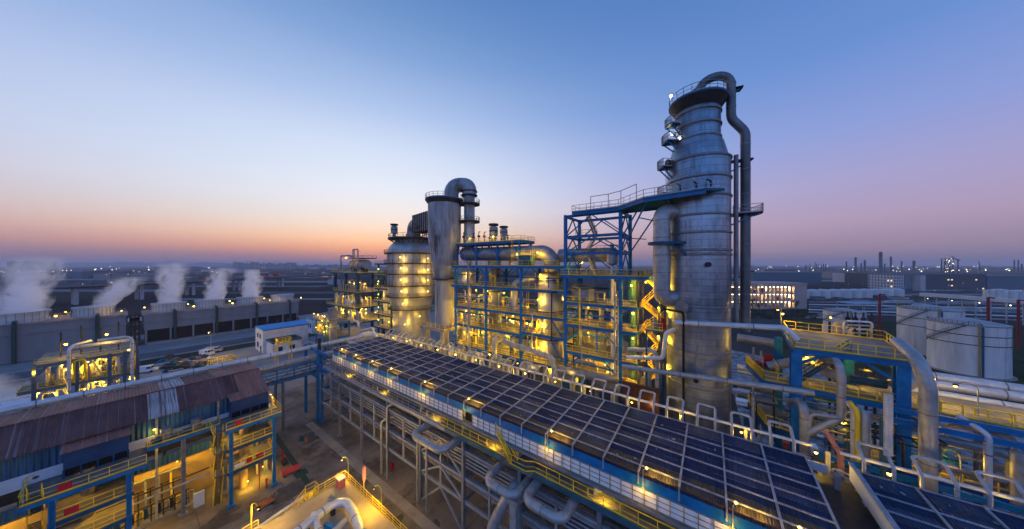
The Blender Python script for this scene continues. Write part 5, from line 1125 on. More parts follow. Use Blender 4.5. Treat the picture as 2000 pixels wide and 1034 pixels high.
for py in (372, 380): b = MB(); b.ring(ddx, ddy, dz(py), 1.5, 2.25, .25, n=24); b.out('flange', DARK, gn)
for py in (398, 433):
    t = thing('ring_platform', ('upper' if py == 398 else 'lower')+' ring platform around the gooseneck duct right of the cyclone', 'platform', (ddx, ddy, dz(py))); b = MB(); b.ring(ddx, ddy, dz(py), 1.6, 2.9, .3, n=28); b.out('deck', DARK, t)
    b = MB(); b.arcrail(ddx, ddy, dz(py)+.3, 2.85, 0, 2*math.pi, 20, h=1.15, w=.07); b.out('railing', mat('dull ochre paint', (.30, .22, .09), .6) if py == 398 else MATS['dull ochre paint'], t)
    b = MB(); b.bar((ddx-2, ddy-1, dz(py)), (cx_+RC*.9, cy_-1.0, dz(py)-3.4), .25); b.bar((ddx-2, ddy-1, dz(py)-.1), (cx_+RC*.8, cy_-1.0, dz(py)-.1), .25); b.out('bracket', DBLUE, t)
vb = (-87.2, 60.0); dv = -FA*vb[0]+FB*vb[1]
def bz(py): return H+(517-py)*(dv-6.5)/542
RB = 8.1; RS = 6.3
rg = thing('regenerator_vessel', 'fat silver regenerator vessel with ring walkways lit yellow', 'vessel', (vb[0], vb[1], 0))
b = MB(); b.lathe(vb[0], vb[1], [(RS, .01), (RS, bz(612)), (RB*.93, bz(585)), (RB, bz(562)), (RB, bz(492)), (RB*.97, bz(485)), (RB*.86, bz(477)), (RB*.7, bz(471)), (RB*.66, bz(462))], 56); b.out('shell', CLADV, rg)
for py, r in ((496, RB), (516, RB), (537, RB), (560, RB), (582, RB*.94), (607, RS+.6)):
    b = MB(); z = bz(py); b.ring(vb[0], vb[1], z, r-.8, r+1.05, .3, n=44); h = b.out('ring_walkway', DARK, rg); b = MB(); b.arcrail(vb[0], vb[1], z+.3, r+1.0, math.pi*.9, 2.15*math.pi, 22, h=1.15, w=.07); b.out('railing', mat('olive railing', (.25, .19, .06), .6) if 'olive railing' not in MATS else MATS['olive railing'], h)
b = MB(); b.ring(vb[0], vb[1], bz(466), 1, RB*.98, .5, n=40); b.out('top_deck', DARK, rg)
for i in range(24): b = MB(); a = 2*math.pi*i/24; b.bar((vb[0]+RB*.68*math.cos(a), vb[1]+RB*.68*math.sin(a), bz(474)), (vb[0]+RB*.95*math.cos(a), vb[1]+RB*.95*math.sin(a), bz(466)), .2); b.out('deck_bracket', DARK, rg)
b = MB(); b.arcrail(vb[0], vb[1], bz(466)+.5, RB*.95, 0, 2*math.pi, 26, h=1.3, w=.09); b.out('railing', GALV, rg)
for i in range(22):
    a = 2*math.pi*i/22; b = MB(); b.bar((vb[0]+(RB+.05)*math.cos(a), vb[1]+(RB+.05)*math.sin(a), bz(560)), (vb[0]+(RB+.05)*math.cos(a), vb[1]+(RB+.05)*math.sin(a), bz(494)), .12); b.out('rib', PIPED, rg)
def ringpt(px, z, r):
    best = None
    for k in range(181):
        th = math.pi*.8+math.pi*1.2*k/180; q = V((vb[0]+r*math.cos(th), vb[1]+r*math.sin(th), 0)); d = -FA*q.x+FB*q.y; x = 1000+542*(FB*q.x+FA*q.y)/d
        if d < dv+1 and (best is None or abs(x-px) < best[0]): best = (abs(x-px), th)
    th = best[1]; return (vb[0]+r*math.cos(th), vb[1]+r*math.sin(th), z)
for px, py, pw in ((782, 503, 230), (783, 524, 260), (783, 546, 260), (784, 568, 240), (786, 592, 210), (846, 505, 200), (846, 527, 240), (828, 527, 120), (846, 548, 180), (845, 570, 160), (790, 632, 220), (820, 618, 110)):
    lamp(rg, ringpt(px, bz(py), (RB if py < 575 else RS+.9)+.95), 0, r=.17); light(ringpt(px, bz(py)-.6, (RB if py < 575 else RS+.9)+2.2), pw*2.2, (1, .60, .07), .5, rg)
p = SY(770, 460, 57.5); silencer(p.x, 57.5, bz(466)+.5, 5.6, 1.3, 'dark vent silencer standing on the fat regenerator vessel')
for i in range(10):
    a = random.uniform(0, 6.28); x, y = vb[0]+RB*.7*math.cos(a), vb[1]+RB*.7*math.sin(a); h_ = random.uniform(1.5, 4); b = MB(); b.tube([(x, y, bz(466)+.5), (x, y, bz(466)+h_), (x+.8, y, bz(466)+h_)], .16, 6, .3); tag(b.out('vent_pipe', DARK), ORD[i+1]+' of the small dark vent pipes on the regenerator top', 'vent', 'vent pipes on the regenerator top')
b = MB(); 
t = thing('crossover_duct', 'square ribbed crossover duct rising from the regenerator to the cyclone', 'duct', (vb[0]+1, vb[1], bz(460))); a_ = V((vb[0]+1.5, vb[1]-.5, bz(466))); c_ = V((vb[0]+1.8, vb[1]-.5, bz(437))); e_ = V((cx_-RC+.4, cy_+.5, cz(424)))
b.tube([a_, c_, c_+(e_-c_)*.28], 2.2, 18, 3.2, True); b.out('elbow', DUCT, t); s_ = c_+(e_-c_)*.24; b = MB(); b.bar(s_, e_, 4.2, 5.2); b.out('box_duct', DUCT, t)
b = MB()
for i in range(9): q = s_+(e_-s_)*(i+.5)/9; b.bar(q-(e_-s_).normalized()*.12, q+(e_-s_).normalized()*.12, 4.7, 5.7)
b.out('stiffener', DARK, t)
b = MB(); q = s_+(e_-s_)*.55
for dx in (-4, 4): b.bar((q.x+dx, q.y, bz(466)), (q.x+dx, q.y, q.z-2.4), .3)
b.bar((q.x-4, q.y, bz(466)), (q.x+4, q.y, q.z-3), .2); b.bar((q.x+4, q.y, bz(466)), (q.x-4, q.y, q.z-3), .2); b.box((q.x-5, q.y-2, bz(449)), (q.x+5, q.y+2, bz(449)+.2)); b.out('support_frame', DARK, t)
# ancillary decks left of the regenerator
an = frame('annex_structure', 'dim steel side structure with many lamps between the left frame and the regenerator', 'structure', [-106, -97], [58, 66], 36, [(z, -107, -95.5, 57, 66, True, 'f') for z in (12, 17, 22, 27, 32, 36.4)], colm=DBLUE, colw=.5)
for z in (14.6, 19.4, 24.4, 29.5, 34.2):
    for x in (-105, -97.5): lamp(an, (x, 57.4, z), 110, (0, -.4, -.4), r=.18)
for i in range(5): p = (-104.5+i*2, 60, 12.1); b = MB(); h_ = random.uniform(12, 24); b.lathe(p[0], p[1], [(.7, 12.1), (.7, 12+h_*.5), (.9, 12+h_*.5), (.9, 12+h_), (.1, 12.5+h_)], 12); tag(b.out('column_vessel', CLADV), ORD[i+1]+' slim column from the left inside the dim side structure', 'vessel', 'slim columns in the side structure')
for i, z in enumerate((31.0, 34.5)): b = MB(); b.ring(-93, 57, z+2, .6, 2.3, .2, n=16); b.arcrail(-93, 57, z+2.2, 2.2, 0, 6.28, 10, h=1.1, w=.07); b.tube([(-93, 57, 12), (-93, 57, z+5)], .55, 10); tag(b.out('ladder_platform', MATS['olive railing']), ('lower' if i == 0 else 'upper')+' round ladder platform at the left shoulder of the regenerator', 'platform')
# left equipment structure
lx0, lx1, ly0, ly1 = -139.5, -118.5, 56.0, 73.0
ls = frame('equipment_structure', 'free standing blue columned structure of four floors left of the regenerator', 'structure', [lx0, -129, lx1], [ly0, ly1], 32.4,
           [(32.6, lx0-2, lx1+2, ly0-1, ly1, True, 'fr'), (24.5, lx0-.6, lx1+1, ly0-.6, ly1, True, 'fr'), (18.4, lx0-3, lx1+1.5, ly0-2.4, ly1, True, 'fr'), (12.4, lx0-4, lx1+2, ly0-3, ly1, True, 'fr')], colw=1.1, colm=mat('blue grey paint', (.02, .085, .15), .5, 0, .3, .5))
for i in range(26):
    z = random.choice((12.4, 18.4, 24.5)); x = random.uniform(lx0, lx1); y = random.choice((ly0+1.5, ly0+4, ly0+8)); lamp(ls, (x, y, z+random.uniform(2.4, 4)), 110, (0, -.5, -.3), r=.2)
for y in (60, 65, 70):
    for z in (12.4, 18.4, 24.5): lamp(ls, (lx1-1, y, z+3), 110, (.5, -.3, -.3), r=.2)
lamp(ls, (-131, 57, 39), 160, (0, -.5, -.4), r=.3)
k = 0
for z in (12.4, 18.4, 24.5):
    for i in range(7):
        x = lx0+1.5+i*2.9; y = ly0+random.uniform(1.5, 4); r = random.uniform(.6, 1.1); h_ = random.uniform(2.2, 4.6); k += 1; b = MB(); b.lathe(x, y, [(r, z+.02), (r, z+h_*.8), (r*.6, z+h_), (.05, z+h_*1.04)], 12); b.tube([(x+r, y, z+h_*.5), (x+r+.9, y-.3, z+h_*.5), (x+r+.9, y-.3, z+.1)], .14, 6, .3)
        tag(b.out('process_drum', random.choice((PIPE, CLADV, DUCT))), ORD[i+1]+' small drum from the left on the '+{12.4: 'lowest', 18.4: 'second', 24.5: 'third'}[z]+' floor of the left structure', 'drum', 'drums on the floors of the left structure')
for i in range(40):
    x = random.uniform(lx0-1, lx1+1); y = random.uniform(ly0-1, ly0+5); z = random.choice((12.4, 18.4, 24.5)); h_ = random.uniform(1.5, 5.2); r = random.uniform(.12, .3); b = MB(); b.tube([(x, y, z), (x, y, z+h_), (x+random.uniform(.8, 3), y, z+h_), (x+random.uniform(.8, 3), y, z)], r, 7, .4); tag(b.out('floor_pipe', random.choice((PIPE, PIPEW, DUCT, YEL))), 'bent pipe on a floor of the left structure among many alike', 'pipe', 'bent pipes on the floors of the left structure')
t = thing('exchanger', 'pale horizontal exchanger with banded heads on top of the left structure', 'exchanger', (-131, 62, 32.6)); b = MB(); b.tube([(-136, 62, 36), (-122.5, 62, 36)], 2.0, 18); b.collars((-136, 62, 36), (-122.5, 62, 36), 2.0, 1.9, .2, .2); b.out('shell', PIPE, t)
for x in (-134, -125): b = MB(); b.box((x-.4, 60.6, 32.62), (x+.4, 63.4, 34.6)); b.out('saddle', DARK, t)
b = MB(); b.tube([(-138.5, 58, 32.6), (-138.5, 58, 40), (-131, 59, 40), (-131, 61, 37.6)], .4, 8, .8); b.tube([(-127, 58, 32.6), (-127, 58, 42.5), (-122.5, 58, 42.5), (-122.5, 58, 33)], .28, 8, .5); b.tube([(-130, 60, 36), (-130, 60, 43)], .2, 6); b.out('piping', DUCT, t)
b = MB(); b.box((-134, 59.5, 38.5), (-120.5, 65, 38.7)); b.rail([(-134, 59.5, 38.7), (-120.5, 59.5, 38.7), (-120.5, 65, 38.7)], 1.2, 1.6, .1); b.out('walkway', DARK, t)
for pts, r, m, lab in (([(-133, ly0-.5, 12.6), (-133, ly0-.5, 23), (-130.5, ly0+1.5, 23)], .6, PIPE, 'pale hooked riser on the front of the left structure'), ([(-137, ly0-1, 3), (-137, ly0-1, 14), (-134, ly0+1, 14)], .5, PIPE, 'short hooked riser at the left foot of the left structure'), ([(lx1-4, ly0-.9, .02), (lx1-4, ly0-.9, 21)], .65, PIPEW, 'white upright pipe on the corner of the left structure')):
    longpipe(pts, r, m, lab, 4, 1.3)
# pipe arches on the grey deck before the left structure
t = thing('concrete_deck', 'grey concrete deck between the left structure and the long roof', 'deck', (-95, 44, 0)); b = MB(); b.box((-112, 40, 11.6), (-70, 52, 12)); b.out('slab', CONC, t)
for x in (-110, -96, -82, -72):
    for y in (41, 51): b = MB(); b.box((x-.4, y-.4, .01), (x+.4, y+.4, 11.59)); b.out('leg', CONC, t)
def arch(px0, px1, py0, py1, pyt0, pyt1, Y, r, lab):
    a, c = SY(px0, py0, Y), SY(px1, py1, Y+2); longpipe([tuple(a), (a.x, a.y, SY(px0, pyt0, Y).z), (c.x, c.y, SY(px1, pyt1, Y+2).z), tuple(c)], r, PIPEW, lab, 4, 1.2)
arch(697, 734, 672, 664, 657, 652, 42.5, .55, 'pale yellow lit pipe arch at the far end of the long roof, front of three')
arch(703, 729, 660, 650, 647, 641, 47, .45, 'pale pipe arch behind the front arch at the far end of the long roof')
arch(652, 700, 652, 640, 631, 627, 52, .5, 'long low pipe arch before the left structure')
longpipe([tuple(SY(632, 652, 44)), tuple(SY(694, 672, 40))], .45, PIPEW, 'pale pipe running down towards the far end of the long roof')
longpipe([tuple(SY(600, 668, 44)), tuple(SY(660, 682, 40)), tuple(SY(690, 690, 39))], .3, PIPE, 'thin lit pipe running beside the round turret')
tu = SY(650, 676, 38); t = thing('round_turret', 'round capped grey turret with lamp lit piping left of the long roof', 'turret', (tu.x, 38, 0)); b = MB(); b.lathe(tu.x, 38, [(1.15, 8), (1.15, 20.2), (1.5, 20.4), (1.5, 21.3), (1.2, 21.4), (1.2, 22.2), (1.5, 22.3), (.05, 22.6)], 20); b.out('body', GREY, t)
for z in (16.5, 19): b = MB(); b.ring(tu.x, 38, z, 1.16, 1.7, .2, n=18); b.out('ring_band', GALV, t)
for i in range(4): x = tu.x-1.7+i*1.1; b = MB(); b.bar((x, 36.2, 8), (x, 36.2, 19.6), .2); b.out('post', TEAL, t)
for p in ((-1.5, -2.4, 18.6), (1.2, -2.2, 17.2), (0, -2.4, 15.4)): lamp(t, (tu.x+p[0], 38+p[1], p[2]), 75, (0, -.3, -.3), r=.16)
gl = frame('valve_gantry', 'low blue valve gantry crowded with yellow lit pipes left of the turret', 'gantry', [tu.x-16, tu.x-9, tu.x-2.5], [39, 44], 17, [(17.3, tu.x-17, tu.x-2, 38.6, 44, True, 'fb'), (12.6, tu.x-17, tu.x-2, 38.6, 44, True, '')], colw=.4)
for i in range(8):
    x = tu.x-15.5+i*1.75; lamp(gl, (x, 38.2, random.choice((15.6, 14.4, 19.0))), 45, (0, -.4, -.3), r=.17)
for i in range(12):
    x = tu.x-16+i*1.3; h_ = random.uniform(2, 4.4); b = MB(); b.tube([(x, 39.4, 12.7), (x, 39.4, 12.7+h_), (x+.9, 40.2, 12.7+h_)], .2, 7, .4); tag(b.out('valve_pipe', random.choice((PIPE, YEL, PIPEW))), ORD[i+1]+' bent valve pipe from the left in the low blue gantry', 'pipe', 'bent valve pipes in the low gantry')
# lamp lit strip behind the far hairpin loops
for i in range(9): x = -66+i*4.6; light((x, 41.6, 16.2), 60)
for i in range(16):
    x = -66+i*2.5; y = 43+random.uniform(-.8, 1.5); h_ = random.uniform(2, 4); b = MB(); b.lathe(x, y, [(.5, 13.5), (.55, 13.5+h_*.6), (.3, 13.5+h_), (.05, 13.6+h_)], 10); b.tube([(x+.4, y-.4, 13.5), (x+.4, y-.6, 14.5+h_), (x+1.4, y-.6, 14.5+h_), (x+1.4, y, 13.5)], .1, 6, .25)
    tag(b.out('filter_pot', random.choice((PIPE, DUCT, PIPEW))), ORD[i+1]+' small filter pot from the left behind the far hairpin loops', 'pot', 'filter pots behind the hairpin loops')
b = MB(); b.box((-69, 42.6, 13.2), (-6, 46, 13.4)); o = tag(b.out('equipment_deck', GRATE), 'dim equipment deck behind the hairpin loops', 'deck')
for i in range(7): b = MB(); x = -67+i*10; b.box((x-.2, 44, .01), (x+.2, 44.4, 13.19)); b.out('leg', GREY, o)
for i in range(7):
    x = -62+i*7.5; b = MB(); b.tube([(x, 48.2, 14.6+random.uniform(0, .8)), (x+4.6, 48.2, 14.9)], random.uniform(.5, .95), 12); b.box((x+.6, 47.6, 12.2), (x+1.0, 48.8, 14.4)); b.box((x+3.6, 47.6, 12.2), (x+4, 48.8, 14.4)); tag(b.out('exchanger', random.choice((CLAD, PIPE, DUCT))), ORD[i+1]+' horizontal exchanger from the left at the foot of the blue structure', 'exchanger', 'exchangers at the foot of the blue structure'); light((x+2.2, 46.9, 17.0), 50)
# ================================================================ the rusty roofed shed
SXW, EX, EZ, RX, RZ = -63.4, -62.7, 14.72, -67.6, 16.87
SY0, SY1 = -22.0, 13.6
sh = thing('rusty_shed', 'long shed with a rusty corrugated roof and blue sheet walls at lower left', 'shed', (SXW, SY0, 0))
cuts = [(-22, -9.5), (-9.5, 1.9), (1.9, 4.6), (4.6, 8.2), (8.2, 11.0), (11.0, 14.4)]
cuts_m = [RUSTROOF2, RUSTROOF2, SNOWROOF, RUSTROOF2, RUSTROOF2, RUSTROOF]
cutsB = [(-22, -2), (-2, 3.2), (3.2, 5.6), (5.6, 9), (9, 14.4)]; cutsB_m = [RUSTROOF, RUSTROOF, SNOWROOF, RUSTROOF2, RUSTROOF]
for (a, c), m in zip(cuts, cuts_m):
    b = MB(); dz = random.uniform(0, .03); b.face([(EX, a, EZ+dz), (EX, c, EZ+dz), (RX, c, RZ+dz), (RX, a, RZ+dz)]); b.face([(EX, a, EZ-.08), (RX, a, RZ-.08), (RX, c, RZ-.08), (EX, c, EZ-.08)]); b.face([(EX, a, EZ-.08), (EX, c, EZ-.08), (EX, c, EZ+dz), (EX, a, EZ+dz)]); b.out('roof_sheet', m, sh)
for (a, c), m in zip(cutsB, cutsB_m):
    b = MB(); dz = random.uniform(0, .03); b.face([(RX, a, RZ+.02+dz), (RX, c, RZ+.02+dz), (RX-8.4, c, RZ-.72), (RX-8.4, a, RZ-.72)]); b.out('roof_sheet', m, sh)
b = MB(); b.bar((RX, SY0, RZ+.08), (RX, 14.4, RZ+.08), .3, .1); b.out('ridge_cap', RUSTROOF2, sh)
b = MB(); b.box((SXW-.1, SY0, 12.1), (SXW, SY1, EZ-.1)); b.out('blue_wall', BLUEWALL, sh)
b = MB(); b.box((SXW-.1, SY0, 10.6), (SXW+.02, SY1, 12.09)); b.out('white_band', WHITE, sh)
b = MB(); b.box((SXW-.1, SY0, 7.4), (SXW, SY1-.1, 8.7)); b.out('sheet_band', BLUEWALL, sh)
b = MB(); b.box((SXW-1.5, SY0, 8.71), (SXW-1.4, SY1-.2, 10.59)); b.out('dark_opening', DARK, sh)
LITCONC = mat('lamplit concrete', (.33, .23, .11), .85, 0, .25, .5, rust=((.16, .12, .07), .3, .5, (1, 1, .3)))  # stained concrete with the yellow of the lamplight mixed into its base colour
b = MB(); b.box((SXW-3.2, SY0, .01), (SXW-3.1, SY1-.2, 7.39)); b.out('concrete_wall', LITCONC, sh)
b = MB(); b.box((SXW-3.1, SY0, 7.2), (SXW-.1, SY1-.2, 7.39)); b.out('soffit', LITCONC, sh)
b = MB(); b.face([(EX, 13.61, EZ-.1), (RX, 13.61, RZ-.1), (RX-8.4, 13.61, RZ-.82), (RX-8.4, 13.61, .01), (SXW, 13.61, .01), (SXW, 13.61, EZ-.3)]); b.out('gable_wall', BLUEWALL, sh)
for y in (-15, -9, -3, 2.6, 8.6, 13.2): b = MB(); b.box((SXW+.02, y-.12, 0), (SXW+.25, y+.12, EZ-.3)); b.out('wall_post', GALV, sh)
ZD = 11.5
ZE2 = 10.9
def dormer(y0, y1, z0, z1, lab):
    t = thing('bay_box', lab, 'bay', (SXW, y0, z0)); b = MB(); xo = -61.5; zo = 1.0; b.box((xo-.12, y0, z0+zo), (xo, y1, z1)); b.box((SXW, y0, z0), (xo-.12, y0+.12, z1)); b.box((SXW, y1-.12, z0), (xo-.12, y1, z1)); b.out('wall', mat('deep blue sheet', (.012, .05, .14), .55, 0, .25, .8) if 'deep blue sheet' not in MATS else MATS['deep blue sheet'], t)
    b = MB(); b.face([(xo+.3, y0-.2, z1+.05), (xo+.3, y1+.2, z1+.05), (SXW+.05, y1+.2, z1+.5), (SXW+.05, y0-.2, z1+.5)]); b.face([(xo+.3, y0-.2, z1-.05), (SXW+.05, y0-.2, z1+.4), (SXW+.05, y1+.2, z1+.4), (xo+.3, y1+.2, z1-.05)]); b.face([(xo+.3, y0-.2, z1-.05), (xo+.3, y1+.2, z1-.05), (xo+.3, y1+.2, z1+.05), (xo+.3, y0-.2, z1+.05)]); b.out('roof', RUSTROOF, t)
    b = MB(); b.box((xo-.6, y0+.13, z0), (xo-.5, y1-.13, z0+zo-.01)); b.out('opening', BLACK, t)
    for i in range(5): b = MB(); y = y0+(y1-y0)*i/4; b.box((xo-.1, y-.06, z0), (xo+.02, y+.06, z0+zo-.01)); b.out('mullion', DBLUE, t)
    return t
dormer(-4.2, .3, ZE2+.02, 14.0, 'blue box bay with a rusty lid on the left part of the shed wall'); dormer(9.8, 14.3, ZD+.02, 14.5, 'blue box bay with a rusty lid at the right end of the shed wall')
wk = thing('shed_walkway', 'blue columned walkway of three yellow railed levels along the shed front', 'walkway', (-58, 0, 0))
XO = -58.0
for y, x in ((14.2, XO), (9.2, XO), (.3, XO), (-4.6, XO), (4.9, -61.6), (-11, XO), (14.2, -62.6), (9.2, -62.6)):
    b = MB(); b.hcol(x, y, .3, (ZD if y > 3 else ZE2)-.5, .42, .07); b.box((x-.45, y-.45, .01), (x+.45, y+.45, .3)); b.out('column', BLUE if x == XO else GREY, wk)
def level(y0, y1, x0, x1, z, sides='fblr', dk=True, sp=True):
    b = MB()
    for x in (x0, x1): b.hbeam((x, y0, z-.3), (x, y1, z-.3), .2, .44)
    for y in (y0, y1): b.hbeam((x0+.11, y, z-.305), (x1-.11, y, z-.305), .2, .42)
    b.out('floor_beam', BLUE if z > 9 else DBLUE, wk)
    b = MB(); b.box((x0-.08, y0-.08, z-.07), (x1+.08, y1+.08, z)); b.out('deck', GRATE, wk)
    pts = dict(f=[(x1, y0, z), (x1, y1, z)], b=[(x0, y0, z), (x0, y1, z)], l=[(x0, y0, z), (x1, y0, z)], r=[(x0, y1, z), (x1, y1, z)]); b = MB()
    for s in sides: b.rail(pts[s], 1.1, 1.25, .055)
    b.out('railing', YEL, wk)
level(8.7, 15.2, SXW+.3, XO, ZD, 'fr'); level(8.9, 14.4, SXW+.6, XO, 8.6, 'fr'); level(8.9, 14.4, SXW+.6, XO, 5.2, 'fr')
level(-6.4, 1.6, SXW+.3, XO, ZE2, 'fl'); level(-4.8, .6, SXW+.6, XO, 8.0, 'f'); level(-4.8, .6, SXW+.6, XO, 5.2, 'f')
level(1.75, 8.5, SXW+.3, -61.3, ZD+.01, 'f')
b = MB(); b.tube([(-61.4, -22, 4.6), (-61.4, 8.2, 4.6)], .14, 8); b.out('pipe_rail', GALV, wk); b = MB(); b.tube([(-61.9, -22, 5.2), (-61.9, 8.2, 5.2)], .1, 8); b.out('pipe_rail', DARK, wk)
b = MB(); stair(b, (-58.6, 8.0, .05), (-58.6, 8.3, .3), .8, 2, False) if False else None
for (z0, z1, yy) in ((.05, 5.2, 8.05), (5.2, 8.6, 8.05), (8.6, ZD, 8.05)):
    b = MB(); tb = MB(); stair(b, (-60.2, yy, z0), (-58.4, yy, z1), .8, tb=tb); so_ = b.out('stair', YEL, wk); tb.out('tread', DARK, so_)
    b = MB(); b.box((-60.6, 7.4, z1-.06), (-58, 8.75, z1-.012)); b.out('landing', GRATE, wk); b = MB(); b.rail([(-60.6, 7.4, z1), (-58, 7.4, z1)], 1.1, 1.2, .055); b.out('railing', YEL, wk)
for (z0, z1, yy) in ((5.2, 8.6, -5.6), (8.6, ZD, -5.6)): b = MB(); tb = MB(); stair(b, (-60.4, yy, z0), (-58.4, yy, z1), .8, tb=tb); so_ = b.out('stair', YEL, wk); tb.out('tread', DARK, so_)
for p, w_ in (((-61.5, 12, 7.9), 110), ((-61.5, 12.5, 4.6), 120), ((-61.5, 10, 11), 80), ((-61.8, -2, 7.8), 110), ((-61.8, -3, 11), 80), ((-60.5, -1, 4.6), 110), ((-63.1, 15.0, ZD+1.6), 70), ((-63.1, 2.4, ZD+1.5), 14), ((-64, 4.5, 7.0), 110), ((-64.5, 7, 7.1), 110), ((-64.5, 1.5, 7.1), 110), ((-64.8, -8, 6.8), 120), ((-64.8, -14, 6.8), 120), ((-61.5, 13.6, 1.9), 90), ((-60.5, 11.5, 1.2), 45), ((-62.5, 7.0, 10.9), 45), ((-62.5, 3.5, 11), 30)): lamp(wk, p, w_*.95, (.25, -.1, -.4), r=.12)
for x, y, z, lab in ((XO+.06, 9.6, ZD+.25, 'red notice board on the railing at the top of the right stairs'), (XO+.06, -4.3, ZE2+.25, 'red notice board on the top railing near the left edge'), (XO+.06, -3.9, 8.25, 'red notice board on the lower railing near the left edge'), (XO+.06, 10.9, 5.45, 'small red notice board on the lowest railing of the right bay')):
    b = MB(); b.box((x, y, z), (x+.05, y+(.9 if z > 8 else .6), z+.75)); tag(b.out('notice_board', RED), lab, 'sign')
b = MB(); b.box((XO+.06, 9.6, 5.5), (XO+.11, 10.7, 5.95)); tag(b.out('notice_board', WHITE), 'white notice board on the lowest railing of the right bay', 'sign')
for y, lab in ((2.6, 'long dark pump skid crowded with yellow lit piping under the shed'), (-12, 'dark pump skid under the shed at the left edge')):
    t = thing('pump_skid', lab, 'pump', (-65, y, .01)); b = MB(); b.box((-66.2, y-4.2, .02), (-63.0, y+3.4, .35)); b.out('base', CONC, t)
    b = MB()
    for i in range(7): yy = y-3.6+i*1.05; b.bar((-63.3, yy, .35), (-63.3, yy, 2.6), .12); b.bar((-65.9, yy, .35), (-65.9, yy, 3.6), .12)
    for z in (1.2, 2.6): b.bar((-63.3, y-3.8, z), (-63.3, y+3.0, z), .1)
    b.bar((-65.9, y-3.8, 3.6), (-65.9, y+3.0, 3.6), .12); b.out('rack', DARK, t)
    for i in range(6):
        yy = y-3.2+i*1.15; b = MB(); b.lathe(-64.6, yy, [(.32, .36), (.34, .9), (.2, 1.2), (.2, 1.7), (.03, 1.75)], 10); b.out('pump', random.choice((DARK, DBLUE, DARK)), t)
        b = MB(); h_ = random.uniform(2.0, 4.6); b.tube([(-64.6, yy, 1.6), (-64.6, yy, h_), (-65.6, yy, h_), (-65.6, yy, 5.4)], .12, 7, .3); b.tube([(-63.9, yy+.3, .4), (-63.9, yy+.3, 1.9), (-63.9, yy+.9, 1.9), (-63.9, yy+.9, .4)], .08, 6, .2); b.out('pump_pipe', YEL if i % 3 == 1 else PIPE, t)
    b = MB(); b.tube([(-65.4, y-4, 5.4), (-65.4, y+3.3, 5.4)], .2, 8); b.tube([(-64.2, y-4, 2.1), (-64.2, y+3.3, 2.1)], .15, 8); b.out('header', PIPED, t)
b = MB(); b.box((-62.2, 5.9, .02), (-61.9, 7.0, 2.1)); tag(b.out('louvre_board', WHITE), 'white louvred board standing under the shed beside the grey column', 'board')
for x, y, lab in ((-61.6, 11.2, 'pale round concrete pillar under the right bay of the shed walkway'), (-61.9, -2.6, 'pale round concrete pillar under the left bay of the shed walkway')): b = MB(); b.lathe(x, y, [(.55, .02), (.5, .8), (.5, 11.2)], 20); tag(b.out('pillar', LITCONC), lab, 'pillar')
for i, y in enumerate((3.4, 6.2)):
    b = MB(); b.lathe(SXW+.9, y, [(.55, ZD+.05), (.55, ZD+1.5), (.62, ZD+1.52), (.05, ZD+1.6)], 14); tag(b.out('steel_drum', DUCT), ('left' if i == 0 else 'right')+' tall grey drum on the walkway between the blue bays', 'drum')
    t = thing('motor', ('left' if i == 0 else 'right')+' turquoise pump motor on the walkway between the blue bays', 'motor', (SXW+1.4, y-.9, ZD+.1)); b = MB(); b.tube([(SXW+1.5, y-1.3, ZD+.5), (SXW+1.5, y-.5, ZD+.5)], .26, 10); b.out('body', TEAL, t); b = MB(); b.box((SXW+1.2, y-1.2, ZD+.03), (SXW+1.8, y-.5, ZD+.25)); b.out('foot', TEAL, t)
for p, yaw, lab in (((-58.3, -6.2, ZE2), 2.2, 'dark unlit gooseneck lamp at the left end of the shed walkway'),): streetlamp(p, 2.6, lab, yaw, 0, .8, m=GALV)
# ---- yard things
def hydrant(px, py, lab, h=1.0):
    p = SZ(px, py, 0); t = thing('hydrant', lab, 'hydrant', (p.x, p.y, .01)); b = MB(); b.lathe(p.x, p.y, [(.22, .01), (.22, .1), (.14, .12), (.14, h*.8), (.2, h*.82), (.17, h*.95), (.03, h)], 12); b.out('body', RED, t); b = MB(); b.tube([(p.x-.3, p.y, h*.65), (p.x+.3, p.y, h*.65)], .08, 8); b.out('outlet', RED, t)
hydrant(551, 895, 'red fire hydrant beside the drain cover behind the red trolley', 1.5); hydrant(521, 952, 'red fire hydrant at the foot of the shed corner column', 1.5)
p = SZ(507, 955, 0); t = thing('fire_monitor', 'tall red water monitor on a thin pole before the shed walkway', 'monitor', (p.x, p.y, .01)); b = MB(); b.tube([(p.x, p.y, .02), (p.x, p.y, 5.2)], .09, 8); b.out('pole', RED, t); b = MB(); b.lathe(p.x, p.y, [(.05, 4.9), (.42, 5.1), (.42, 5.7), (.05, 5.9)], 12); b.out('reel', RED, t)
def trolley(px, py, yaw, w, l, lab, m=RED):
    p = SZ(px, py, 0); t = thing('trolley', lab, 'trolley', (0, 0, 0)); b = MB(); b.box((-l/2, -w/2, .42), (l/2, w/2, .5)); b.out('bed', m, t); b = MB(); b.box((-l/2-.06, -w/2-.06, .34), (l/2+.06, w/2+.06, .41)); b.out('frame', GREY, t)
    for sx in (-1, 1):
        for sy in (-1, 1): b = MB(); b.tube([(sx*l*.38, sy*w*.4, .18), (sx*l*.38, sy*w*.52, .18)], .17, 10); b.out('wheel', BLACK, t)
    b = MB(); b.tube([(l/2, -w*.3, .45), (l/2+.5, -w*.3, 1.0), (l/2+.5, w*.3, 1.0), (l/2, w*.3, .45)], .03, 6); b.out('handle', GREY, t)
    t.location = (p.x, p.y, .01); t.rotation_euler = (0, 0, yaw)
trolley(568, 923, 1.45, 1.6, 2.5, 'flat red trolley standing on the drain cover in the yard'); trolley(516, 989, 1.75, 1.1, 2.0, 'worn orange red handcart in the yard near the bottom platform', ORANGE)
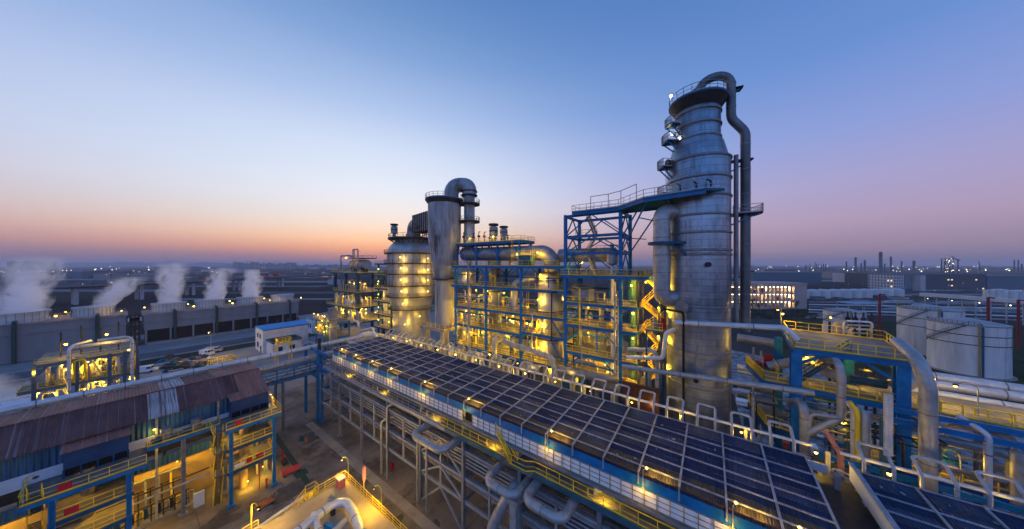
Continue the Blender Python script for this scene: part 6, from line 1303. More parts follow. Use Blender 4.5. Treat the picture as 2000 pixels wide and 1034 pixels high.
t = thing('valve_set', 'small dark valve set with red wheels beside the drain cover', 'valve', tuple(SZ(556, 906, 0))); q = SZ(556, 906, 0); b = MB(); b.box((q.x-.7, q.y-.4, .02), (q.x+.7, q.y+.4, .5)); b.tube([(q.x-.5, q.y, .5), (q.x-.5, q.y, 1.1), (q.x+.5, q.y, 1.1), (q.x+.5, q.y, .5)], .1, 7, .2); b.out('body', DARK, t); b = MB(); b.lathe(q.x, q.y, [(.25, 1.25), (.25, 1.32), (.02, 1.34)], 10); b.out('wheel', RED, t)
dr = MB(); a, c = SZ(537, 850, 0), SZ(601, 944, 0); dr.bar((a.x, a.y, .03), (c.x, c.y, .03), .8, .04); o = dr.out('drain_cover', mat('green drain cover', (.02, .055, .04), .7, 0, .4, 2)); tag(o, 'long dark green drain cover crossing the yard', 'drain')
dr = MB(); a = SZ(588, 925, 0); dr.box((a.x-.9, a.y-.9, .02), (a.x+.9, a.y+.9, .055)); tag(dr.out('manhole_cover', MATS['green drain cover']), 'square green manhole cover on the drain', 'cover')
st_ = MB(); q = SZ(565, 960, 0)
st_.face([(q.x+math.cos(a*math.pi/12)*(1.9+.5*math.sin(a*3.1)), q.y+math.sin(a*math.pi/12)*(3.0+.7*math.sin(a*2.3+1)), .012) for a in range(24)]); o = st_.out('oil_stain', mat('dark wet stain', (.07, .062, .058), .55, 0, .35, .8)); o['kind'] = 'structure'
b = MB()
for k in range(9):
    x = -92+k*13; b.box((x-.04, -40, .0075), (x+.04, 60, .009))
for k in range(8):
    y = -30+k*9+(.7 if k == 6 else 0); b.box((-95, y-.04, .0095), (29, y+.04, .011))
struct(b, 'yard_joints', mat('dark joint filler', (.075, .068, .062), .9, 0, .2))
b = MB(); b.box((-74, 23.6, .012), (14, 25.0, .10)); struct(b, 'kerb', CONC)
# ---- the railed platform at the bottom
XA_, YA_, ZP = -44.6, 19.3, 4.0
bp = thing('concrete_platform', 'raised concrete platform with yellow railings at the bottom of the picture', 'platform', (XA_, YA_, 0)); SLABY = mat('warm concrete slab', (.36, .29, .20), .8, 0, .22, .35, rust=((.20, .13, .08), .35, .22, (1, 1, 1)))
b = MB(); b.box((XA_, -6, 3.6), (-22, YA_, ZP)); b.out('slab', SLABY, bp); b = MB(); b.box((XA_+.3, -6, .01), (-22.3, YA_-.3, 3.59)); b.out('base_wall', CONC, bp)
b = MB(); b.rail([(XA_+.1, YA_-.1, ZP), (-22.2, YA_-.1, ZP)], 1.15, 1.55, .06, mid=3); b.out('railing', YEL, bp)
b = MB(); b.rail([(XA_+.1, YA_-.1, ZP), (XA_+.1, 15.2, ZP)], 1.15, 1.45, .06, mid=3); b.out('railing', YEL, bp); b = MB(); b.rail([(XA_+.1, 9.4, ZP), (XA_+.1, -6, ZP)], 1.15, 1.5, .06, mid=3); b.out('railing', YEL, bp)
b = MB(); stair(b, (XA_-.6, 9.6, .1), (XA_-.6, 14.6, ZP), 1.0); b.box((XA_-1.2, 14.6, ZP-.1), (XA_, 15.8, ZP-.01)); b.out('stair', YEL, bp)
b = MB(); b.rail([(XA_-1.2, 14.6, ZP), (XA_-1.2, 15.8, ZP), (XA_, 15.8, ZP)], 1.15, 1.2, .055); b.out('railing', YEL, bp)
b = MB(); b.box((XA_-1.9, 6, .6), (XA_-1.3, 14.2, 1.5)); b.box((XA_-1.8, 6.2, 1.55), (XA_-1.4, 14, 1.9)); b.out('cable_duct', TEAL, bp); b = MB(); b.bar((XA_-1.3, 8, 3.0), (XA_-1.3, 15, 3.9), .25, .25); b.out('tray', WHITE, bp)
streetlamp((XA_+1.0, YA_-.05, ZP), 3.2, 'yellow lit gooseneck lamp at the corner of the bottom platform', math.pi*1.08, 260, 1.3, mp=YEL)
q = SZ(748, 1000, ZP); streetlamp((q.x, YA_-.05, ZP), 3.2, 'yellow lit gooseneck lamp on the right railing of the bottom platform', math.pi*1.08, 300, 1.3, mp=YEL)
streetlamp((XA_+.05, 8.8, ZP), 3.4, 'yellow lit lamp on the left railing of the bottom platform', .5, 260, .9, mp=YEL)
light((-30, 12.5, 8.5), 700); light((-41, 4, 8), 300)
t = thing('extinguisher_box', 'faded red extinguisher box with a white lid at the platform corner', 'box', (XA_+1.2, YA_-1.1, ZP)); b = MB(); b.box((XA_+.8, YA_-1.6, ZP+.02), (XA_+1.8, YA_-.8, ZP+1.25)); b.out('body', mat('faded red paint', (.42, .12, .12), .6, 0, .2), t); b = MB(); b.box((XA_+.75, YA_-1.65, ZP+1.26), (XA_+1.85, YA_-.75, ZP+1.42)); b.out('lid', WHITE, t)
q = SZ(716, 965, ZP); t = thing('windsock', 'limp pink windsock on a pole behind the platform railing', 'windsock', (q.x, YA_+.0, ZP)); b = MB(); b.tube([(q.x, YA_-.03, ZP), (q.x, YA_-.03, ZP+4.2)], .05, 6); b.out('pole', YEL, t)
b = MB(); b.lathe(q.x+.1, YA_-.05, [(.05, ZP+1.9), (.17, ZP+2.2), (.24, ZP+2.9), (.2, ZP+3.5), (.27, ZP+3.9), (.22, ZP+4.1), (.03, ZP+4.25)], 12); b.out('sock', mat('pink cloth', (.62, .22, .22), .8), t)
zq = ZP+1.0
def pz(px, py): return tuple(SZ(px, py, zq))
longpipe([pz(560, 1055), pz(650, 985), pz(677, 980), pz(690, 1000), pz(712, 1060)], .50, PIPEW, 'bright silver pipe bending round on the bottom platform', 2.2, 1.3)
longpipe([pz(612, 1005), pz(628, 1050)], .36, PIPEW, 'short silver branch pipe on the bottom platform', 2)
longpipe([pz(676, 1018), pz(640, 1050)], .4, PIPE, 'lower silver pipe inside the bend on the bottom platform', 2)
q = V(pz(643, 1028)); t = thing('actuator', 'blue valve actuator inside the silver pipe bend', 'actuator', tuple(q)); b = MB(); b.bar(q+V((-.7, -.2, 0)), q+V((.7, .2, 0)), .35, .4); b.out('body', BLUE, t); b = MB(); b.bar(q+V((-.2, .3, -.2)), q+V((-.2, -.5, -.2)), .2); b.out('arm', BLUE, t)
q = V(pz(648, 980)); b = MB(); b.lathe(q.x, q.y, [(.5, zq+.45), (.5, zq+.6), (.3, zq+.62), (.3, zq+.9), (.05, zq+.95)], 14); tag(b.out('hand_valve', DUCT), 'round hand valve on top of the silver pipe bend', 'valve')
for px, py in ((600, 1024), (700, 1030), (650, 990)): q = V(pz(px, py)); b = MB(); b.box((q.x-.3, q.y-.2, ZP), (q.x+.3, q.y+.2, zq-.3)); tag(b.out('pipe_saddle', DARK), 'dark saddle under the silver pipe on the bottom platform', 'saddle', 'saddles under the silver pipe')
q = SZ(540, 1030, ZP+.5); 
# ================================================================ small buildings, scrap, unit at left
def house(x0, y0, x1, y1, h, wallm, roofm, lab, rh=.5, parapet=None, wins=(), name='small_building'):
    t = thing(name, lab, 'building', (x0, y0, 0)); b = MB(); b.box((x0, y0, .01), (x1, y1, h)); b.out('wall', wallm, t)
    b = MB()
    if parapet:
        for a, c in (((x0-.1, y0-.1, h), (x0+.3, y1+.1, h+.7)), ((x1-.3, y0-.1, h), (x1+.1, y1+.1, h+.7)), ((x0+.31, y0-.1, h), (x1-.31, y0+.3, h+.7)), ((x0+.31, y1-.3, h), (x1-.31, y1+.1, h+.7))): b.box(a, c)
        b.out('parapet', parapet, t); b = MB(); b.box((x0+.3, y0+.3, h+.01), (x1-.3, y1-.3, h+.06)); b.out('roof', roofm, t)
    else:
        ym = (x0+x1)/2
        b.face([(x0-.4, y0-.4, h), (ym, y0-.4, h+rh), (ym, y1+.4, h+rh), (x0-.4, y1+.4, h)][::-1]); b.face([(x1+.4, y0-.4, h), (x1+.4, y1+.4, h), (ym, y1+.4, h+rh), (ym, y0-.4, h+rh)]); b.face([(x0-.4, y0-.4, h), (x1+.4, y0-.4, h), (ym, y0-.4, h+rh)]); b.face([(x0-.4, y1+.4, h), (x1+.4, y1+.4, h), (ym, y1+.4, h+rh)]); b.face([(x0-.4, y0-.4, h-.01), (x0-.4, y1+.4, h-.01), (x1+.4, y1+.4, h-.01), (x1+.4, y0-.4, h-.01)]); b.out('roof', roofm, t)
    for a, c in wins: b = MB(); b.box(a, c); b.out('window', GLASS, t)
    return t
hb = house(-158, 32.5, -147, 48, 9.6, WHITE, BROOF, 'white building with a bright blue roof in the middle left', 1.1, None, [((-155, 32.38, 5.6), (-153.4, 32.49, 7.4)), ((-151.6, 32.38, 5.6), (-150, 32.49, 7.4)), ((-155, 32.38, 1.6), (-153.2, 32.49, 3.6)), ((-150.6, 32.38, .1), (-149.2, 32.49, 2.6))])
for i in range(4): b = MB(); x, y = -152.5, 35+i*3.6; b.lathe(x, y, [(.3, 10.6), (.3, 11.4), (.55, 11.5), (.5, 11.9), (.05, 12.1)], 10); b.out('roof_vent', DARK, hb)
b = MB(); b.box((-147, 32.5, 9.0), (-146.9, 48, 9.55)); b.out('eave_band', BROOF, hb)
house(-146.8, 33.5, -138.5, 43, 5.0, WHITE, DARK, 'low white annex with a dark flat roof before the blue roofed building', .5, TEAL, [((-138.45, 35, 1.6), (-138.38, 36.6, 3.4)), ((-138.45, 39, 1.6), (-138.38, 40.6, 3.4))])
house(-176, 56.5, -168, 68, 7, WHITE, FARB, 'small white hut with a grey blue flat roof before the left structure', .5, mat('pale blue trim', (.20, .36, .46), .6), [((-174, 56.38, 3), (-171.8, 56.49, 5.4)), ((-170.6, 56.38, 3), (-169.2, 56.49, 5.4)), ((-167.95, 59, 3), (-167.88, 62, 5.4))])
streetlamp(tuple(SZ(412, 706, 0)), 11, 'tall white lamp post beside the scrap yard with an orange light', 3.6, 900, 1.0, m=LAMPE, mp=WHITE)
b = MB()
def blob(c, r, m, lab, nm, fl=.7):
    bb = MB(); rows = []
    for i in range(7):
        th = math.pi/2*i/6; rows.append([(c[0]+r*math.cos(th)*math.cos(a)*random.uniform(.6, 1.3), c[1]+r*math.cos(th)*math.sin(a)*random.uniform(.6, 1.3), c[2]+r*fl*math.sin(th)*random.uniform(.85, 1.1)) for a in [k*2*math.pi/12 for k in range(12)]])
    bb.grid(rows, False, True); bb.face(rows[-1]); return tag(bb.out(nm, m), lab, nm.replace('_', ' '), 'bundles in the scrap yard')
SCM = [DARK, DARK, GREENP, BARK, PIPED, DBLUE, RUSTROOF2, PIPEW, BARK, DARK]
SCN_BARK = 1
SCN = {'bark': 'earth brown', 'dark steel': 'black', 'white paint': 'white', 'dark green pipe paint': 'dark green', 'rusty red paint': 'rust red', 'dull pipe': 'grey', 'dark blue paint': 'dark blue', 'darker rusty roof sheet': 'brown', 'white pipe cladding': 'pale grey'}
for i in range(39):
    px = random.uniform(312, 408); py = random.uniform(694, 722); p = SZ(px, py+4, 0); m = random.choice(SCM); blob((p.x, p.y, .01), random.uniform(.6, 1.9), m, ORD[i+1]+' bundle of scrap in the heap, '+SCN[m.name]+' and crumpled', 'scrap_bundle', random.uniform(.5, 1.2))
for i in range(10):
    p = SZ(random.uniform(290, 430), random.uniform(700, 730), 0); b = MB(); a = random.uniform(0, 3); L_ = random.uniform(2, 5); d = V((math.cos(a), math.sin(a), .12)); b.bar(p+V((0, 0, .6)), p+V((0, 0, .6))+d*L_, random.uniform(.4, 1.2), .25); tag(b.out('scrap_plank', random.choice((TEAL, GALV, ORANGE))), ORD[i+1]+' loose plank lying about the scrap heap', 'plank', 'planks in the scrap yard')
q = SZ(432, 722, 0); t = thing('yellow_cage', 'bright yellow steel cage standing in the scrap yard', 'cage', (q.x, q.y, 0)); b = MB()
for z in (0.3, 1.3, 2.4, 3.2): b.rail([(q.x-2.2, q.y-3, z-.01), (q.x+2.2, q.y-3, z-.01), (q.x+2.2, q.y+3, z-.01), (q.x-2.2, q.y+3, z-.01)], .8, 1.1, .16, True, 1, False)
b.out('frame', YEL, t); b = MB(); b.box((q.x-2.3, q.y-3.1, .02), (q.x+2.3, q.y+3.1, .25)); b.out('base', DARK, t); light((q.x, q.y, 3), 120)
q = SZ(446, 745, 9); 
t = thing('yellow_gantry', 'small yellow railed stair gantry beside the annex roof', 'gantry', tuple(SZ(554, 700, 0))); q = SZ(554, 712, 0); b = MB(); b.rail([(q.x-1.5, q.y-2, 8), (q.x+1.5, q.y-2, 8), (q.x+1.5, q.y+2, 8), (q.x-1.5, q.y+2, 8)], 1.4, 1, .14, True)
for sx in (-1.5, 1.5):
    for sy in (-2, 2): b.bar((q.x+sx, q.y+sy, 0), (q.x+sx, q.y+sy, 8), .25)
b.box((q.x-1.6, q.y-2.1, 7.8), (q.x+1.6, q.y+2.1, 7.99)); b.out('frame', YEL, t); light((q.x+1, q.y-3, 9.5), 200)
# parked vans near the scrap yard
def van(px, py, yaw, m, lab):
    p = SZ(px, py, 0); t = thing('van', lab, 'van', (0, 0, 0)); b = MB(); b.box((-2.4, -.95, .45), (1.5, .95, 2.2)); b.box((1.5, -.95, .45), (2.5, .95, 1.25)); b.out('body', m, t); b = MB(); b.face([(1.505, -.85, 1.3), (1.505, .85, 1.3), (1.505, .85, 2.05), (1.505, -.85, 2.05)]); b.box((.5, -.96, 1.35), (1.4, .96, 1.95)); b.out('window', GLASS, t)
    for x in (-1.6, 1.6):
        for s in (-1, 1): b = MB(); b.tube([(x, s*.8, .36), (x, s*1.0, .36)], .36, 12); b.out('wheel', BLACK, t)
    t.location = (p.x, p.y, .01); t.rotation_euler = (0, 0, yaw)
van(404, 694, .5, WHITE, 'white van behind the scrap heap'); van(418, 688, 1.1, FARW, 'pale van parked right of the white van behind the scrap heap'); van(284, 728, 1.2, WHITE, 'white van left of the scrap heap with red things beside it')
# the lamp lit unit at far left
ux0, ux1, uy0, uy1 = -112.0, -100.0, -9.6, 1.3
un = frame('pump_unit', 'steel framed unit glowing with yellow lamps before the left cooling tower', 'structure', [ux0, ux1], [uy0, -5.4, -1.8, .0, uy1+.3], 17.8, [(17.6, ux0, ux1, uy0, uy1, True, 'r'), (13.2, ux0, ux1, uy0-1.5, uy1, True, 'rb'), (8.6, ux0, ux1, uy0, uy1, True, 'rb')], colm=mat('worn blue grey column paint', (.16, .19, .22), .6, 0, .3), colw=.5)
for i in range(24): lamp(un, (ux1-random.uniform(.4, 3), random.uniform(uy0, uy1), random.choice((11.5, 12.3, 15.5, 16.6))), 55, (.5, 0, -.3), r=.15)
for p in ((ux1-2, -2.2, 21.5), (ux1-4, -6.8, 20.2), (ux1-1, uy1-.8, 17.8)): lamp(un, p, 120, (.4, 0, -.3), r=.22)
longpipe([(ux1+.6, uy1-.4, 8), (ux1+.6, uy1-.4, 20.9), (ux1+.6, uy1-4.5, 20.9)], .24, PIPEW, 'pale pipe hooked over the right side of the lamp lit unit', 3, 1.1)
longpipe([(ux1+.5, -6.2, 12), (ux1+.5, -6.2, 20.4), (ux1-2, -4.0, 20.6)], .22, PIPEW, 'pale pipe hooked over the left side of the lamp lit unit', 3, 1.0)
longpipe([(ux1-3, -6.4, 19.4), (ux1-3, .6, 19.4)], .5, PIPE, 'horizontal drum pipe on top of the lamp lit unit', 2)
for i in range(8):
    y = uy0+1+i*1.3; b = MB(); r = random.uniform(.4, .75); z = random.choice((8.7, 13.3)); h_ = random.uniform(2, 3.6); b.lathe(ux1-1.6, y, [(r, z), (r, z+h_*.8), (.05, z+h_)], 12); b.tube([(ux1-.8, y, z), (ux1-.8, y, z+h_), (ux1-1.6, y, z+h_+.3)], .1, 6, .2); tag(b.out('process_drum', random.choice((PIPE, CLADV))), ORD[i+1]+' drum from the left inside the lamp lit unit', 'drum', 'drums in the lamp lit unit')
for i in range(34):
    y = random.uniform(uy0+.3, uy1-.2); x = ux1-random.uniform(-.2, 4.5); z = random.choice((8.6, 13.2, 13.2)); h_ = random.uniform(1.5, 4.2); r = random.uniform(.07, .2); b = MB(); b.tube([(x, y, z), (x, y, z+h_), (x, min(uy1, y+random.uniform(.5, 2.2)), z+h_), (x, min(uy1, y+random.uniform(.5, 2.2)), z)], r, 7, .3); tag(b.out('unit_pipe', random.choice((PIPE, YEL, PIPEW, DUCT))), 'bent pipe inside the lamp lit unit among many alike', 'pipe', 'bent pipes in the lamp lit unit')
for i in range(4): b = MB(); y = uy0+2.2+i*2.2; b.tube([(ux1-5, y, 17.6), (ux1-5, y, 22.5+i % 2)], .12, 6); tag(b.out('vent_pipe', DARK), ORD[i+1]+' thin dark vent pipe from the left above the lamp lit unit', 'vent', 'vent pipes above the lamp lit unit')
for i in range(6): b = MB(); z = 8.6+i*.35; b.tube([(ux1+1.2+.5*i, -22, z-1.5), (ux1+1.2+.5*i, uy0-1, z-1.5)], .45, 9); tag(b.out('process_pipe', (TEAL, PIPE, TEAL, PIPED, PIPEW, PIPE)[i]), ORD[i+1]+' pipe from the back left of the lamp lit unit', 'pipe', 'pipes left of the lamp lit unit')
for i in range(9):
    p = SZ(random.uniform(0, 50), random.uniform(768, 796), 4); b = MB(); b.box((p.x-1.1, p.y-1.6, .01), (p.x+1.1, p.y+1.6, 4+random.uniform(-.3, .5))); o = tag(b.out('white_sack_stack', WHITE), ORD[i+1]+' stack of pale sacks left of the rusty shed', 'sacks', 'stacks of pale sacks at the left edge')
plume((-105, -11.5, 12.0), 3.0, 9, (0, -1.0), 'low drifting steam cloud lit yellow left of the lamp lit unit', .28, .28, .5, 8)
plume((-118, -12, 8.0), 3.4, 7, (0, -1.2), 'faint grey steam drifting at the left edge below the cooling tower', .18, .25, .5, 9)

# yard wear
for i in range(26):
    x, y = random.uniform(-74, -24), random.uniform(4, 26) if i % 2 else random.uniform(-6, 24)
    if x > -46 and y < 21: continue
    b = MB(); r0 = random.uniform(.4, 1.5); ph = random.uniform(0, 6); b.face([(x+r0*(1+.35*math.sin(3*a*math.pi/10+ph))*math.cos(a*math.pi/10), y+r0*1.4*(1+.3*math.sin(2*a*math.pi/10+ph))*math.sin(a*math.pi/10), .0125+.0002*i) for a in range(20)]); o = b.out('oil_stain', MATS['dark wet stain']); o['kind'] = 'structure'

for i, (px, py, m, c) in enumerate(((590, 860, DBLUE, 'dark blue'), (597, 866, RUSTROOF, 'rusty brown'), (705, 905, GREY, 'grey'))):
    p = SZ(px, py, 0); b = MB(); b.lathe(p.x, p.y, [(.3, .01), (.31, .3), (.29, .32), (.31, .6), (.29, .62), (.3, .9), (.02, .9)], 14); tag(b.out('oil_drum', m), c+' oil drum standing near the legs of the pipe rack', 'drum')
hs = MB(); a = SZ(640, 880, 0); hs.tube([a+V((0, 0, .06)), a+V((1.5, .8, .06)), a+V((2.6, -.4, .06)), a+V((4.2, .3, .06)), a+V((5.0, 2.2, .06))], .045, 6, .8); tag(hs.out('hose', DARK), 'dark hose snaking over the yard before the pipe rack', 'hose')
# ================================================================ the right hand complex
ZU, ZL, ZB = 26.0, 21.0, 15.3
rc = thing('pipe_platform', 'big blue and yellow stepped pipe platform right of the tower', 'platform', (8.4, 48, 0))
for x, y, z1 in ((8.4, 47.6, ZU-.6), (16.3, 47.6, ZU-.6), (8.0, 55.5, ZU-.6), (15.0, 56.5, ZU-.6)):
    b = MB(); b.hcol(x, y, .01, z1, .95 if y < 50 else .8, .12); b.out('column', BLUE, rc)
UP = [(8.2, 47.2), (17.0, 47.2), (18.6, 58.5), (9.2, 60)]
def deckpoly(P, z, th, m, nm): 
    b = MB(); b.face([(x, y, z) for x, y in P]); b.face([(x, y, z-th) for x, y in P][::-1])
    for i in range(len(P)): (x0, y0), (x1, y1) = P[i], P[(i+1) % len(P)]; b.face([(x0, y0, z-th), (x1, y1, z-th), (x1, y1, z), (x0, y0, z)])
    return b.out(nm, m, rc)
def edges(P, z, idx, m, h=.6):
    for i in idx: b = MB(); a, c = P[i], P[(i+1) % len(P)]; b.hbeam((*a, z-.1-h/2), (*c, z-.1-h/2), .3, h); b.out('edge_beam', m, rc)
def prail(P, z, idx, m=None, **k):
    for i in idx: b = MB(); a, c = P[i], P[(i+1) % len(P)]; b.rail([(*a, z), (*c, z)], 1.2, 1.35, .075, **k); b.out('railing', m or YEL, rc)
deckpoly(UP, ZU, .09, GRATE, 'deck'); edges(UP, ZU, (0, 1, 2, 3), BLUE); prail(UP, ZU, (0, 1, 2, 3))
LO = [(4.4, 55.5), (5.6, 48.4), (24, 47.6), (24, 51), (7.4, 51.2), (7.4, 55.5)]
deckpoly(LO, ZL, .09, GRATE, 'deck'); edges(LO, ZL, (0, 1, 2), BLUE); prail(LO, ZL, (0, 1, 4))
for (x0, y0, z0), (x1, y1, z1) in (((4.4, 55.5, ZL), (5.6, 48.4, ZL)), ((4.6, 55.0, ZB), (5.8, 48.4, ZB))): b = MB(); b.bar((x0, y0, z0+.55), (x1, y1, z1+.55), .08, 1.15); b.out('guard_plate', YEL, rc)
LB = [(4.6, 55), (5.8, 48.4), (9.6, 47.8), (9.6, 52), (7.4, 55)]
deckpoly(LB, ZB, .09, GRATE, 'deck'); edges(LB, ZB, (0, 1), DBLUE); prail(LB, ZB, (1,))
b = MB(); stair(b, (8.7, 49.6, ZL), (13.2, 49.4, ZU), 1.1); b.out('stair', TEAL, rc); b = MB()
for s in (48.9, 50.1):
    for hh in (1.1, .6): b.bar((8.7, s+.2, ZL+hh), (13.2, s, ZU+hh), .07)
b.out('stair_rail', YEL, rc)
for x0, z0, x1, z1 in ((8.6, 24.0, 10.6, 25.2), (16.0, 23.6, 13.8, 25.2), (8.4, 19, 9.9, 20.2)): b = MB(); b.bar((x0, 47.6, z0), (x1, 47.6, z1), .28); b.out('brace', BLUE, rc)
for p, w_ in (((9.0, 59, 28.4), 170), ((13.6, 57.4, 28.6), 130), ((12, 54, 24.4), 170), ((10.5, 53.5, 23.5), 130), ((15.5, 53, 24.2), 90), ((12, 46.8, 18.2), 60), ((18.5, 52, 24), 90)): lamp(rc, p, w_*.5, (0, -.5, -.3), r=.13)
t = thing('red_tank', 'small red tank with a red board on the lower left yellow deck', 'tank', (5.4, 54.2, ZL)); b = MB(); b.lathe(5.6, 53.9, [(.5, ZL+.02), (.55, ZL+.7), (.35, ZL+.9), (.05, ZL+1.0)], 14); b.out('body', RED, t); b = MB(); b.box((6.3, 54.6, ZL+.02), (7.3, 54.7, ZL+1.9)); b.out('board', RED, t)
streetlamp((8.9, 59.6, ZU), 3.4, 'thin gooseneck lamp at the far corner of the yellow upper deck', 4.2, 0, 1.0, m=LAMPE)
# valve skid with dark relief valves
vk = thing('valve_skid', 'valve skid with four dark relief valves behind the yellow upper deck', 'valve skid', (15, 60, 20))
b = MB()
for x in (14.8, 16.6, 18.4): 
    for y in (60.4, 63): b.bar((x, y, 0), (x, y, 27.2), .25)
b.box((14.4, 60, 24.6), (19.0, 63.6, 24.8)); b.out('frame', DARK, vk)
for i in range(4):
    x = 16.1+i*.8; y = 61+i*.2; b = MB(); b.tube([(x, y, 24.8), (x, y, 27.2)], .26, 10); b.lathe(x, y, [(.4, 27.2), (.42, 27.5), (.2, 27.7), (.28, 28.3), (.12, 28.5), (.1, 29.1), (.02, 29.2)], 10); b.out('relief_valve', DARK, vk)
b = MB(); b.tube([(15.0, 60.6, 24.8), (15.0, 60.6, 27.4), (15.8, 60.6, 27.9)], .5, 14, .6); b.out('elbow', DUCT, vk)
for i in range(4): b = MB(); z = 27.9-i*.55; b.tube([(15.5+.25*i, 60.2, z-1.2), (15.5+.25*i, 60.2, z), (18.4, 61.2+.1*i, z), (18.4, 61.2+.1*i, z-1.5)], .15, 10, .4); b.out('manifold_pipe', PIPE if i % 2 else PIPEW, vk)
# risers and bent pipes
longpipe([tuple(SY(1752, 668, 47.5)), tuple(SY(1796, 706, 43.5)), tuple(SY(1813, 760, 43)), tuple(SY(1812, 1050, 43))], .52, PIPE, 'thick grey pipe bending over the upper deck end and dropping down at right', 4, 1.8)
longpipe([tuple(SY(1543, 786, 48)), tuple(SY(1571, 782, 45.4)), tuple(SY(1573, 920, 45.4))], .44, PIPE, 'grey pipe with a swan neck bend below the lower yellow deck', 3.2, 1.8)
longpipe([tuple(SY(1608, 702, 49)), tuple(SY(1638, 706, 45.6)), tuple(SY(1643, 735, 45.2)), tuple(SY(1643, 816, 45.2)), tuple(SY(1578, 846, 45.2))], .36, PIPE, 'grey pipe dropping before the stair and bending back to the left', 2.8, 1.1)
longpipe([tuple(SY(1576, 872, 45.2)), tuple(SY(1583, 808, 45.2)), tuple(SY(1640, 816, 45.0))], .22, PIPE, 'thin arch of pipe beside the swan neck pipe', 3, .7)
longpipe([tuple(SY(1653, 784, 45)), tuple(SY(1668, 800, 44.6)), tuple(SY(1668, 960, 44.6))], .26, PIPEW, 'slim white downpipe left of the yellow one', 3, .6)
b = MB(); b.tube([tuple(SY(1658, 784, 44.4)), tuple(SY(1675, 804, 44.2)), tuple(SY(1675, 960, 44.2))], .20, 10, .6); tag(b.out('gas_pipe', YEL), 'bright yellow downpipe below the lower yellow deck', 'pipe')
longpipe([tuple(SY(1686, 804, 44.6)), tuple(SY(1691, 815, 44.2)), tuple(SY(1691, 920, 44.2))], .34, PIPE, 'pale downpipe with a bulbous head right of the yellow one', 3, .6)
b = MB(); b.tube([tuple(SY(1725, 820, 43.4)), tuple(SY(1725, 960, 43.4))], .24, 8); tag(b.out('post', TEAL), 'dark teal post between the two roofs', 'post')
for px, w in ((1732, .22), (1739, .18)): b = MB(); b.tube([tuple(SY(px, 770, 43.2)), tuple(SY(px, 890, 43.2))], w, 8); tag(b.out('standpipe', PIPEW), ('thicker' if w > .2 else 'thinner')+' pale standpipe before the blue right column', 'pipe')
b = MB(); b.tube([tuple(SY(1613, 842, 43.8)), tuple(SY(1642, 888, 42.4)), tuple(SY(1644, 945, 42.2))], .24, 9, .6); tag(b.out('flare_pipe', mat('rusty pink pipe', (.42, .17, .12), .6, 0, .4, 2)), 'rust streaked slanting pipe below the yellow decks', 'pipe')
longpipe([tuple(SY(1500, 716, 54)), tuple(SY(1590, 700, 54)), tuple(SY(1615, 728, 52)), tuple(SY(1640, 735, 52))], .62, PIPE, 'yellow lit thick pipe under the blue stair', 2.4, 1.4)
longpipe([tuple(SY(1560, 742, 52.5)), tuple(SY(1720, 772, 52.5))], .55, PIPE, 'grey pipe crossing under the upper deck behind the stair', 3)
longpipe([tuple(SY(1752, 700, 52)), tuple(SY(1784, 716, 51)), tuple(SY(1782, 740, 50.5)), tuple(SY(1748, 756, 50))], .8, PIPE, 'yellowish return bend right of the blue right column', 3, 1.1)
q = SY(1690, 745, 50.5); vl_ = thing('gate_valve', 'big teal gate valve under the upper deck', 'valve', tuple(q)); b = MB(); b.tube([q+V((-1.3, 0, 0)), q+V((1.5, 0, 0))], .5, 14); b.tube([q, q+V((0, 0, 1.2))], .2, 8); b.out('body', TEAL, vl_); b = MB(); b.lathe(q.x, q.y, [(.5, q.z+1.2), (.5, q.z+1.3), (.05, q.z+1.32)], 14); b.out('hand_wheel', TEAL, vl_)
# the horizontal rack going off to the right
for i, (px0, py0, px1, py1, Y, r, m, lab) in enumerate(((1762, 727, 2040, 768, 62, .62, PIPEW, 'topmost thick white pipe running off the right edge'), (1762, 742, 2040, 783, 60, .55, PIPEW, 'second white pipe from the top running off the right edge'),
        (1740, 755, 2040, 806, 57.5, .50, PIPEW, 'third white pipe from the top running off the right edge'), (1730, 836, 2060, 906, 48, .45, PIPE, 'grey pipe running off the right edge below the blue beams'))):
    longpipe([tuple(SY(px0, py0, Y)), tuple(SY(px1, py1, Y))], r, m, lab, 4.5)
rr = thing('pipe_walkway', 'blue beamed pipe walkway running off the right edge', 'pipe rack', (16.5, 46, 0))
for y, z in ((45.8, 21.2), (45.2, 20.3), (48.6, 20.4)): b = MB(); b.hbeam((15.0, y, z), (46, y, z), .32, .5); b.out('beam', BLUE, rr)
for x in (24.5, 34, 43):
    for y in (45.8, 56): b = MB(); b.hcol(x, y, .01, 20, .5, .09); b.out('column', GREY, rr)
b = MB(); b.box((15.2, 49, 20.62), (46, 55.4, 20.7)); b.out('deck', GRATE, rr)
b = MB(); b.rail([(15.4, 48.8, 20.7), (46, 48.8, 20.7)], 1.2, 1.9, .075); b.out('railing', YEL, rr)
b = MB(); b.box((14, 47.2, 14.6), (46, 50.6, 14.7)); b.out('deck', GRATE, rr); b = MB(); b.rail([(14.2, 47.2, 14.7), (46, 47.2, 14.7)], 1.2, 1.9, .075); b.out('railing', YEL, rr)
b = MB(); b.hbeam((14, 47.0, 14.4), (46, 47.0, 14.4), .3, .5); b.hbeam((9, 43.4, 15.6), (46, 43.4, 15.4), .3, .5); b.out('beam', BLUE, rr)
for p, w_ in (((20.2, 52.6, 23.2), 120), ((26, 53, 23), 100), ((18.6, 48.0, 17.6), 60), ((13.0, 50, 17.2), 60)): lamp(rr, p, w_, (0, -.3, -.4), r=.14)
streetlamp((21.5, 49.2, 20.7), 3.2, 'gooseneck lamp on the right hand blue walkway', 2.6, 60, 1.2); q = SY(1878, 935, 46.8); streetlamp((q.x, 46.9, 14.7), 3.0, 'gooseneck lamp on the lower deck behind the second roof', 2.8, 60, 1.2)
